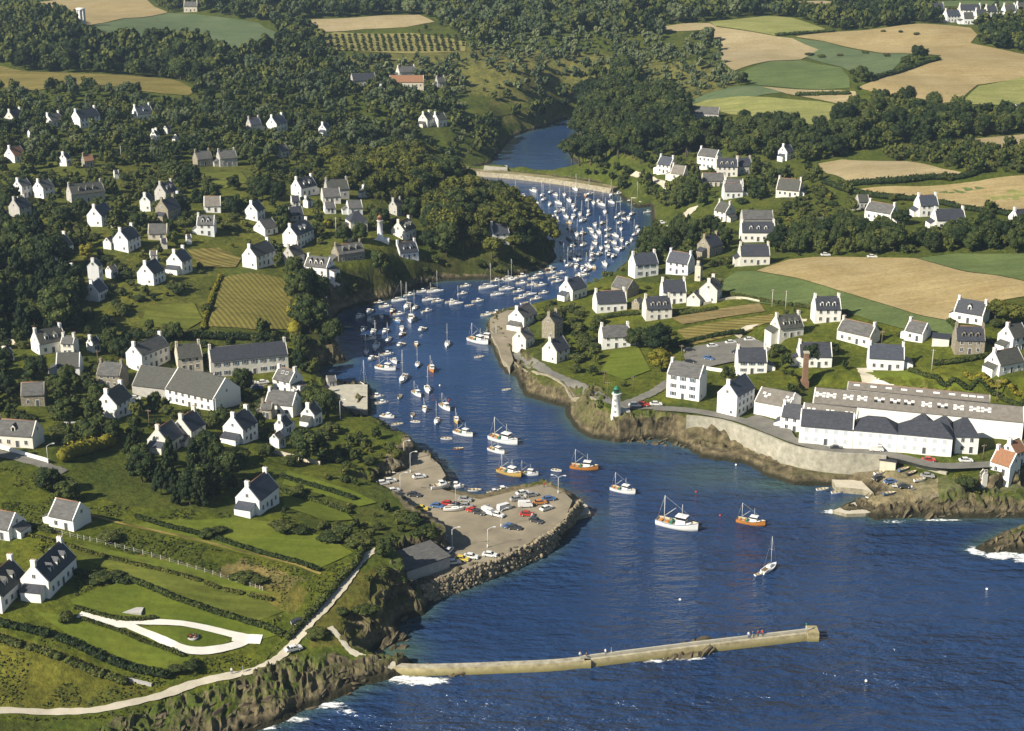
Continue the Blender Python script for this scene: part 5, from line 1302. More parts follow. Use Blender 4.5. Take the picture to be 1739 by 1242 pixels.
        inst('fish_hatch', part_mesh(('fish_hatch', 'f'), lambda mb: (mb.box(-2.5, -1.8, -.5, .5, .75, 1.05), mb.box(-3.9, -3.2, -.7, .7, .75, 1.15)), [M['hullo']]), root)
    else:
        inst('thwart', part_mesh(('thwart', 'd1'), lambda mb: (mb.box(.6, .85, -.62, .62, .36, .42),), [M['wood']]), root)
        inst('thwart', part_mesh(('thwart', 'd2'), lambda mb: (mb.box(-.5, -.2, -.68, .68, .36, .42),), [M['wood']]), root)
        inst('stern_seat', part_mesh(('stern_seat', 'd'), lambda mb: (mb.box(-1.85, -1.35, -.5, .5, .34, .42),), [M['wood']]), root)
    return root
BOATS = []      # px, py, kind, colour, heading deg, size, custom label
def add_boats(off, txt, sc=3.882):
    for t in txt.split():
        a = t.split(","); z = a[2]; kind = {'s': 'sail', 'm': 'motor', 'f': 'fish', 'd': 'dinghy'}[z[0]]; c = z[1] if len(z) > 1 and z[1] in 'oybgk' else 'w'
        hd = float(a[3]) if len(a) > 3 else rnd.uniform(-125, -60)
        BOATS.append([off[0] + float(a[0]) / sc, off[1] + float(a[1]) / sc, kind, c, hd, 1.25 if 'L' in z else rnd.uniform(.85, 1.08), None])
add_boats((860, 310), """55,85,s 110,95,mo 130,130,m 180,60,mL 235,90,s 290,70,s 245,120,m 285,150,m 325,85,m 345,140,s 335,200,s 375,185,m 415,125,m 440,160,m 455,50,s 455,190,m 485,215,m 325,235,m 335,270,m
440,235,mL 500,260,sL 415,270,my 420,310,m 465,350,m 500,345,my 415,370,m 430,430,m 465,400,m 505,420,s 520,90,mo 535,125,m 575,140,s 605,130,m 630,150,s 650,200,s 585,285,m 630,275,my 565,330,m 550,305,d 725,235,s
755,215,m 775,240,d 825,215,m 745,275,m 860,300,m 870,325,m 665,320,s 665,360,s 720,355,s 665,400,m 585,405,m 565,440,m 625,440,s 665,460,m 730,445,m 705,495,m 675,485,mk 610,480,m 565,485,m 560,520,sg 475,480,m 475,520,m
410,555,s 460,560,m 500,570,m 575,565,my 650,545,s 290,575,mo,20 295,600,m,10 360,605,m,10 310,635,m,15 335,660,m,20 500,620,mL,5 220,610,m,10 180,640,m,10 100,630,mL,10 30,650,m,5 100,670,m,0 170,680,m,5 225,685,m,10 15,710,m,10
80,725,m,15 155,745,s,20 245,735,m,15 195,775,m,20 90,770,m,15 120,800,d,30 735,80,m,15 850,130,mL,-20 880,150,mL,-20 745,130,dg,5 930,200,m,10""")
add_boats((430, 310), """965,785,s,10 1030,750,m,20 1015,825,sL,-100 1065,835,s,-100 1115,725,m,5 1200,725,s,10 1160,780,s,10 1215,790,m,15 1305,795,m,15 1340,805,s,15 1400,690,m,10 1380,740,m,20 1425,815,d,10 1480,790,m,15
1550,700,sL,15 1600,655,m,20 1610,745,s,15 1670,710,s,15 1690,645,s,10 870,825,m,5 830,800,mb,10 765,860,m 700,890,m 770,910,m 845,890,m 915,855,mo 960,875,m,10 795,935,m 790,990,m 950,920,mb 1040,910,f,-85 1145,855,m,30 725,975,m
870,990,m 630,960,db,10 770,1035,m,20 890,1045,s 980,970,m 980,1010,mo 970,1080,m 1110,980,m 1280,1075,s,-92 745,1125,s 810,1090,sL,-95 785,1170,m 880,1140,m,10 930,1185,m 1490,1155,d,5 1540,880,m,5 1640,940,m,20 1600,868,m,10""")
add_boats((430, 620), """1150,170,s,-80 965,215,d,-95 810,218,m,10 845,258,m,15 885,345,m,-25 1050,335,d,-85 1070,378,d,-20 950,396,d,5 1210,378,s,-95 1275,490,d,-15 1670,167,d,5 1460,830,d,-5 1330,808,m,-5""")
add_boats((1299, 620), "380,824,d,8 480,844,d,8 645,842,d,5")
FEAT = [(655,628,'fish','w',-25,.95,'white fishing boat broadside on in the moorings below the terrace'),(685,646,'sail','w',-100,1.3,'large white ketch moored below the terrace with tall mast'),
 (733,629,'fish','o',-75,.8,'orange hulled fishing boat stern on at the outer left bank moorings'),(708,671,'fish','w',-60,.72,'small white fishing boat off the concrete pier'),(721,697,'fish','w',-80,.62,'white fishing boat seen bow on between two moored sailing boats'),
 (756,694,'fish','w',-60,.8,'white fishing boat with round bow at the outer pier moorings'),(775,716,'fish','y',-80,.66,'white and varnished boat with short mast above the green striped boat'),(787,739,'fish','g',-35,.86,'white fishing boat with green waterline near the quay wall'),
 (779,763,'dinghy','o',0,.85,'small orange dinghy off the quay wall'),(855,751,'fish','w',-35,1.25,'big white fishing boat with tall derrick in the middle of the harbour mouth'),(843,768,'fish','w',-40,.75,'white fishing boat close below the big one with the derrick'),
 (865,806,'fish','y',-35,1.0,'fishing boat with yellow deck just off the quay end'),(897,807,'fish','w',-15,.72,'white fishing boat right of the yellow decked one'),(945,800,'dinghy','w',-25,.9,'white dinghy between the quay lamp and the orange boat'),
 (992,797,'fish','o',-15,1.0,'varnished orange fishing boat alone in the harbour mouth'),(1058,836,'fish','w',-30,.92,'white fishing boat alone off the quay ramp'),(1150,896,'fish','w',-28,1.42,'large white trawler with tall stern mast, biggest boat in the bay'),
 (1275,890,'fish','o',-25,.95,'orange fishing boat with white wheelhouse out in the bay'),(1306,968,'sail','w',50,1.05,'small sailing boat with tall mast alone in the outer bay'),(1290,976,'dinghy','w',30,.85,'white dinghy beside the lone sailing boat in the outer bay'),
 (617,662,'sail','b',-60,1.25,'blue sailing boat moored at the corner of the concrete pier'),(812,582,'fish','w',-40,1.15,'white fishing boat outermost of two at the small stone quay'),(831,578,'fish','w',160,1.0,'white fishing boat lying along the small stone quay'),
 (709,622,'sail','b',-90,.9,'small boat with blue hull drying its sail in mid channel'),(707,586,'motor','y',-80,.85,'little varnished boat with tan awning in mid channel'),(735,834,'motor','w',10,1.0,'white boat drawn up at the inner quay wall'),
 (852,836,'motor','o',20,1.1,'orange and dark boat lying along the inner quay'),(838,839,'motor','k',20,.9,'dark boat next to the orange one along the inner quay')]
for f in FEAT: BOATS.append(list(f))
ANCH = [(890,325),(1040,330),(1098,360),(1095,392),(1060,420),(1040,440),(1000,462),(960,462),(950,430),(935,395),(915,360)]
n_ = 0
while n_ < 26:
    q = (rnd.uniform(885, 1100), rnd.uniform(322, 465))
    if not pip(q[0], q[1], ANCH) or any(abs(b[0] - q[0]) < 7 and abs(b[1] - q[1]) < 6 for b in BOATS): continue
    BOATS.append([q[0], q[1], rnd.choice(('sail', 'motor')), 'w', rnd.uniform(-125, -60), rnd.uniform(.8, 1.0), None]); n_ += 1
for b in BOATS:
    if b[2] == 'motor' and b[6] is None and b[1] < 470 and b[3] == 'w' and rnd.random() < .34: b[2] = 'sail'
def bzone(px, py):
    if py < 345: return 'at the head of the creek'
    if py < 385: return 'in the upper anchorage, farther half'
    if py < 425: return 'in the upper anchorage, nearer half'
    if py < 462 and px > 900: return 'in the bend below the wooded point'
    if px > 795 and py < 545: return 'in the raft of boats off the small stone quay'
    if py < 525 and px > 660: return 'under the shaded wooded left bank'
    if py < 560: return 'in the moorings near the left bank boathouse'
    if py < 640: return 'in the moorings off the white terrace'
    if py < 740 and px < 800: return 'off the left bank concrete pier'
    if px > 1350: return 'at the small landing stage on the right'
    return 'near the sandy quay'
BG = {}
for b in BOATS:
    if b[6] is None: BG.setdefault((b[2], b[3], bzone(b[0], b[1])), []).append(b)
ORD = ['first', 'second', 'third', 'fourth', 'fifth', 'sixth', 'seventh', 'eighth', 'ninth']
KN = {'sail': 'sailing boat', 'motor': 'motor boat', 'fish': 'fishing boat', 'dinghy': 'rowing boat'}
BGRP = {}
for (kind, c, z), L in BG.items():
    L.sort(key=lambda b: b[0]); base = f"{CN[c]} {KN[kind]} {z}"
    for i, b in enumerate(L):
        if len(L) == 1: b[6] = base
        elif len(L) <= 6: b[6] = f"{base}, {ORD[i]} from left"; BGRP[id(b)] = 'moored ' + KN[kind] + 's'
        else: b[6] = base; BGRP[id(b)] = f'{CN[c]} {KN[kind]}s {z}'
for b in BOATS:
    px, py, kind, c, hd, s, lab = b
    if 610 < py < 840 and kind == 'motor' and px in (735, 852, 838): z = 0
    x, y = flat(px, py)
    boat(kind, c, (x, y, 0.02), R(hd), s, lab, BGRP.get(id(b)))
for px, py, c, lab in ((1182,836,'red','red buoy floating right of the harbour mouth'),(1223,876,'red','red buoy near the orange boat in the bay'),(1155,1019,'white','white buoy alone in the open bay'),(1250,790,'white','white buoy under the sea wall'),(762,680,'red','red buoy by the pier moorings'),(747,655,'white','white buoy in mid channel'),(1471,1157,'white','white buoy in the near corner of the sea'),(1676,1001,'white','white buoy below the surf at the right edge')):
    x, y = flat(px, py); t = empty('buoy', (x, y, 0), 0, .65); tag(t, lab, 'buoy')
    mb = MB(); mb.lathe([(.05,-.35),(.4,-.25),(.55,.1),(.42,.45),(.12,.62)], 14); mb.build('float', M[c], t)
    mb = MB(); mb.tube((0,0,.6),(0,0,.95),.05,.05,6); mb.build('ring', M['hullk'], t)
# boats and tackle on land
for px, py, kind, c, hd, s, lab in ((770,868,'sail','w',5,.85,'white sailing boat standing on the sandy quay'),(748,829,'motor','w',20,1.15,'white boat hauled out at the edge of the quay wall'),(1494,806,'dinghy','w',20,1,'white rowing boat drawn up by the stone hut'),(1526,828,'dinghy','w',-10,1,'white rowing boat in the middle of the boat beach'),
  (1548,806,'dinghy','k',30,1,'dark rowing boat high on the boat beach'),(1535,800,'dinghy','b',25,1,'blue rowing boat high on the boat beach'),(1562,818,'dinghy','w',15,1,'white rowing boat under the sloping retaining wall'),(1510,841,'dinghy','b',10,1,'blue rowing boat at the top of the broad slipway'),
  (1475,845,'dinghy','w',60,.9,'white rowing boat at the foot of the landing stage'),(1122,383,'motor','w',10,1.2,'white boat laid up at the left of the boatyard'),(1133,392,'motor','o',0,1.2,'orange boat laid up in the boatyard'),(1150,388,'motor','w',30,1.2,'white boat laid up in the middle of the boatyard'),(1165,380,'motor','o',15,1.1,'orange boat laid up at the right of the boatyard'),(1143,397,'dinghy','k',5,1.2,'dark boat laid up lowest in the boatyard')):
    p = at(px, py); p.z = max(p.z, float(hgt(p.x, p.y))) + .45
    if 690 < px < 800 and 800 < py < 900: p = Vector((*flat(px, py, 4.0), 4.42))
    boat(kind, c, p, R(hd), s, lab)

# ---------------------------------------------------------------- cars
CARM = {}
CARC = {'white': ((.66,.66,.64),(.74,.74,.72)), 'red': ((.40,.03,.02),(.46,.05,.03)), 'yellow': ((.60,.45,.06),(.66,.50,.08)), 'blue': ((.06,.12,.26),(.08,.15,.32)), 'dark': ((.03,.035,.04),(.06,.06,.065)), 'pale blue': ((.30,.42,.50),(.36,.48,.56)), 'orange': ((.5,.2,.05),(.56,.24,.07)), 'grey': ((.28,.28,.27),(.36,.36,.35))}
for k, (a, b) in list(CARC.items()): CARC[k] = pm(k + ' car paint', a, b, .8, .3, spec=.5)
def car_meshes(col, van):
    k = (col, van)
    if k in CARM: return CARM[k]
    if van: prof = [(-2.1,.35),(2.15,.35),(2.2,.8),(1.95,1.15),(1.45,1.95),(-2.05,2.0),(-2.15,1.1)]; gl = [(1.9,1.18),(1.47,1.85),(.2,1.85),(.2,1.18)]; rf = None
    else: prof = [(-2.0,.32),(2.0,.32),(2.08,.62),(1.95,.82),(1.05,.92),(-1.5,.95),(-2.05,.86),(-2.1,.6)]; gl = [(1.05,.9),(.45,1.38),(-1.0,1.40),(-1.6,.92)]; rf = [(.5,1.36),(.42,1.45),(-1.0,1.47),(-1.08,1.38)]
    def ext(mb, pr, w0, w1, mi=0):
        n = len(pr); zlo = min(z for _, z in pr); zhi = max(z for _, z in pr)
        wf = lambda z: w0 + (w1 - w0) * ((z - zlo) / (zhi - zlo)) ** 1.5
        vs = [(x, -wf(z), z) for x, z in pr] + [(x, wf(z), z) for x, z in pr]
        mb.add(vs, [tuple(range(n)), tuple(range(2 * n - 1, n - 1, -1))] + [((i + 1) % n, i, n + i, n + (i + 1) % n) for i in range(n)], mi)
    m = {}
    mb = MB(); ext(mb, prof, .80, .74 if van else .78)
    if rf: ext(mb, rf, .62, .58)
    for x in (1.0, -.35, -1.25):
        if not van:
            for s in (-1, 1): mb.tube((x - (.55 if x > 0 else -.25 if x < -1 else 0), s * .6, 1.40), (x, s * .73, .92), .035, .035, 4)
    m['body'] = mb.mesh('body', [CARC[col]])
    mb = MB(); ext(mb, gl, .755 if van else .74, .76 if van else .60); m['windows'] = mb.mesh('glass', [M['pane']])
    mb = MB(); mb.tube((0,-.11,0),(0,.11,0),.31,.31,14,0); mb.tube((0,-.125,0),(0,.125,0),.18,.18,10,1); m['wheel'] = mb.mesh('wheel', [M['tyre'], M['alloy']])
    mb = MB(); mb.box(-.06,.06,-.74,.74,-.07,.07); m['bumper'] = mb.mesh('bumper', [M['alloy']])
    CARM[k] = m; return m
def car(col, px, py, hd, label, van=False, group=None, z=None):
    p = at(px, py) if z is None else Vector((*flat(px, py, z), z))
    if z is None: p.z = float(hgt(p.x, p.y)) + .32
    m = car_meshes(col, van); t = empty('van' if van else 'car', p, R(hd)); tag(t, label, 'van' if van else 'car', group)
    inst('body', m['body'], t); inst('glass', m['windows'], t)
    for x in (-1.25, 1.25):
        for y in (-.74, .74): inst('wheel', m['wheel'], t, (x, y, .31))
    for x in (-2.1, 2.1): inst('bumper', m['bumper'], t, (x, 0, .48))
QZ = 4.0
CARS = [('yellow',716,866,-10,'yellow car parked on the left of the sandy quay',0,QZ),('blue',743,862,-20,'blue car on the sandy quay right of the yellow one',0,QZ),('dark',776,861,-20,'dark car behind the boat standing on the quay',0,QZ),('grey',792,862,-15,'grey car in the middle of the quay row',0,QZ),
 ('red',803,870,-30,'red car beside a dark one in the quay row',0,QZ),('dark',813,873,-30,'dark car between the red car and white van on the quay',0,QZ),('white',829,873,-40,'white van parked nose out in the quay row',1,QZ),('white',856,866,35,'big white van on the right of the quay row',1,QZ),
 ('white',888,840,25,'white car nearest the two armed quay lamp, left one',0,QZ),('grey',902,843,25,'pale car right beside the white car near the quay lamp',0,QZ),('white',892,861,5,'white van in the middle of the quay end',1,QZ),('orange',917,856,15,'orange car right of the white van on the quay end',0,QZ),('red',895,876,-5,'red car near the rock bank of the quay',0,QZ),('dark',873,899,-10,'dark car beside the rock bank crest',0,QZ),('blue',866,897,-12,'blue car beside the dark one at the rock bank',0,QZ),
 ('white',712,812,20,'white car by the lamp at the head of the quay',0,QZ),('white',650,823,20,'white car at the foot of the grassy bank, left of two',0,QZ),('white',662,819,20,'white car at the foot of the grassy bank, right of two',0,QZ),('dark',703,843,-10,'dark car alone in the middle of the quay entrance',0,QZ),('dark',625,828,15,'dark car in the shade at the quay entrance',0,QZ),('grey',614,829,15,'grey car in the shade at the quay entrance',0,QZ),
 ('dark',735,905,60,'dark car in the shade under the quay bushes',0,QZ),('white',762,938,70,'white car at the lower corner of the quay bushes',0,QZ),('blue',752,918,65,'blue car between bushes and lamp on the quay',0,QZ),('white',770,958,15,'white car behind the flat roofed quay shed',0,QZ),('white',832,945,-15,'white car on the crest above the rock bank',0,QZ),
 ('white',1078,692,0,'white car left of the red one by the lighthouse',0,None),('red',1092,691,0,'red car between two white ones by the lighthouse',0,None),('white',1114,690,0,'white car right of the red one by the lighthouse',0,None),
 ('dark',1170,598,20,'dark car at the top left of the car park',0,None),('white',1210,591,15,'white car in the left of the car park back row',0,None),('white',1241,585,15,'white car in the right of the car park back row',0,None),('dark',1252,602,-20,'dark car in the centre right of the car park',0,None),('blue',1203,612,-30,'blue car in the middle of the car park',0,None),('dark',1171,618,10,'dark car at the near left of the car park',0,None),('white',1273,580,10,'white car at the far right of the car park',0,None),
 ('dark',1420,767,-8,'dark car at the left of the cannery front',0,None),('white',1446,770,-6,'white car before the cannery front',0,None),('white',1488,768,-5,'white van at the cannery door',1,None),('red',1577,785,-5,'red car right of the cannery door',0,None),('white',1640,786,0,'white car at the right end of the cannery road',0,None),
 ('dark',509,1061,20,'dark car parked at the bend of the coast path',0,None),('white',499,1107,30,'white car on the coast path by the drive end',0,None),('white',121,729,10,'white van in the left village garden',1,None),('white',230,680,0,'white car beside the grey fish store',0,None),('white',98,940,-15,'white car in the meadow by the left edge',0,None),
 ('white',1481,439,0,'white car at the back edge of the big wheat field',0,None),('white',1402,436,0,'white car left of another at the back of the wheat field',0,None),('red',1206,372,20,'red car by the white house with two chimneys',0,None),
 ('dark',386,652,20,'dark car leftmost in the terrace yard',0,None),('white',399,656,20,'white car second in the terrace yard',0,None),('grey',412,660,20,'grey car third in the terrace yard',0,None),('white',426,654,20,'white car by the terrace front',0,None),('blue',437,662,20,'blue car rightmost in the terrace yard',0,None),('white',447,653,20,'white car behind the blue one in the terrace yard',0,None),('pale blue',57,622,10,'pale blue car in the garden at the left edge',0,None),('white',318,299,5,'white van in the clearing among the upper left trees',1,None),
 ('dark',1492,816,20,'dark car on the boat beach left of the boats',0,None),('blue',1512,822,10,'blue car in the middle of the boat beach',0,None),('dark',1535,830,0,'dark car near the slipway head',0,None),('white',668,836,25,'white car near the bushes at the quay entrance',0,QZ),('dark',684,850,-40,'dark car under the bank at the quay entrance',0,QZ),('grey',696,866,-50,'grey car in the shade of the quay bushes',0,QZ),('white',708,881,-50,'white car nosed into the quay bushes',0,QZ),('dark',722,895,-55,'dark car nosed into the quay bushes',0,QZ),('red',761,858,-15,'small red car left of the boat on the quay',0,QZ),
 ('white',845,877,-30,'white car right of the nose out van on the quay',0,QZ),('grey',878,850,20,'grey car at the left of the quay end row',0,QZ),('blue',932,850,15,'blue car at the very tip of the quay',0,QZ),('white',928,866,40,'white car at the tip of the quay by the rock bank',0,QZ),('dark',910,887,-35,'dark car on the rock bank side of the quay tip',0,QZ),('white',800,948,-15,'white car on the rock bank side of the quay, left part',0,QZ),('yellow',784,952,-15,'yellow car on the rock bank side by the shed',0,QZ),('grey',790,851,-12,'grey car against the inner quay wall',0,QZ),
 ('grey',1575,812,-10,'grey car at the foot of the retaining wall',0,None)]
for c, px, py, hd, lab, van, z in CARS: car(c, px, py, hd, lab, bool(van), None, z)

# ---------------------------------------------------------------- lamps, poles, fence, people
def lamp(px, py, h, label, arms=2, z=None):
    p = at(px, py) if z is None else Vector((*flat(px, py, z), z)); t = empty('street_lamp', p, R(rnd.uniform(-20, 20))); tag(t, label, 'street lamp')
    mb = MB(); mb.tube((0,0,-.5),(0,0,h),.09,.06,8); mb.tube((0,0,-.3),(0,0,.9),.2,.18,8); mb.build('pole', M['alloy'], t)
    for s in ((-1, 1) if arms == 2 else (1,)):
        mb = MB(); mb.tube((0,0,h-.05),(s*.9,0,h+.55),.07,.06,6); mb.tube((s*.9,0,h+.55),(s*1.7,0,h+.7),.06,.05,6); a = mb.build('arm', M['alloy'], t)
        mb = MB(); mb.box(s*1.6-.1 if s>0 else -2.3, 2.3 if s>0 else s*1.6+.1, -.16,.16,h+.6,h+.82); mb.build('lamp_head', M['frame'], a)
for a in ((948,838,5.2,'two armed lamp at the tip of the sandy quay',2,QZ),(686,778,5.5,'lamp with one arm above the quay wall, left one',1,None),(697,803,6.5,'one armed lamp at the head of the quay',1,QZ),(680,840,6.5,'tall lamp in the quay entrance',2,QZ),(768,933,6,'slim lamp beside the quay bushes',1,QZ),(851,895,5,'lamp in the middle of the quay beside the van',1,QZ),(828,930,5.5,'lamp near the rock bank of the quay',1,QZ),(578,712,6.5,'lamp at the landward end of the concrete pier',1,None),(82,788,5.5,'pale lamp post at the end of the white roadside wall',1,None)): lamp(*a)
def pole(px, py, h, label, light=False):
    p = at(px, py); t = empty('utility_pole', p, R(rnd.uniform(-30, 30))); tag(t, label, 'utility pole')
    mb = MB(); mb.tube((0,0,-1),(0,0,h),.17,.11,8); mb.build('post', M['postc' if light else 'wood'], t)
    mb = MB(); mb.box(-.8,.8,-.06,.06,h-.7,h-.55); ar = mb.build('crossarm', M['wood'], t)
    mb = MB()
    for x in (-.7,-.25,.25,.7): mb.tube((x,0,h-.55),(x,0,h-.32),.06,.04,6)
    mb.build('insulator', M['frame'], ar)
for a in ((688,777,7,'wooden pole next to the one armed lamp above the quay'),(175,756,7,'wooden pole left of the golden hedge'),(254,728,6.5,'wooden pole by the garden below the fish store'),(368,716,8,'pale pole at the dark gable of the fish store',1),(1582,630,8,'pale pole between the stone house and the cannery lawn',1),(1311,522,7.5,'pole in the dark green field, left one',1),(1334,525,7.5,'pole in the dark green field, right one',1),(1497,588,6,'pole by the long turned house'),(1031,678,6.5,'pole at the bend of the right bank road'),(1075,664,5.5,'pole on the lawn above the lighthouse'),(1026,652,5,'wooden pole on the slope beside the right bank road'),(1692,682,8,'pole on the bank above the right end of the cannery'),(1120,446,7,'tall pole between the shuttered house and trees'),(1222,500,7,'pole at the tall white gable by the green field'),(571,402,9,'tall pole left of the red lighthouse',1),(206,270,7,'pole in the upper left clearing',1),(167,622,6,'pole by the low building in the left village'),(1157,612,6,'pole at the corner of the car park'),(1430,712,5,'thin pole on the cannery yard'),(1669,780,5,'pole at the right end of the cannery road')): pole(*a)
pts = [at(*p) for p in catmull([(57,894),(93,905),(132,915),(165,922),(212,934),(258,946),(303,960),(348,973),(388,986),(425,997),(446,1004)], 3)]
t = empty('post_fence', pts[15]); tag(t, 'line of short concrete posts with hedge wire across the meadow', 'fence')
for p in pts[::1]:
    mb = MB(); mb.box(-.09,.09,-.09,.09,-.6,1.35, taper=.2); o = mb.build('post', M['postc'], t); o.location = p - t.location
mb = MB()
for a, b in zip(pts, pts[1:]):
    for h in (.5, 1.0): mb.tube(a - t.location + Vector((0,0,h)), b - t.location + Vector((0,0,h)), .02, .02, 3)
mb.build('wire', M['alloy'], t)
def person_mesh(pose, top, legs):
    me = bpy.data.meshes.new('person'); lx = .12
    sit = pose == 'sit'
    J = {'pelvis': (0,0,.92), 'chest': (0,0,1.28), 'neck': (0,0,1.48), 'chin': (0,-.02,1.56), 'head': (0,-.02,1.70)}
    if sit: J = {k: (x, y, z - .45) for k, (x, y, z) in J.items()}
    pz = J['pelvis'][2]; cz = J['chest'][2]
    V = [J['pelvis'], J['chest'], J['neck'], J['chin'], J['head']]; E = [(0,1),(1,2),(2,3),(3,4)]; Rr = [(.15,.12),(.17,.12),(.06,.06),(.085,.09),(.10,.11)]
    for s in (-1, 1):
        b = len(V)
        V += [(s*.1,0,pz-.05), (s*lx,-.05 if not sit else -.42,pz-.45 if not sit else pz+.02), (s*(lx+.02),.02 if not sit else -.48,.08), (s*(lx+.03),-.14 if not sit else -.62,.04)]
        E += [(0,b),(b,b+1),(b+1,b+2),(b+2,b+3)]; Rr += [(.10,.10),(.07,.07),(.05,.05),(.04,.035)]
        b = len(V); V += [(s*.2,0,cz+.12), (s*.28,.03,cz-.17), (s*.26,-.12,cz-.42), (s*.25,-.17,cz-.52)]; E += [(1,b),(b,b+1),(b+1,b+2),(b+2,b+3)]; Rr += [(.065,.065),(.05,.05),(.038,.038),(.03,.04)]
    me.from_pydata(V, E, []); o = bpy.data.objects.new('tmp', me); COL.objects.link(o)
    md = o.modifiers.new('s', 'SKIN')
    for i, v in enumerate(me.skin_vertices[0].data): v.radius = Rr[i]; v.use_root = i == 0
    o.modifiers.new('b', 'SUBSURF').levels = 1
    dg = bpy.context.evaluated_depsgraph_get(); m2 = bpy.data.meshes.new_from_object(o.evaluated_get(dg)); bpy.data.objects.remove(o)
    m2.name = 'person'; m2.materials.clear()
    for m in (M['skin'], top, legs, M['hair']): m2.materials.append(m)
    for p in m2.polygons:
        z = p.center.z; x = abs(p.center.x); p.use_smooth = True
        p.material_index = 3 if z > J['head'][2] + .02 or (z > J['chin'][2] + .05 and p.center.y > .02) else 0 if z > J['neck'][2] or (z < cz - .38 and x > .2 and z > .6 and not sit) else 1 if z > pz + .02 else 2
    return m2
PW = person_mesh('stand', M['white'], M['hullb']); PR = person_mesh('stand', M['red'], M['hullk']); PB = person_mesh('stand', M['hullb'], M['deck']); PS = person_mesh('sit', M['tile'], M['hullb'])
for px, py, z, me, rz, lab in ((985,1117,2.2,PW,20,'person in white standing on the jetty above the steps'),(996,1116,2.2,PS,40,'person in red sitting on the jetty near the steps'),(1028,1112,2.2,PW,-60,'person in white on the jetty right of the steps'),(1038,1110,2.2,PB,100,'person in blue on the jetty right of the one in white'),(1271,1083,2.2,PW,0,'person in white, left of four near the jetty end'),(1278,1082,2.2,PB,60,'person in blue among four near the jetty end'),(1287,1081,2.2,PR,200,'person in red among four near the jetty end'),(1294,1080,2.2,PR,-40,'person in red, right of four near the jetty end'),
   (924,828,QZ,PR,0,'person in red at the inner edge of the quay end'),(904,880,QZ,PW,30,'person in white beside the red car on the quay'),(394,1146,None,PW,10,'person in white walking on the coast path'),(413,1143,None,PB,-80,'person in blue walking on the coast path'),(1548,834,None,PW,0,'person in white at the slipway head'),(830,865,QZ,PB,0,'person in blue by the white vans on the quay')):
    p = Vector((*flat(px, py, z), z)) if z else at(px, py, .0)
    if not z: p.z = float(hgt(p.x, p.y)) + .25
    o = link(bpy.data.objects.new('person', me)); o.location = p; o.rotation_euler = (0, 0, R(rz)); tag(o, lab, 'person')
p = Vector((*flat(1369, 1072, 2.5), 2.2)); t = empty('navigation_light', p); tag(t, 'small post light at the end of the jetty', 'light')
mb = MB(); mb.tube((0,0,0),(0,0,2.0),.12,.1,8); mb.build('post', M['postc'], t); mb = MB(); mb.lathe([(.22,2.0),(.25,2.4),(.1,2.6)], 10); mb.build('lantern', M['green'], t)
p = at(327, 1083); t = empty('flower_bed', (p.x, p.y, p.z + .2), 0, .72); tag(t, 'small round flower bed with red flowers inside the drive loop', 'flower bed')
mb = MB(); mb.lathe([(2.1,-.3),(2.1,.12),(1.8,.2)], 20); mb.build('kerb_ring', M['grey'], t)
mb = MB()
for k in range(140):
    a, r = rnd.uniform(0, 6.28), 1.75 * math.sqrt(rnd.random()); s = rnd.uniform(.12,.28); z = .2 + rnd.uniform(0,.35)
    mb.add([(r*math.cos(a)-s,r*math.sin(a),z),(r*math.cos(a),r*math.sin(a)-s,z+.1),(r*math.cos(a)+s,r*math.sin(a),z),(r*math.cos(a),r*math.sin(a)+s,z+.15)], [(0,1,2,3)], rnd.choice((0,1,1,1,1)))
mb.build('flowers', [M['red'], M['gorse']], t)
p = at(224, 1038); t = empty('stone_terrace', (p.x, p.y, p.z)); tag(t, 'small paved terrace with stones on the lawn', 'terrace')
mb = MB(); mb.box(-2.6,2.6,-1.4,1.4,-.4,.3); mb.build('paving', M['grey'], t); mb = MB(); mb.box(-4.4,-2.9,.2,1.3,-.3,.75, taper=.3); mb.build('stone_block', M['stone'], t)

# ---------------------------------------------------------------- trees, bushes, hedges, woods
bm = bmesh.new(); bmesh.ops.create_icosphere(bm, subdivisions=1, radius=1); ICO_V = np.array([v.co[:] for v in bm.verts]); ICO_F = np.array([[v.index for v in f.verts] for f in bm.faces]); bm.free()
bm = bmesh.new(); bmesh.ops.create_icosphere(bm, subdivisions=2, radius=1); ICO2_V = np.array([v.co[:] for v in bm.verts]); ICO2_F = np.array([[v.index for v in f.verts] for f in bm.faces]); bm.free()
def leaves(P, N, size, rng):
    """leaf sprays: quads near P facing roughly N"""
    n = len(P); d = N + rng.normal(0, .55, (n, 3)); d /= np.linalg.norm(d, axis=1)[:, None] + 1e-9
    r = rng.normal(size=(n, 3)); u = np.cross(d, r); u /= np.linalg.norm(u, axis=1)[:, None] + 1e-9; w = np.cross(d, u)
    s = (size * rng.uniform(.6, 1.35, n))[:, None]
    q = np.stack([P - u * s - w * s * .6, P + u * s * .9 - w * s * .7, P + u * s + w * s * .6, P - u * s * .8 + w * s * .7], 1)
    return q.reshape(-1, 3), np.arange(4 * n).reshape(n, 4)
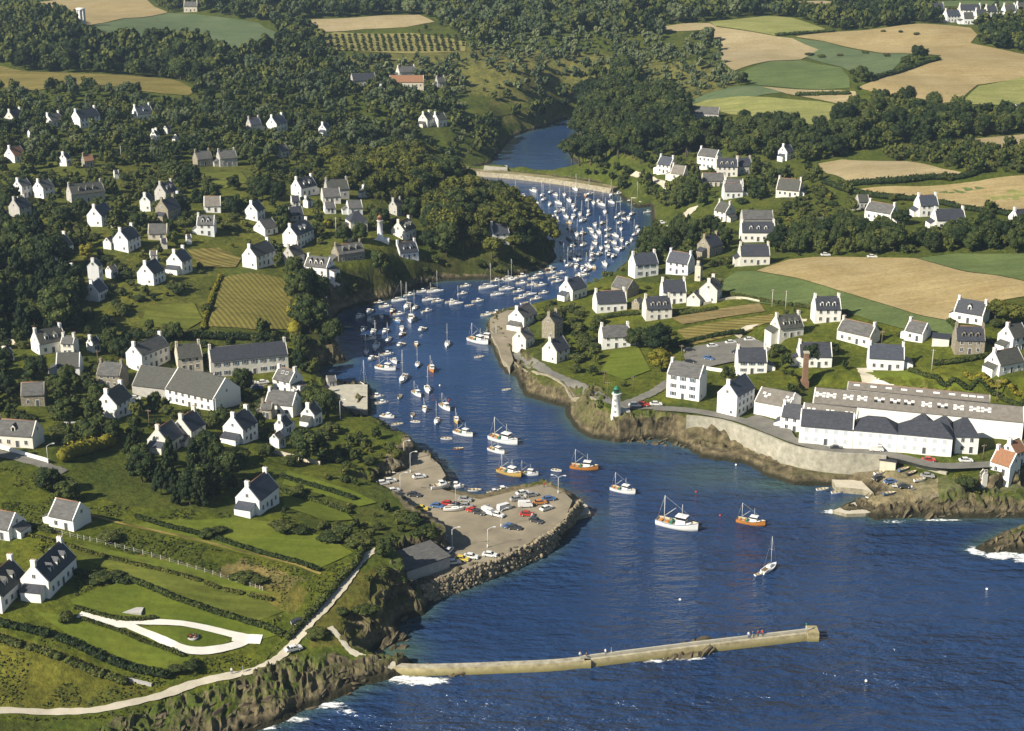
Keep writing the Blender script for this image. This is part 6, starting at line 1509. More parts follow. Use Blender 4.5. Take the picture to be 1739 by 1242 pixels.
def crown_arrays(kind, seed, nclump, nleaf, lsize, fine=False):
    """unit crown: base at z=0, height 1, width 1"""
    rng = np.random.default_rng(seed); C = []
    if kind == 'round':
        for k in range(nclump):
            a = k * 2.399 + rng.uniform(0, .8); f = (k + .5) / nclump; z = .30 + .52 * f + rng.uniform(-.06, .06); rad = .34 * math.sqrt(max(0, 1 - ((z - .45) / .52) ** 2)) * rng.uniform(.65, 1.15)
            C.append((rad * math.cos(a), rad * math.sin(a), z, rng.uniform(.15, .24)))
        C.append((0, 0, .55, .30))
    elif kind == 'cone':
        for k in range(nclump):
            f = (k + .5) / nclump; a = k * 2.399 + rng.uniform(0, .8); z = .14 + .80 * f; rad = .36 * (1 - f) ** .75 * rng.uniform(.7, 1.2)
            C.append((rad * math.cos(a), rad * math.sin(a), z, .06 + .15 * (1 - f) ** .8 * rng.uniform(.8, 1.2)))
        C += [(0, 0, .35, .24), (0, 0, .6, .16), (0, 0, .92, .07)]
    elif kind == 'umbrella':
        for k in range(nclump):
            a = k * 2.399 + rng.uniform(0, .9); rad = .40 * math.sqrt((k + .5) / nclump); z = .78 - .9 * rad ** 2 + rng.uniform(-.12, .06)
            C.append((rad * math.cos(a), rad * math.sin(a), z, rng.uniform(.13, .2)))
        C.append((0, 0, .55, .2))
    else:   # bush
        for k in range(nclump):
            a = k * 2.399 + rng.uniform(0, .9); rad = .36 * math.sqrt((k + .5) / nclump); z = .34 + .25 * (1 - rad * 2) + rng.uniform(-.1, .12)
            C.append((rad * math.cos(a), rad * math.sin(a), z, rng.uniform(.17, .3)))
        C.append((0, 0, .3, .34))
    C = np.array(C); V = []; T = []; tint = []; o = 0
    iv, if_ = (ICO2_V, ICO2_F) if fine else (ICO_V, ICO_F)
    zs = .8 if kind == 'cone' else .92
    for c in C:
        v = iv * (1 + rng.uniform(-.16, .16, (len(iv), 1))) * c[3] * .86 * np.array((1, 1, zs)) + c[:3]
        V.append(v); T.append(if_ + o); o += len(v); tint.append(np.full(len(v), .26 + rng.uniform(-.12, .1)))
    w = C[:, 3] ** 2; w /= w.sum(); idx = rng.choice(len(C), nleaf, p=w)
    N = rng.normal(size=(nleaf, 3)); N[:, 2] += .25; N /= np.linalg.norm(N, axis=1)[:, None]
    P = C[idx, :3] + N * C[idx, 3:4] * rng.uniform(.82, 1.10, (nleaf, 1)) * np.array((1, 1, zs))
    dist = np.linalg.norm(P[:, None, :] - C[None, :, :3], axis=2) / C[None, :, 3]
    ok = dist.min(1) > .78; P, N, idx = P[ok], N[ok], idx[ok]
    lv, lq = leaves(P, N, lsize, rng)
    ct = rng.uniform(-.2, .2, len(C))
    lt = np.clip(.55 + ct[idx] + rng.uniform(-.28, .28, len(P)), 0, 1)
    return np.concatenate(V + [lv]), np.concatenate(T), lq + o, np.concatenate(tint + [np.repeat(lt, 4)])
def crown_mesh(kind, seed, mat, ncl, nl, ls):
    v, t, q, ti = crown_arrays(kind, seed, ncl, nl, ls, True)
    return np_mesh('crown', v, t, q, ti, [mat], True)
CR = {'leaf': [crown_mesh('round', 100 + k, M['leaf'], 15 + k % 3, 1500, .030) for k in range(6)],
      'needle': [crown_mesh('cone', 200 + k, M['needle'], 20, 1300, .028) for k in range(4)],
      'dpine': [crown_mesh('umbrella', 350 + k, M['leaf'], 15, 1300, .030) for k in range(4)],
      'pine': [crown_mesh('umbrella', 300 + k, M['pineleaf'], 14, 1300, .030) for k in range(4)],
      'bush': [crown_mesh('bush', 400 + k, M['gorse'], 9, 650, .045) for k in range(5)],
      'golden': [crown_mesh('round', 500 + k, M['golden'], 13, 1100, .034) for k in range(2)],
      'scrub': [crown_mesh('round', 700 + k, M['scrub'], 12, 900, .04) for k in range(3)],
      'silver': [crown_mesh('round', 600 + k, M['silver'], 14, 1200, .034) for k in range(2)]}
mb = MB(); mb.tube((0,0,-.3),(.03,.01,.35),.045,.03,7); mb.tube((.03,.01,.33),(.22,.08,.62),.024,.01,5); mb.tube((.03,.01,.32),(-.2,.05,.6),.022,.01,5); mb.tube((.03,.01,.35),(.02,-.15,.68),.022,.008,5)
TRUNK = mb.mesh('trunk', [M['bark']])
mb = MB(); mb.tube((0,0,-.3),(.0,.0,.9),.035,.008,7)
TRUNK2 = mb.mesh('trunk', [M['bark']])
def tree(kind, p, h, w, label, group, name=None):
    nm = name or {'leaf': 'broadleaf_tree', 'needle': 'conifer_tree', 'pine': 'pine_tree', 'scrub': 'scrub_tree', 'dpine': 'dark_pine_tree', 'bush': 'bush', 'golden': 'golden_tree', 'silver': 'silver_tree'}[kind]
    if kind == 'bush':
        o = link(bpy.data.objects.new(nm, rnd.choice(CR[kind]))); o.location = p; o.scale = (w, w * rnd.uniform(.8, 1.2), h); o.rotation_euler = (0, 0, rnd.uniform(0, 6.3))
        return tag(o, label, 'bush', group)
    root = empty(nm, p, rnd.uniform(0, 6.3)); tag(root, label, 'tree', group)
    lift = .1 * h
    o = inst('crown', rnd.choice(CR[kind]), root, (0, 0, lift)); o.scale = (w, w * rnd.uniform(.85, 1.15), h * .94)
    t = inst('trunk', TRUNK2 if kind == 'needle' else TRUNK, root); t.scale = (w * .8, w * .8, h)
    return root
# where trees grow: pixel outline, density, kinds, height range, words for labels
Z = [
 ('creekwood', [(835,168),(958,168),(945,212),(905,226),(870,240),(842,272),(800,282),(780,250),(800,215)], 1.6, 'l', (5,9), 'in the dark trees at the left of the upper creek'),
 ('hillfoot', [(985,288),(1090,280),(1215,262),(1200,296),(1100,296),(1040,312),(1000,302)], 1.3, 'bl', (2.5,5), 'on the bushy foot of the pine hill by the causeway'),
 ('pierfront', [(560,640),(640,640),(650,735),(590,745),(560,720)], 0, 'b', (1,2), ''),
 ('meadow', [(-80,790),(95,795),(200,860),(290,862),(380,890),(480,880),(600,930),(612,960),(520,1060),(430,1140),(200,1220),(-80,1260)], 0, 'b', (1,2), ''),
 ('grove', [(215,765),(300,745),(340,742),(392,790),(396,850),(372,872),(290,858),(205,800)], 1.5, 'nnnl', (6.5,9), 'in the dark grove between the left houses and the meadow'),
 ('bushbank', [(470,868),(480,815),(600,845),(650,860),(690,885),(740,920),(765,940),(700,955),(640,945),(600,930)], 1.3, 'bbl', (2.2,4.5), 'on the bushy bank above the sandy quay'),
 ('quayslope', [(560,740),(640,725),(700,790),(660,812),(600,832),(500,800),(470,780)], 0.8, 'bbl', (1.5,4), 'on the grassy slope behind the quay wall'),
 ('headland', [(560,1000),(640,940),(700,985),(690,1050),(640,1110),(540,1105),(530,1050)], 1.0, 'b', (.9,2.2), 'on the rough headland above the cove'),
 ('darkwood', [(-60,395),(60,400),(95,470),(140,520),(125,572),(60,578),(-60,572)], 1.3, 'nnl', (9,14), 'in the dark conifer clump at the left edge'),
 ('lowvillage', [(-60,572),(560,585),(640,720),(690,800),(600,832),(480,800),(392,790),(330,742),(215,765),(-60,790)], 0.72, 'llbb', (3,8), 'among the houses of the lower left village'),
 ('terracehill', [(220,562),(560,575),(530,600),(500,592),(220,580)], 1.5, 'lb', (4,6.5), 'in the dark row above the white terrace'),
 ('gardenhill', [(95,430),(360,440),(352,560),(230,570),(130,575),(140,520)], 0.7, 'lbbb', (1.8,5), 'in the gardens on the left hillside'),
 ('pointfoot', [(690,448),(760,440),(945,425),(948,450),(900,472),(760,478),(680,505),(625,520),(620,500)], 1.6, 'blb', (2.5,5.5), 'on the bushy shore at the foot of the point'),
 ('shade', [(505,480),(560,478),(620,470),(700,445),(760,462),(880,455),(870,472),(752,480),(670,510),(605,525),(565,560),(575,600),(530,615),(505,585)], 1.6, 'lll', (7,11), 'on the shaded wooded bank above the moored boats'),
 ('point', [(560,285),(700,283),(760,300),(850,345),(905,372),(948,425),(945,442),(880,470),(760,470),(715,440),(725,400),(700,372),(650,360),(620,330),(560,320)], 1.6, 'pppl', (9,13), 'in the bright pine wood of the point'),
 ('hill', [(-60,270),(560,270),(570,330),(650,365),(715,400),(715,440),(620,470),(510,480),(360,440),(95,430),(-60,395)], 0.85, 'llbb', (2.5,8), 'between the white houses of the left hill'),
 ('upperleft', [(-60,140),(340,150),(440,100),(540,110),(760,165),(850,215),(840,262),(770,285),(560,290),(-60,285)], 0.95, 'lls', (4,8), 'in the wood around the upper left houses'),
 ('leftwood', [(-60,28),(55,30),(125,42),(185,62),(240,72),(330,70),(362,84),(420,86),(470,65),(495,45),(540,70),(540,112),(440,102),(340,152),(290,135),(200,128),(120,125),(40,122),(-60,105)], 1.4, 'l', (7,11), 'in the long dark wood at the upper left'),
 ('farm', [(535,60),(800,70),(830,160),(760,168),(540,112)], .75, 'ssl', (3,6), 'on the scrubby slope around the far farm'),
 ('scrubslope', [(800,80),(900,62),(1050,58),(1150,62),(1222,78),(1228,105),(1258,145),(1150,182),(1095,163),(1060,136),(1000,152),(955,170),(930,205),(850,215),(830,160)], .93, 'sss', (3,6), 'on the scrub slope above the end of the creek'),
 ('topwood', [(270,-40),(1560,-40),(1560,5),(1470,2),(1420,0),(1330,0),(1345,30),(1300,28),(1205,37),(1105,50),(1150,55),(1215,45),(1225,75),(1228,105),(1260,145),(1150,180),(1060,140),(960,165),(930,205),(850,215),(830,160),(800,70),(735,38),(712,26),(650,25),(530,33),(470,45),(330,22),(285,20)], 1.4, 'lls', (6,11), 'in the great far wood behind the creek'),
 ('pinehill', [(928,212),(950,182),(1000,157),(1060,140),(1095,165),(1135,180),(1180,208),(1218,235),(1212,262),(1150,275),(1060,285),(985,288),(940,270)], 1.9, 'd', (11,15), 'in the dense pine wood on the hill beside the creek'),
 ('bandwood', [(1195,212),(1225,215),(1300,200),(1390,215),(1455,188),(1480,160),(1510,152),(1560,172),(1620,182),(1760,182),(1760,228),(1620,240),(1500,252),(1400,272),(1350,282),(1290,270),(1220,262)], 1.4, 'lll', (7,11), 'in the wood across the right hillside'),
 ('rightscrub', [(1500,258),(1600,240),(1700,255),(1760,258),(1760,296),(1650,297),(1600,287),(1510,272)], 1.1, 'lb', (4,7), 'in the scrub wood at the right edge'),
 ('mound', [(1300,362),(1355,338),(1420,325),(1450,345),(1468,388),(1380,398),(1310,390)], 1.5, 'bbl', (3,5.5), 'on the bushy green mound behind the right bank houses'),
 ('hamletband', [(1310,395),(1470,388),(1560,400),(1760,395),(1760,432),(1555,437),(1400,437),(1310,430)], 1.3, 'lll', (5,9), 'in the band of trees behind the big wheat field'),
 ('topright', [(1300,-30),(1560,-30),(1560,0),(1610,42),(1560,42),(1480,50),(1420,53),(1350,32),(1460,20),(1400,0)], 1.4, 'l', (7,10), 'in the wood at the top right'),
 ('topright2', [(1650,58),(1700,45),(1760,48),(1760,96),(1700,88),(1650,78)], 1.5, 'l', (8,11), 'in the dark copse below the far hamlet'),
 ('bank', [(1058,415),(1075,395),(1160,392),(1225,405),(1240,425),(1180,455),(1120,455),(1060,450)], 1.4, 'lln', (6,9), 'on the wooded bank by the upper anchorage'),
 ('bank2', [(1085,318),(1190,322),(1205,352),(1180,365),(1100,345)], 1.3, 'l', (5,9), 'on the bank above the boatyard'),
 ('farright', [(1040,270),(1290,262),(1400,280),(1440,316),(1450,345),(1350,340),(1310,365),(1240,345),(1190,320),(1090,310)], .55, 'lb', (4,8), 'among the houses above the head of the creek'),
 ('shoreslope', [(905,535),(960,515),(1010,530),(1010,600),(960,600),(930,560)], 1.0, 'bbl', (2.5,5), 'on the bushy slope behind the stone quay houses'),
 ('shoreslope2', [(960,600),(1010,600),(1040,640),(1030,660),(970,630)], .9, 'bbl', (2.5,5), 'on the slope above the right bank road'),
 ('rightbank', [(870,628),(905,640),(960,668),(1015,690),(1040,712),(1160,712),(1160,745),(1000,742),(960,700),(895,668)], .8, 'b', (.8,2.0), 'on the rocky bank below the right bank road'),
 ('wallfoot', [(1166,745),(1240,757),(1300,786),(1470,785),(1490,795),(1420,806),(1330,806)], .8, 'b', (.7,1.6), 'on the grassy foot of the sea wall'),
 ('rocksbush', [(985,690),(1030,665),(1040,690),(1000,720)], .9, 'b', (1.5,3), 'on the rocks left of the right lighthouse'),
 ('cliffbush', [(1600,820),(1640,795),(1700,800),(1737,838),(1640,842),(1600,845)], 1.2, 'bb', (2,4), 'around the tiny hut above the right cliff'),
 ('villright', [(900,470),(1250,440),(1330,440),(1240,470),(1230,505),(1330,525),(1480,550),(1610,575),(1760,505),(1760,690),(1560,640),(1350,655),(1220,690),(1130,655),(1040,640),(960,560),(900,530)], .20, 'bbl', (1.8,5), 'in the gardens of the right bank village'),
]
SPARSE_R = .10
KIND = {'d': 'dpine', 's': 'scrub', 'l': 'leaf', 'n': 'needle', 'p': 'pine', 'b': 'bush'}
KO = [(np.array(p), m) for p, m in KEEPOUT]
def free(x, y, margin=0.0):
    ok = np.ones(x.shape, bool)
    for p, m in KO:
        m += margin + (18 if p[:, 1].mean() > 900 else 0)
        bb = (x > p[:, 0].min() - m) & (x < p[:, 0].max() + m) & (y > p[:, 1].min() - m) & (y < p[:, 1].max() + m) & ok
        if bb.any():
            i = np.nonzero(bb)[0]; q = [tuple(v) for v in p]
            mm = m - (18 if p[:, 1].mean() > 900 else 0); bad = pip(x[i], y[i], q) | (segdist(x[i], y[i], q) < mm)
            if p[:, 1].mean() > 900: bad |= pip(x[i] * (1 + 16 / y[i]), y[i] + 16, q)
            ok[i[bad]] = False
    for hx, hy, a, w2, d2 in HOUSES:
        i = np.nonzero((np.abs(x - hx) < 36) & (np.abs(y - hy) < 36))[0]
        if not len(i): continue
        dx, dy = x[i] - hx, y[i] - hy; ca, sa = math.cos(a), math.sin(a)
        lx, ly = np.abs(dx * ca + dy * sa), np.abs(-dx * sa + dy * ca)
        ex = abs(ca) * w2 + abs(sa) * d2
        ok[i[((lx < w2 + 2) & (ly < d2 + 2)) | ((np.abs(dx - hx / hy * dy) < ex + .5) & (dy < 0) & (dy > -12 - d2 - max(0, hy - 800) * .06))]] = False
    return ok
cand = []
for y0, y1, st in ((330, 640, 5.2), (640, 900, 6.0), (900, 1250, 7.0), (1250, 2050, 8.6)):
    X, Y = np.meshgrid(np.arange(-760, 760, st), np.arange(y0, y1, st))
    X = X + NR.uniform(-.45, .45, X.shape) * st; Y = Y + NR.uniform(-.45, .45, Y.shape) * st
    k = np.abs(X / Y) < .40
    cand.append(np.stack([X[k], Y[k]], 1))
cand = np.concatenate(cand); cx, cy = cand[:, 0], cand[:, 1]
ch = hgt(cx, cy); cpx, cpy, czc = project(cx, cy, ch)
zone = np.full(len(cx), -1); 
for i in range(len(Z) - 1, -1, -1):
    zone[pip(cpx, cpy, Z[i][1])] = i
dens = np.array([z[2] for z in Z] + [SPARSE_R])[zone]
off = (cpx < -5) | (cpx > 1745) | (cpy < -5)
dens = np.where(off & (zone < 0), .75, dens)
dens = np.where((cpy < 45) & (zone < 0), .5, dens)
clump = vnoise(cx / 22, cy / 22, 77)
pr = np.where(dens < .95, dens * np.where(clump > .45, 1.5, .55), dens)
keep = (NR.random(len(cx)) < pr) & (sdist(cx, cy) > 3.0) & (ch > 1.0)
keep &= ~((zone < 0) & (cpy > 690))
idx = np.nonzero(keep)[0]; idx = idx[free(cx[idx], cy[idx], 1.0)]
TREES = []
for i in idx:
    z = Z[zone[i]] if zone[i] >= 0 else ('open', None, 0, 'lb', (2.5, 6), 'standing alone in the fields or gardens')
    k = KIND[z[3][rnd.randrange(len(z[3]))]]; h = (z[4][0] * .7 + (z[4][1] * 1.25 - z[4][0] * .7) * rnd.random() ** 1.4); big = 1.0 if czc[i] < 1000 else 1.12
    if k == 'bush': h = min(h, 4.2); w = h * rnd.uniform(1.0, 1.7)
    else: w = h * (rnd.uniform(.5, .68) if k == 'needle' else rnd.uniform(.75, 1.0))
    if czc[i] > 900 and k == 'bush': k = 'leaf'
    TREES.append((czc[i] / (h * w) ** .5, k, cx[i], cy[i], ch[i], h * big, w * big, z[0], z[5], off[i]))
KW = {'leaf': ('green leafy tree', 'leafy trees'), 'needle': ('dark conifer', 'conifers'), 'pine': ('spreading pine', 'pines'), 'scrub': ('grey green scrub tree', 'scrub trees'), 'dpine': ('dark dense pine', 'dark pines'), 'bush': ('low green bush', 'bushes')}
def hidden(x, y, h, t):
    """a point just above the crown top: is there land between it and the camera"""
    return False
TREES.sort(key=lambda t: t[0])
used = {}; rest = []
for t in TREES:
    _, k, x, y, z, h, w, zn, words_, o = t
    if o or used.get(k, 0) >= 292: rest.append(t); continue
    used[k] = used.get(k, 0) + 1
    tree(k, (x, y, z - .2), h, w, f"{KW[k][0]} {words_}", f"{KW[k][1]} {words_}")
# trees one can point to
for k, px, py, h, w, lab in (('leaf',1462,140,11,10,'round dark tree at the left end of the hedge in the far wheat'),('leaf',1558,103,11,10,'round dark tree at the right end of the hedge in the far wheat'),('leaf',1538,112,7,8,'lower dark tree between the two round ones in the far wheat'),('leaf',1115,600,11,13,'big dark tree right of the weathered roof by the car park'),('golden',1122,632,8.5,9.5,'round golden tree below the big dark tree'),
  ('leaf',1080,590,8,8,'dark tree at the left foot of the big one by the lawn'),('leaf',540,700,8.5,10,'broad olive tree beside the skylight house'),('leaf',525,782,10,12,'big round tree above the slanting pale wall'),('golden',505,545,9,7,'golden tree at the right end of the ploughed plot'),('leaf',645,462,10,10,'round green tree under the grey stone house'),
  ('silver',1395,400,8,13,'silvery tree in front of the bushy mound'),('leaf',1530,382,7,9,'dark round tree between two white houses on the right hill'),('leaf',1163,340,9,13,'wide dark tree above the boatyard'),('pine',1690,548,9,9,'pine beside the house at the corner of the wheat field'),('pine',1715,556,9,10,'wide pine at the right edge of the wheat field'),('leaf',1375,618,8,9,'yellowish tree right of the broad slate roof'),
  ('leaf',95,395,8,6,'tall olive tree among the left hill houses'),('golden',149,440,6.5,7,'golden tree right of the slate roofed house'),('leaf',430,725,6,8,'olive tree at the dark gable of the fish store'),('golden',555,388,4,5,'small golden tree above the tall dormered house'),('leaf',478,78,10,12,'lone dark tree at the right end of the blue green field'),('leaf',554,140,10,11,'lone dark tree left of the far farm'),
  ('leaf',42,46,12,7,'tall tree at the edge of the top left wheat field'),('leaf',10,50,12,8,'tall tree at the upper left corner'),('leaf',367,795,8,7,'tree at the right end of the dark grove'),('leaf',115,850,6,7,'leafy tree by the lane end at the left'),('leaf',85,835,7,8,'dark tree at the corner of the grey lane'),('leaf',350,770,7,8,'round tree in front of the white gabled house at left'),
  ('pine',835,440,11,12,'wide flat pine at the shore below the lone house'),('pine',810,425,12,12,'tall spreading cedar left of the lone house on the point')):
    p = at(px, py); tree(k, (p.x, p.y, p.z - .2), h, w, lab, None)
for px, py, h, w, lab in ((185,915,2.6,6.5,'sprawling bush right of the small meadow house'),(355,912,3,5.5,'rounded bush alone on the mown meadow'),(372,905,2.4,4,'small bush right of the lone one on the mown meadow'),(112,1058,3.6,4.2,'dark round bush left of the looping drive'),(412,985,2.5,6,'dark bush in the dry patch of the meadow'),(440,990,2.2,5,'flat dark bush at the right of the dry patch'),(325,1135,2.2,4,'bush at the lower end of the lawn'),(300,1140,2,4,'low bush below the drive loop'),(170,985,2.2,8,'clipped dark bushes before the big dormered house'),(200,978,1.8,5,'low dark bush right of the clipped ones'),
  (480,900,3.4,8,'big bush at the corner below the bright gable house'),(510,905,2.8,6,'bush right of the one below the bright gable'),(560,920,3,7,'yellow green bush at the top of the meadow'),(610,925,3.2,8,'wide bush at the head of the coast path'),(535,1082,2.6,6,'dark bush at the bend of the coast path'),(620,1040,2.6,6,'green bush on the headland above the cove'),(1045,80,2,3,'scrub bush in the far slope'),(1500,55,2.6,4,'small bush alone in the far wheat, left of three'),(1530,56,2.6,4,'small bush alone in the far wheat, middle of three'),(1555,60,3,5,'small bush alone in the far wheat, right of three'),
  (1375,95,3,6,'dark bush in the green wedge field, leftmost'),(1395,98,3,7,'dark bush in the green wedge field, second'),(1425,96,3,5,'dark bush in the green wedge field, third'),(1470,92,3,5,'dark bush in the green wedge field, fourth'),(1507,97,3.2,6,'dark bush in the green wedge field, rightmost')):
    p = at(px, py); tree('bush', (p.x, p.y, p.z - .15), h, w, lab, None)
# the orchard rows on the far slope
for j in range(7):
    for i in range(22):
        px = 548 + i * 11.2 + j * 1.0; py = 62 + j * 4.2
        if px > 788: continue
        p = at(px + rnd.uniform(-1, 1), py + rnd.uniform(-.4, .4)); o = link(bpy.data.objects.new('orchard_tree', rnd.choice(CR['bush']))); s = rnd.uniform(2.6, 3.6); o.location = p; o.scale = (s, s, s * .9); o.rotation_euler = (0, 0, rnd.uniform(0, 6.3))
        tag(o, 'small fruit tree in the orchard rows on the far slope', 'tree', 'orchard trees')
# all the other trees, past the three hundred of each kind: woods
PROTO = {k: [crown_arrays(s, 900 + j, n, nl, ls) for j in range(4)] for k, s, n, nl, ls in (('leaf','round',9,230,.075),('needle','cone',10,200,.06),('pine','umbrella',9,220,.07),('dpine','umbrella',10,230,.07),('scrub','round',8,200,.08),('bush','bush',5,110,.09))}
FARP = {k: [crown_arrays(s, 950 + j, n, nl, ls) for j in range(4)] for k, s, n, nl, ls in (('leaf','round',7,110,.10),('needle','cone',7,90,.08),('pine','umbrella',7,110,.10),('dpine','umbrella',8,110,.10),('scrub','round',6,100,.11),('bush','bush',4,60,.11))}
def woods(label, items, mat):
    Vs, Ts, Qs, Ti = [], [], [], []; o = 0
    for t in items:
        _, k, x, y, z, h, w = t[:7]
        v, tr, q, ti = rnd.choice((PROTO if t[0] * (h * w) ** .5 < 950 else FARP)[k]); a = rnd.uniform(0, 6.3); c, s = math.cos(a), math.sin(a)
        vv = np.stack([(v[:, 0] * c - v[:, 1] * s) * w + x, (v[:, 0] * s + v[:, 1] * c) * w + y, v[:, 2] * h + z + .03 * h], 1)
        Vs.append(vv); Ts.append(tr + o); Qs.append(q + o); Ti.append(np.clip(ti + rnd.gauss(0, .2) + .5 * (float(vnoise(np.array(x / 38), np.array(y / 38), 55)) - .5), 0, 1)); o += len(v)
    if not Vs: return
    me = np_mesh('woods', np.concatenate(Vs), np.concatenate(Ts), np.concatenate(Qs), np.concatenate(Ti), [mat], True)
    tag(link(bpy.data.objects.new('woods', me)), label, 'woods', kind='stuff')
woods('leafy woods covering the far hillsides and filling between the houses', [t for t in rest if t[1] in ('leaf', 'dpine')], M['leaf'])
woods('grey green scrub covering the far valley slopes', [t for t in rest if t[1] == 'scrub'], M['scrub'])
woods('bright pines filling the point and the hill beside the creek', [t for t in rest if t[1] == 'pine'], M['pineleaf'])
woods('conifers filling the woods behind the nearer trees', [t for t in rest if t[1] == 'needle'], M['needle'])
woods('scrub and bushes filling the far gardens', [t for t in rest if t[1] == 'bush'], M['gorse'])
print('TREES', len(TREES), used, len(rest))
# hedges
def hedge(px, h, w, label, mat='gorse', gap=0.0):
    pw = [tuple(at(*p)) for p in px]; c = [Vector(p) for p in catmull(pw, 10)]
    o = c[len(c) // 2]; Vs, Ts, Qs, Ti = [], [], [], []; off_ = 0; rng = np.random.default_rng(len(label) * 7 + int(px[0][0]))
    acc = 0; L = sum((b - a).length for a, b in zip(c, c[1:])); n = max(3, int(L / (w * .36))); far = o.length
    pos = np.linspace(0, len(c) - 1.001, n)
    for f in pos:
        if gap and rng.random() < gap: continue
        i = int(f); p = c[i].lerp(c[i + 1], f - i); z = float(hgt(p.x, p.y)); hh = h * rng.uniform(.85, 1.15); ww = w * rng.uniform(.9, 1.15)
        v = ICO_V * (1 + rng.uniform(-.15, .15, (len(ICO_V), 1))) * np.array((ww * .6, ww * .6, hh * .55)) + np.array((p.x - o.x, p.y - o.y, z + hh * .42 - o.z))
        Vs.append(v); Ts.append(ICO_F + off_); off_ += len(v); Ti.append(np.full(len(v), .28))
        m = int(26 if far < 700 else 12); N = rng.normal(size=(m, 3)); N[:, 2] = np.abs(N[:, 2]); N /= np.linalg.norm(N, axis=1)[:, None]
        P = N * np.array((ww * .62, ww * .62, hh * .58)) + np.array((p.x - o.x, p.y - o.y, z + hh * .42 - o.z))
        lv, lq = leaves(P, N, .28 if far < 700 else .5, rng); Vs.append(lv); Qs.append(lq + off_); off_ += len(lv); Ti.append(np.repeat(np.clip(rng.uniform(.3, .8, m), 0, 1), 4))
    if not Vs: return
    me = np_mesh('hedge', np.concatenate(Vs), np.concatenate(Ts), np.concatenate(Qs), np.concatenate(Ti), [M[mat]], True)
    ob = link(bpy.data.objects.new('hedge', me)); ob.location = o; tag(ob, label, 'hedge')
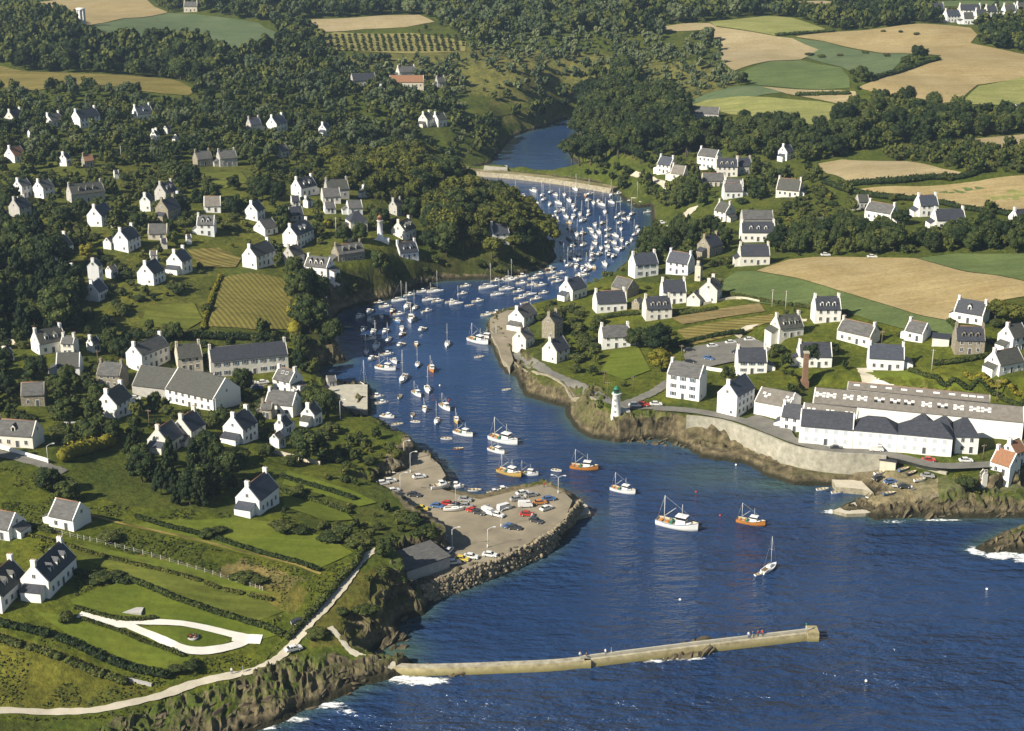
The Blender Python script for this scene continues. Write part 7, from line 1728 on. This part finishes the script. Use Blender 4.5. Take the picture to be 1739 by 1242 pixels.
for a in (([(215,985),(285,1013),(360,1040),(440,1064),(478,1080)], 1.3, 1.4, 'dark clipped hedge along the upper side of the lawn','leaf'),([(0,1062),(64,1076),(129,1098),(219,1137),(283,1150)], 1.7, 2.0, 'ragged dark hedge below the lower lawn','leaf',.15),([(0,1088),(60,1105),(140,1135),(210,1160)], 1.4, 2.2, 'scrubby hedge bank above the coast grass','gorse',.3),
  ([(128,1034),(170,1046),(215,1054),(262,1052)], .9, .9, 'low dark box hedge along the white drive','leaf'),([(140,1052),(200,1072),(250,1092),(310,1115)], .6, .8, 'low green hedge below the white drive','leaf'),([(232,880),(290,898),(360,915),(440,940),(540,970)], 1.2, 1.1, 'long hedge on the upper side of the straight track','leaf'),
  ([(480,812),(540,830),(602,850)], 1.3, 1.4, 'upper garden hedge above the quay bushes','leaf'),([(476,836),(530,852),(592,872)], 1.3, 1.4, 'lower garden hedge above the quay bushes','leaf'),([(490,1086),(528,1046),(558,1012),(588,978),(606,958),(616,935)], 1.6, 1.6, 'dark hedge bank on the left of the rising coast path','leaf'),
  ([(108,784),(130,774),(155,768),(190,757)], 4.4, 3.4, 'tall golden topped hedge by the left garden','golden'),([(1546,632),(1590,645),(1634,657),(1690,672),(1737,686)], 1.6, 1.6, 'dark hedge running down behind the cannery','leaf'),([(1640,642),(1680,655),(1730,672)], 1.8, 2.2, 'golden hedge at the right edge above the cannery','golden',.15),([(1588,620),(1630,616),(1683,606)], 1.8, 2.0, 'dark hedge in front of the stone house','leaf'),
  ([(1030,541),(1055,537),(1082,535)], 1.8, 1.6, 'dark hedge under the long white house','leaf'),([(1140,536),(1190,531),(1215,527)], 1.6, 1.5, 'dark hedge beside the brown plot','leaf'),([(1320,61),(1365,58),(1414,55)], 2.2, 3, 'hedge line between the far hay field and wheat','leaf'),([(1478,139),(1520,126),(1545,118),(1592,103)], 3, 4, 'hedge between the two round trees in the far wheat','leaf'),([(1355,163),(1400,162),(1440,161)], 2.4, 3.5, 'short dark hedge in the tan strip','leaf'),
  ([(1443,316),(1490,312),(1531,310),(1580,305),(1634,303),(1662,293)], 3, 4, 'hedge between the two tan fields on the right','leaf'),([(1400,312),(1440,326),(1500,337),(1600,348),(1740,370)], 2.6, 3.5, 'hedge below the striped tan field','leaf'),([(232,573),(330,574),(430,576),(520,582)], 2.6, 3, 'long dark hedge below the ploughed plot','leaf'),([(497,480),(512,520),(500,566)], 4, 4.5, 'yellow green hedge at the right side of the ploughed plot','golden'),([(375,470),(360,505),(348,545),(345,560)], 1.4, 1.5, 'golden gappy hedge left of the ploughed plot','golden',.35),
  ([(35,893),(62,898),(90,906)], 1.2, 1.4, 'dark hedge beside the small meadow house','leaf'),([(20,905),(120,930),(210,955),(330,985),(460,1020)], .8, 1.0, 'low weedy hedge along the post fence','gorse',.4),([(60,960),(130,975),(215,992)], 1.4, 1.6, 'dark hedge behind the big dormered house','leaf'),([(1230,500),(1290,512),(1360,522),(1440,533)], 1.5, 1.8, 'hedge at the lower edge of the dark green field','gorse',.2),([(1150,588),(1200,575),(1260,566)], 1.5, 1.8, 'hedge between the mown plot and the car park','leaf',.1),([(1612,548),(1640,566),(1690,585)], 1.8, 2, 'hedge in front of the wheat corner house','leaf')):
    hedge(*a[:4], *(a[4:]))

# rough grass tufts over the near meadows
rng = np.random.default_rng(77); P_ = []
X, Y = rng.uniform(-190, 10, 60000), rng.uniform(295, 440, 60000); h_ = hgt(X, Y); tx, ty, _ = project(X, Y, h_)
ok = pip(tx, ty, MEADOW + []) & free(X, Y, -.6) & (sdist(X, Y) > 4) & (vnoise(X / 6, Y / 8, 91) > .42)
X, Y, h_ = X[ok][:16000], Y[ok][:16000], h_[ok][:16000]
N_ = rng.normal(0, .5, (len(X), 3)); N_[:, 2] += .8; N_ /= np.linalg.norm(N_, axis=1)[:, None]
lv, lq = leaves(np.stack([X, Y, h_ + .12], 1), N_, .30, rng)
tt = np.clip(.45 + .8 * (vnoise(X / 9, Y / 12, 92) - .5) + rng.uniform(-.25, .25, len(X)), 0, 1)
tag(link(bpy.data.objects.new('grass', np_mesh('grass', lv, None, lq, np.repeat(tt, 4), [M['gorse']]))), 'rough grass tufts over the near meadows', 'grass', kind='stuff')

# ---------------------------------------------------------------- the air
mb = MB(); mb.box(-1900, 1900, -300, 3600, -8.0, 196.0)
m = bpy.data.materials.new('haze'); m.use_nodes = True; nt = m.node_tree
for n in list(nt.nodes):
    if n.type == 'BSDF_PRINCIPLED': nt.nodes.remove(n)
v = nt.nodes.new("ShaderNodeVolumePrincipled"); v.inputs['Color'].default_value = (.55, .76, 1.0, 1); v.inputs['Density'].default_value = .00008; v.inputs['Anisotropy'].default_value = .2
nt.links.new(v.outputs[0], nt.nodes['Material Output'].inputs['Volume'])
tag(mb.build('haze', m), 'thin bluish summer haze over the far woods', 'haze', kind='stuff')
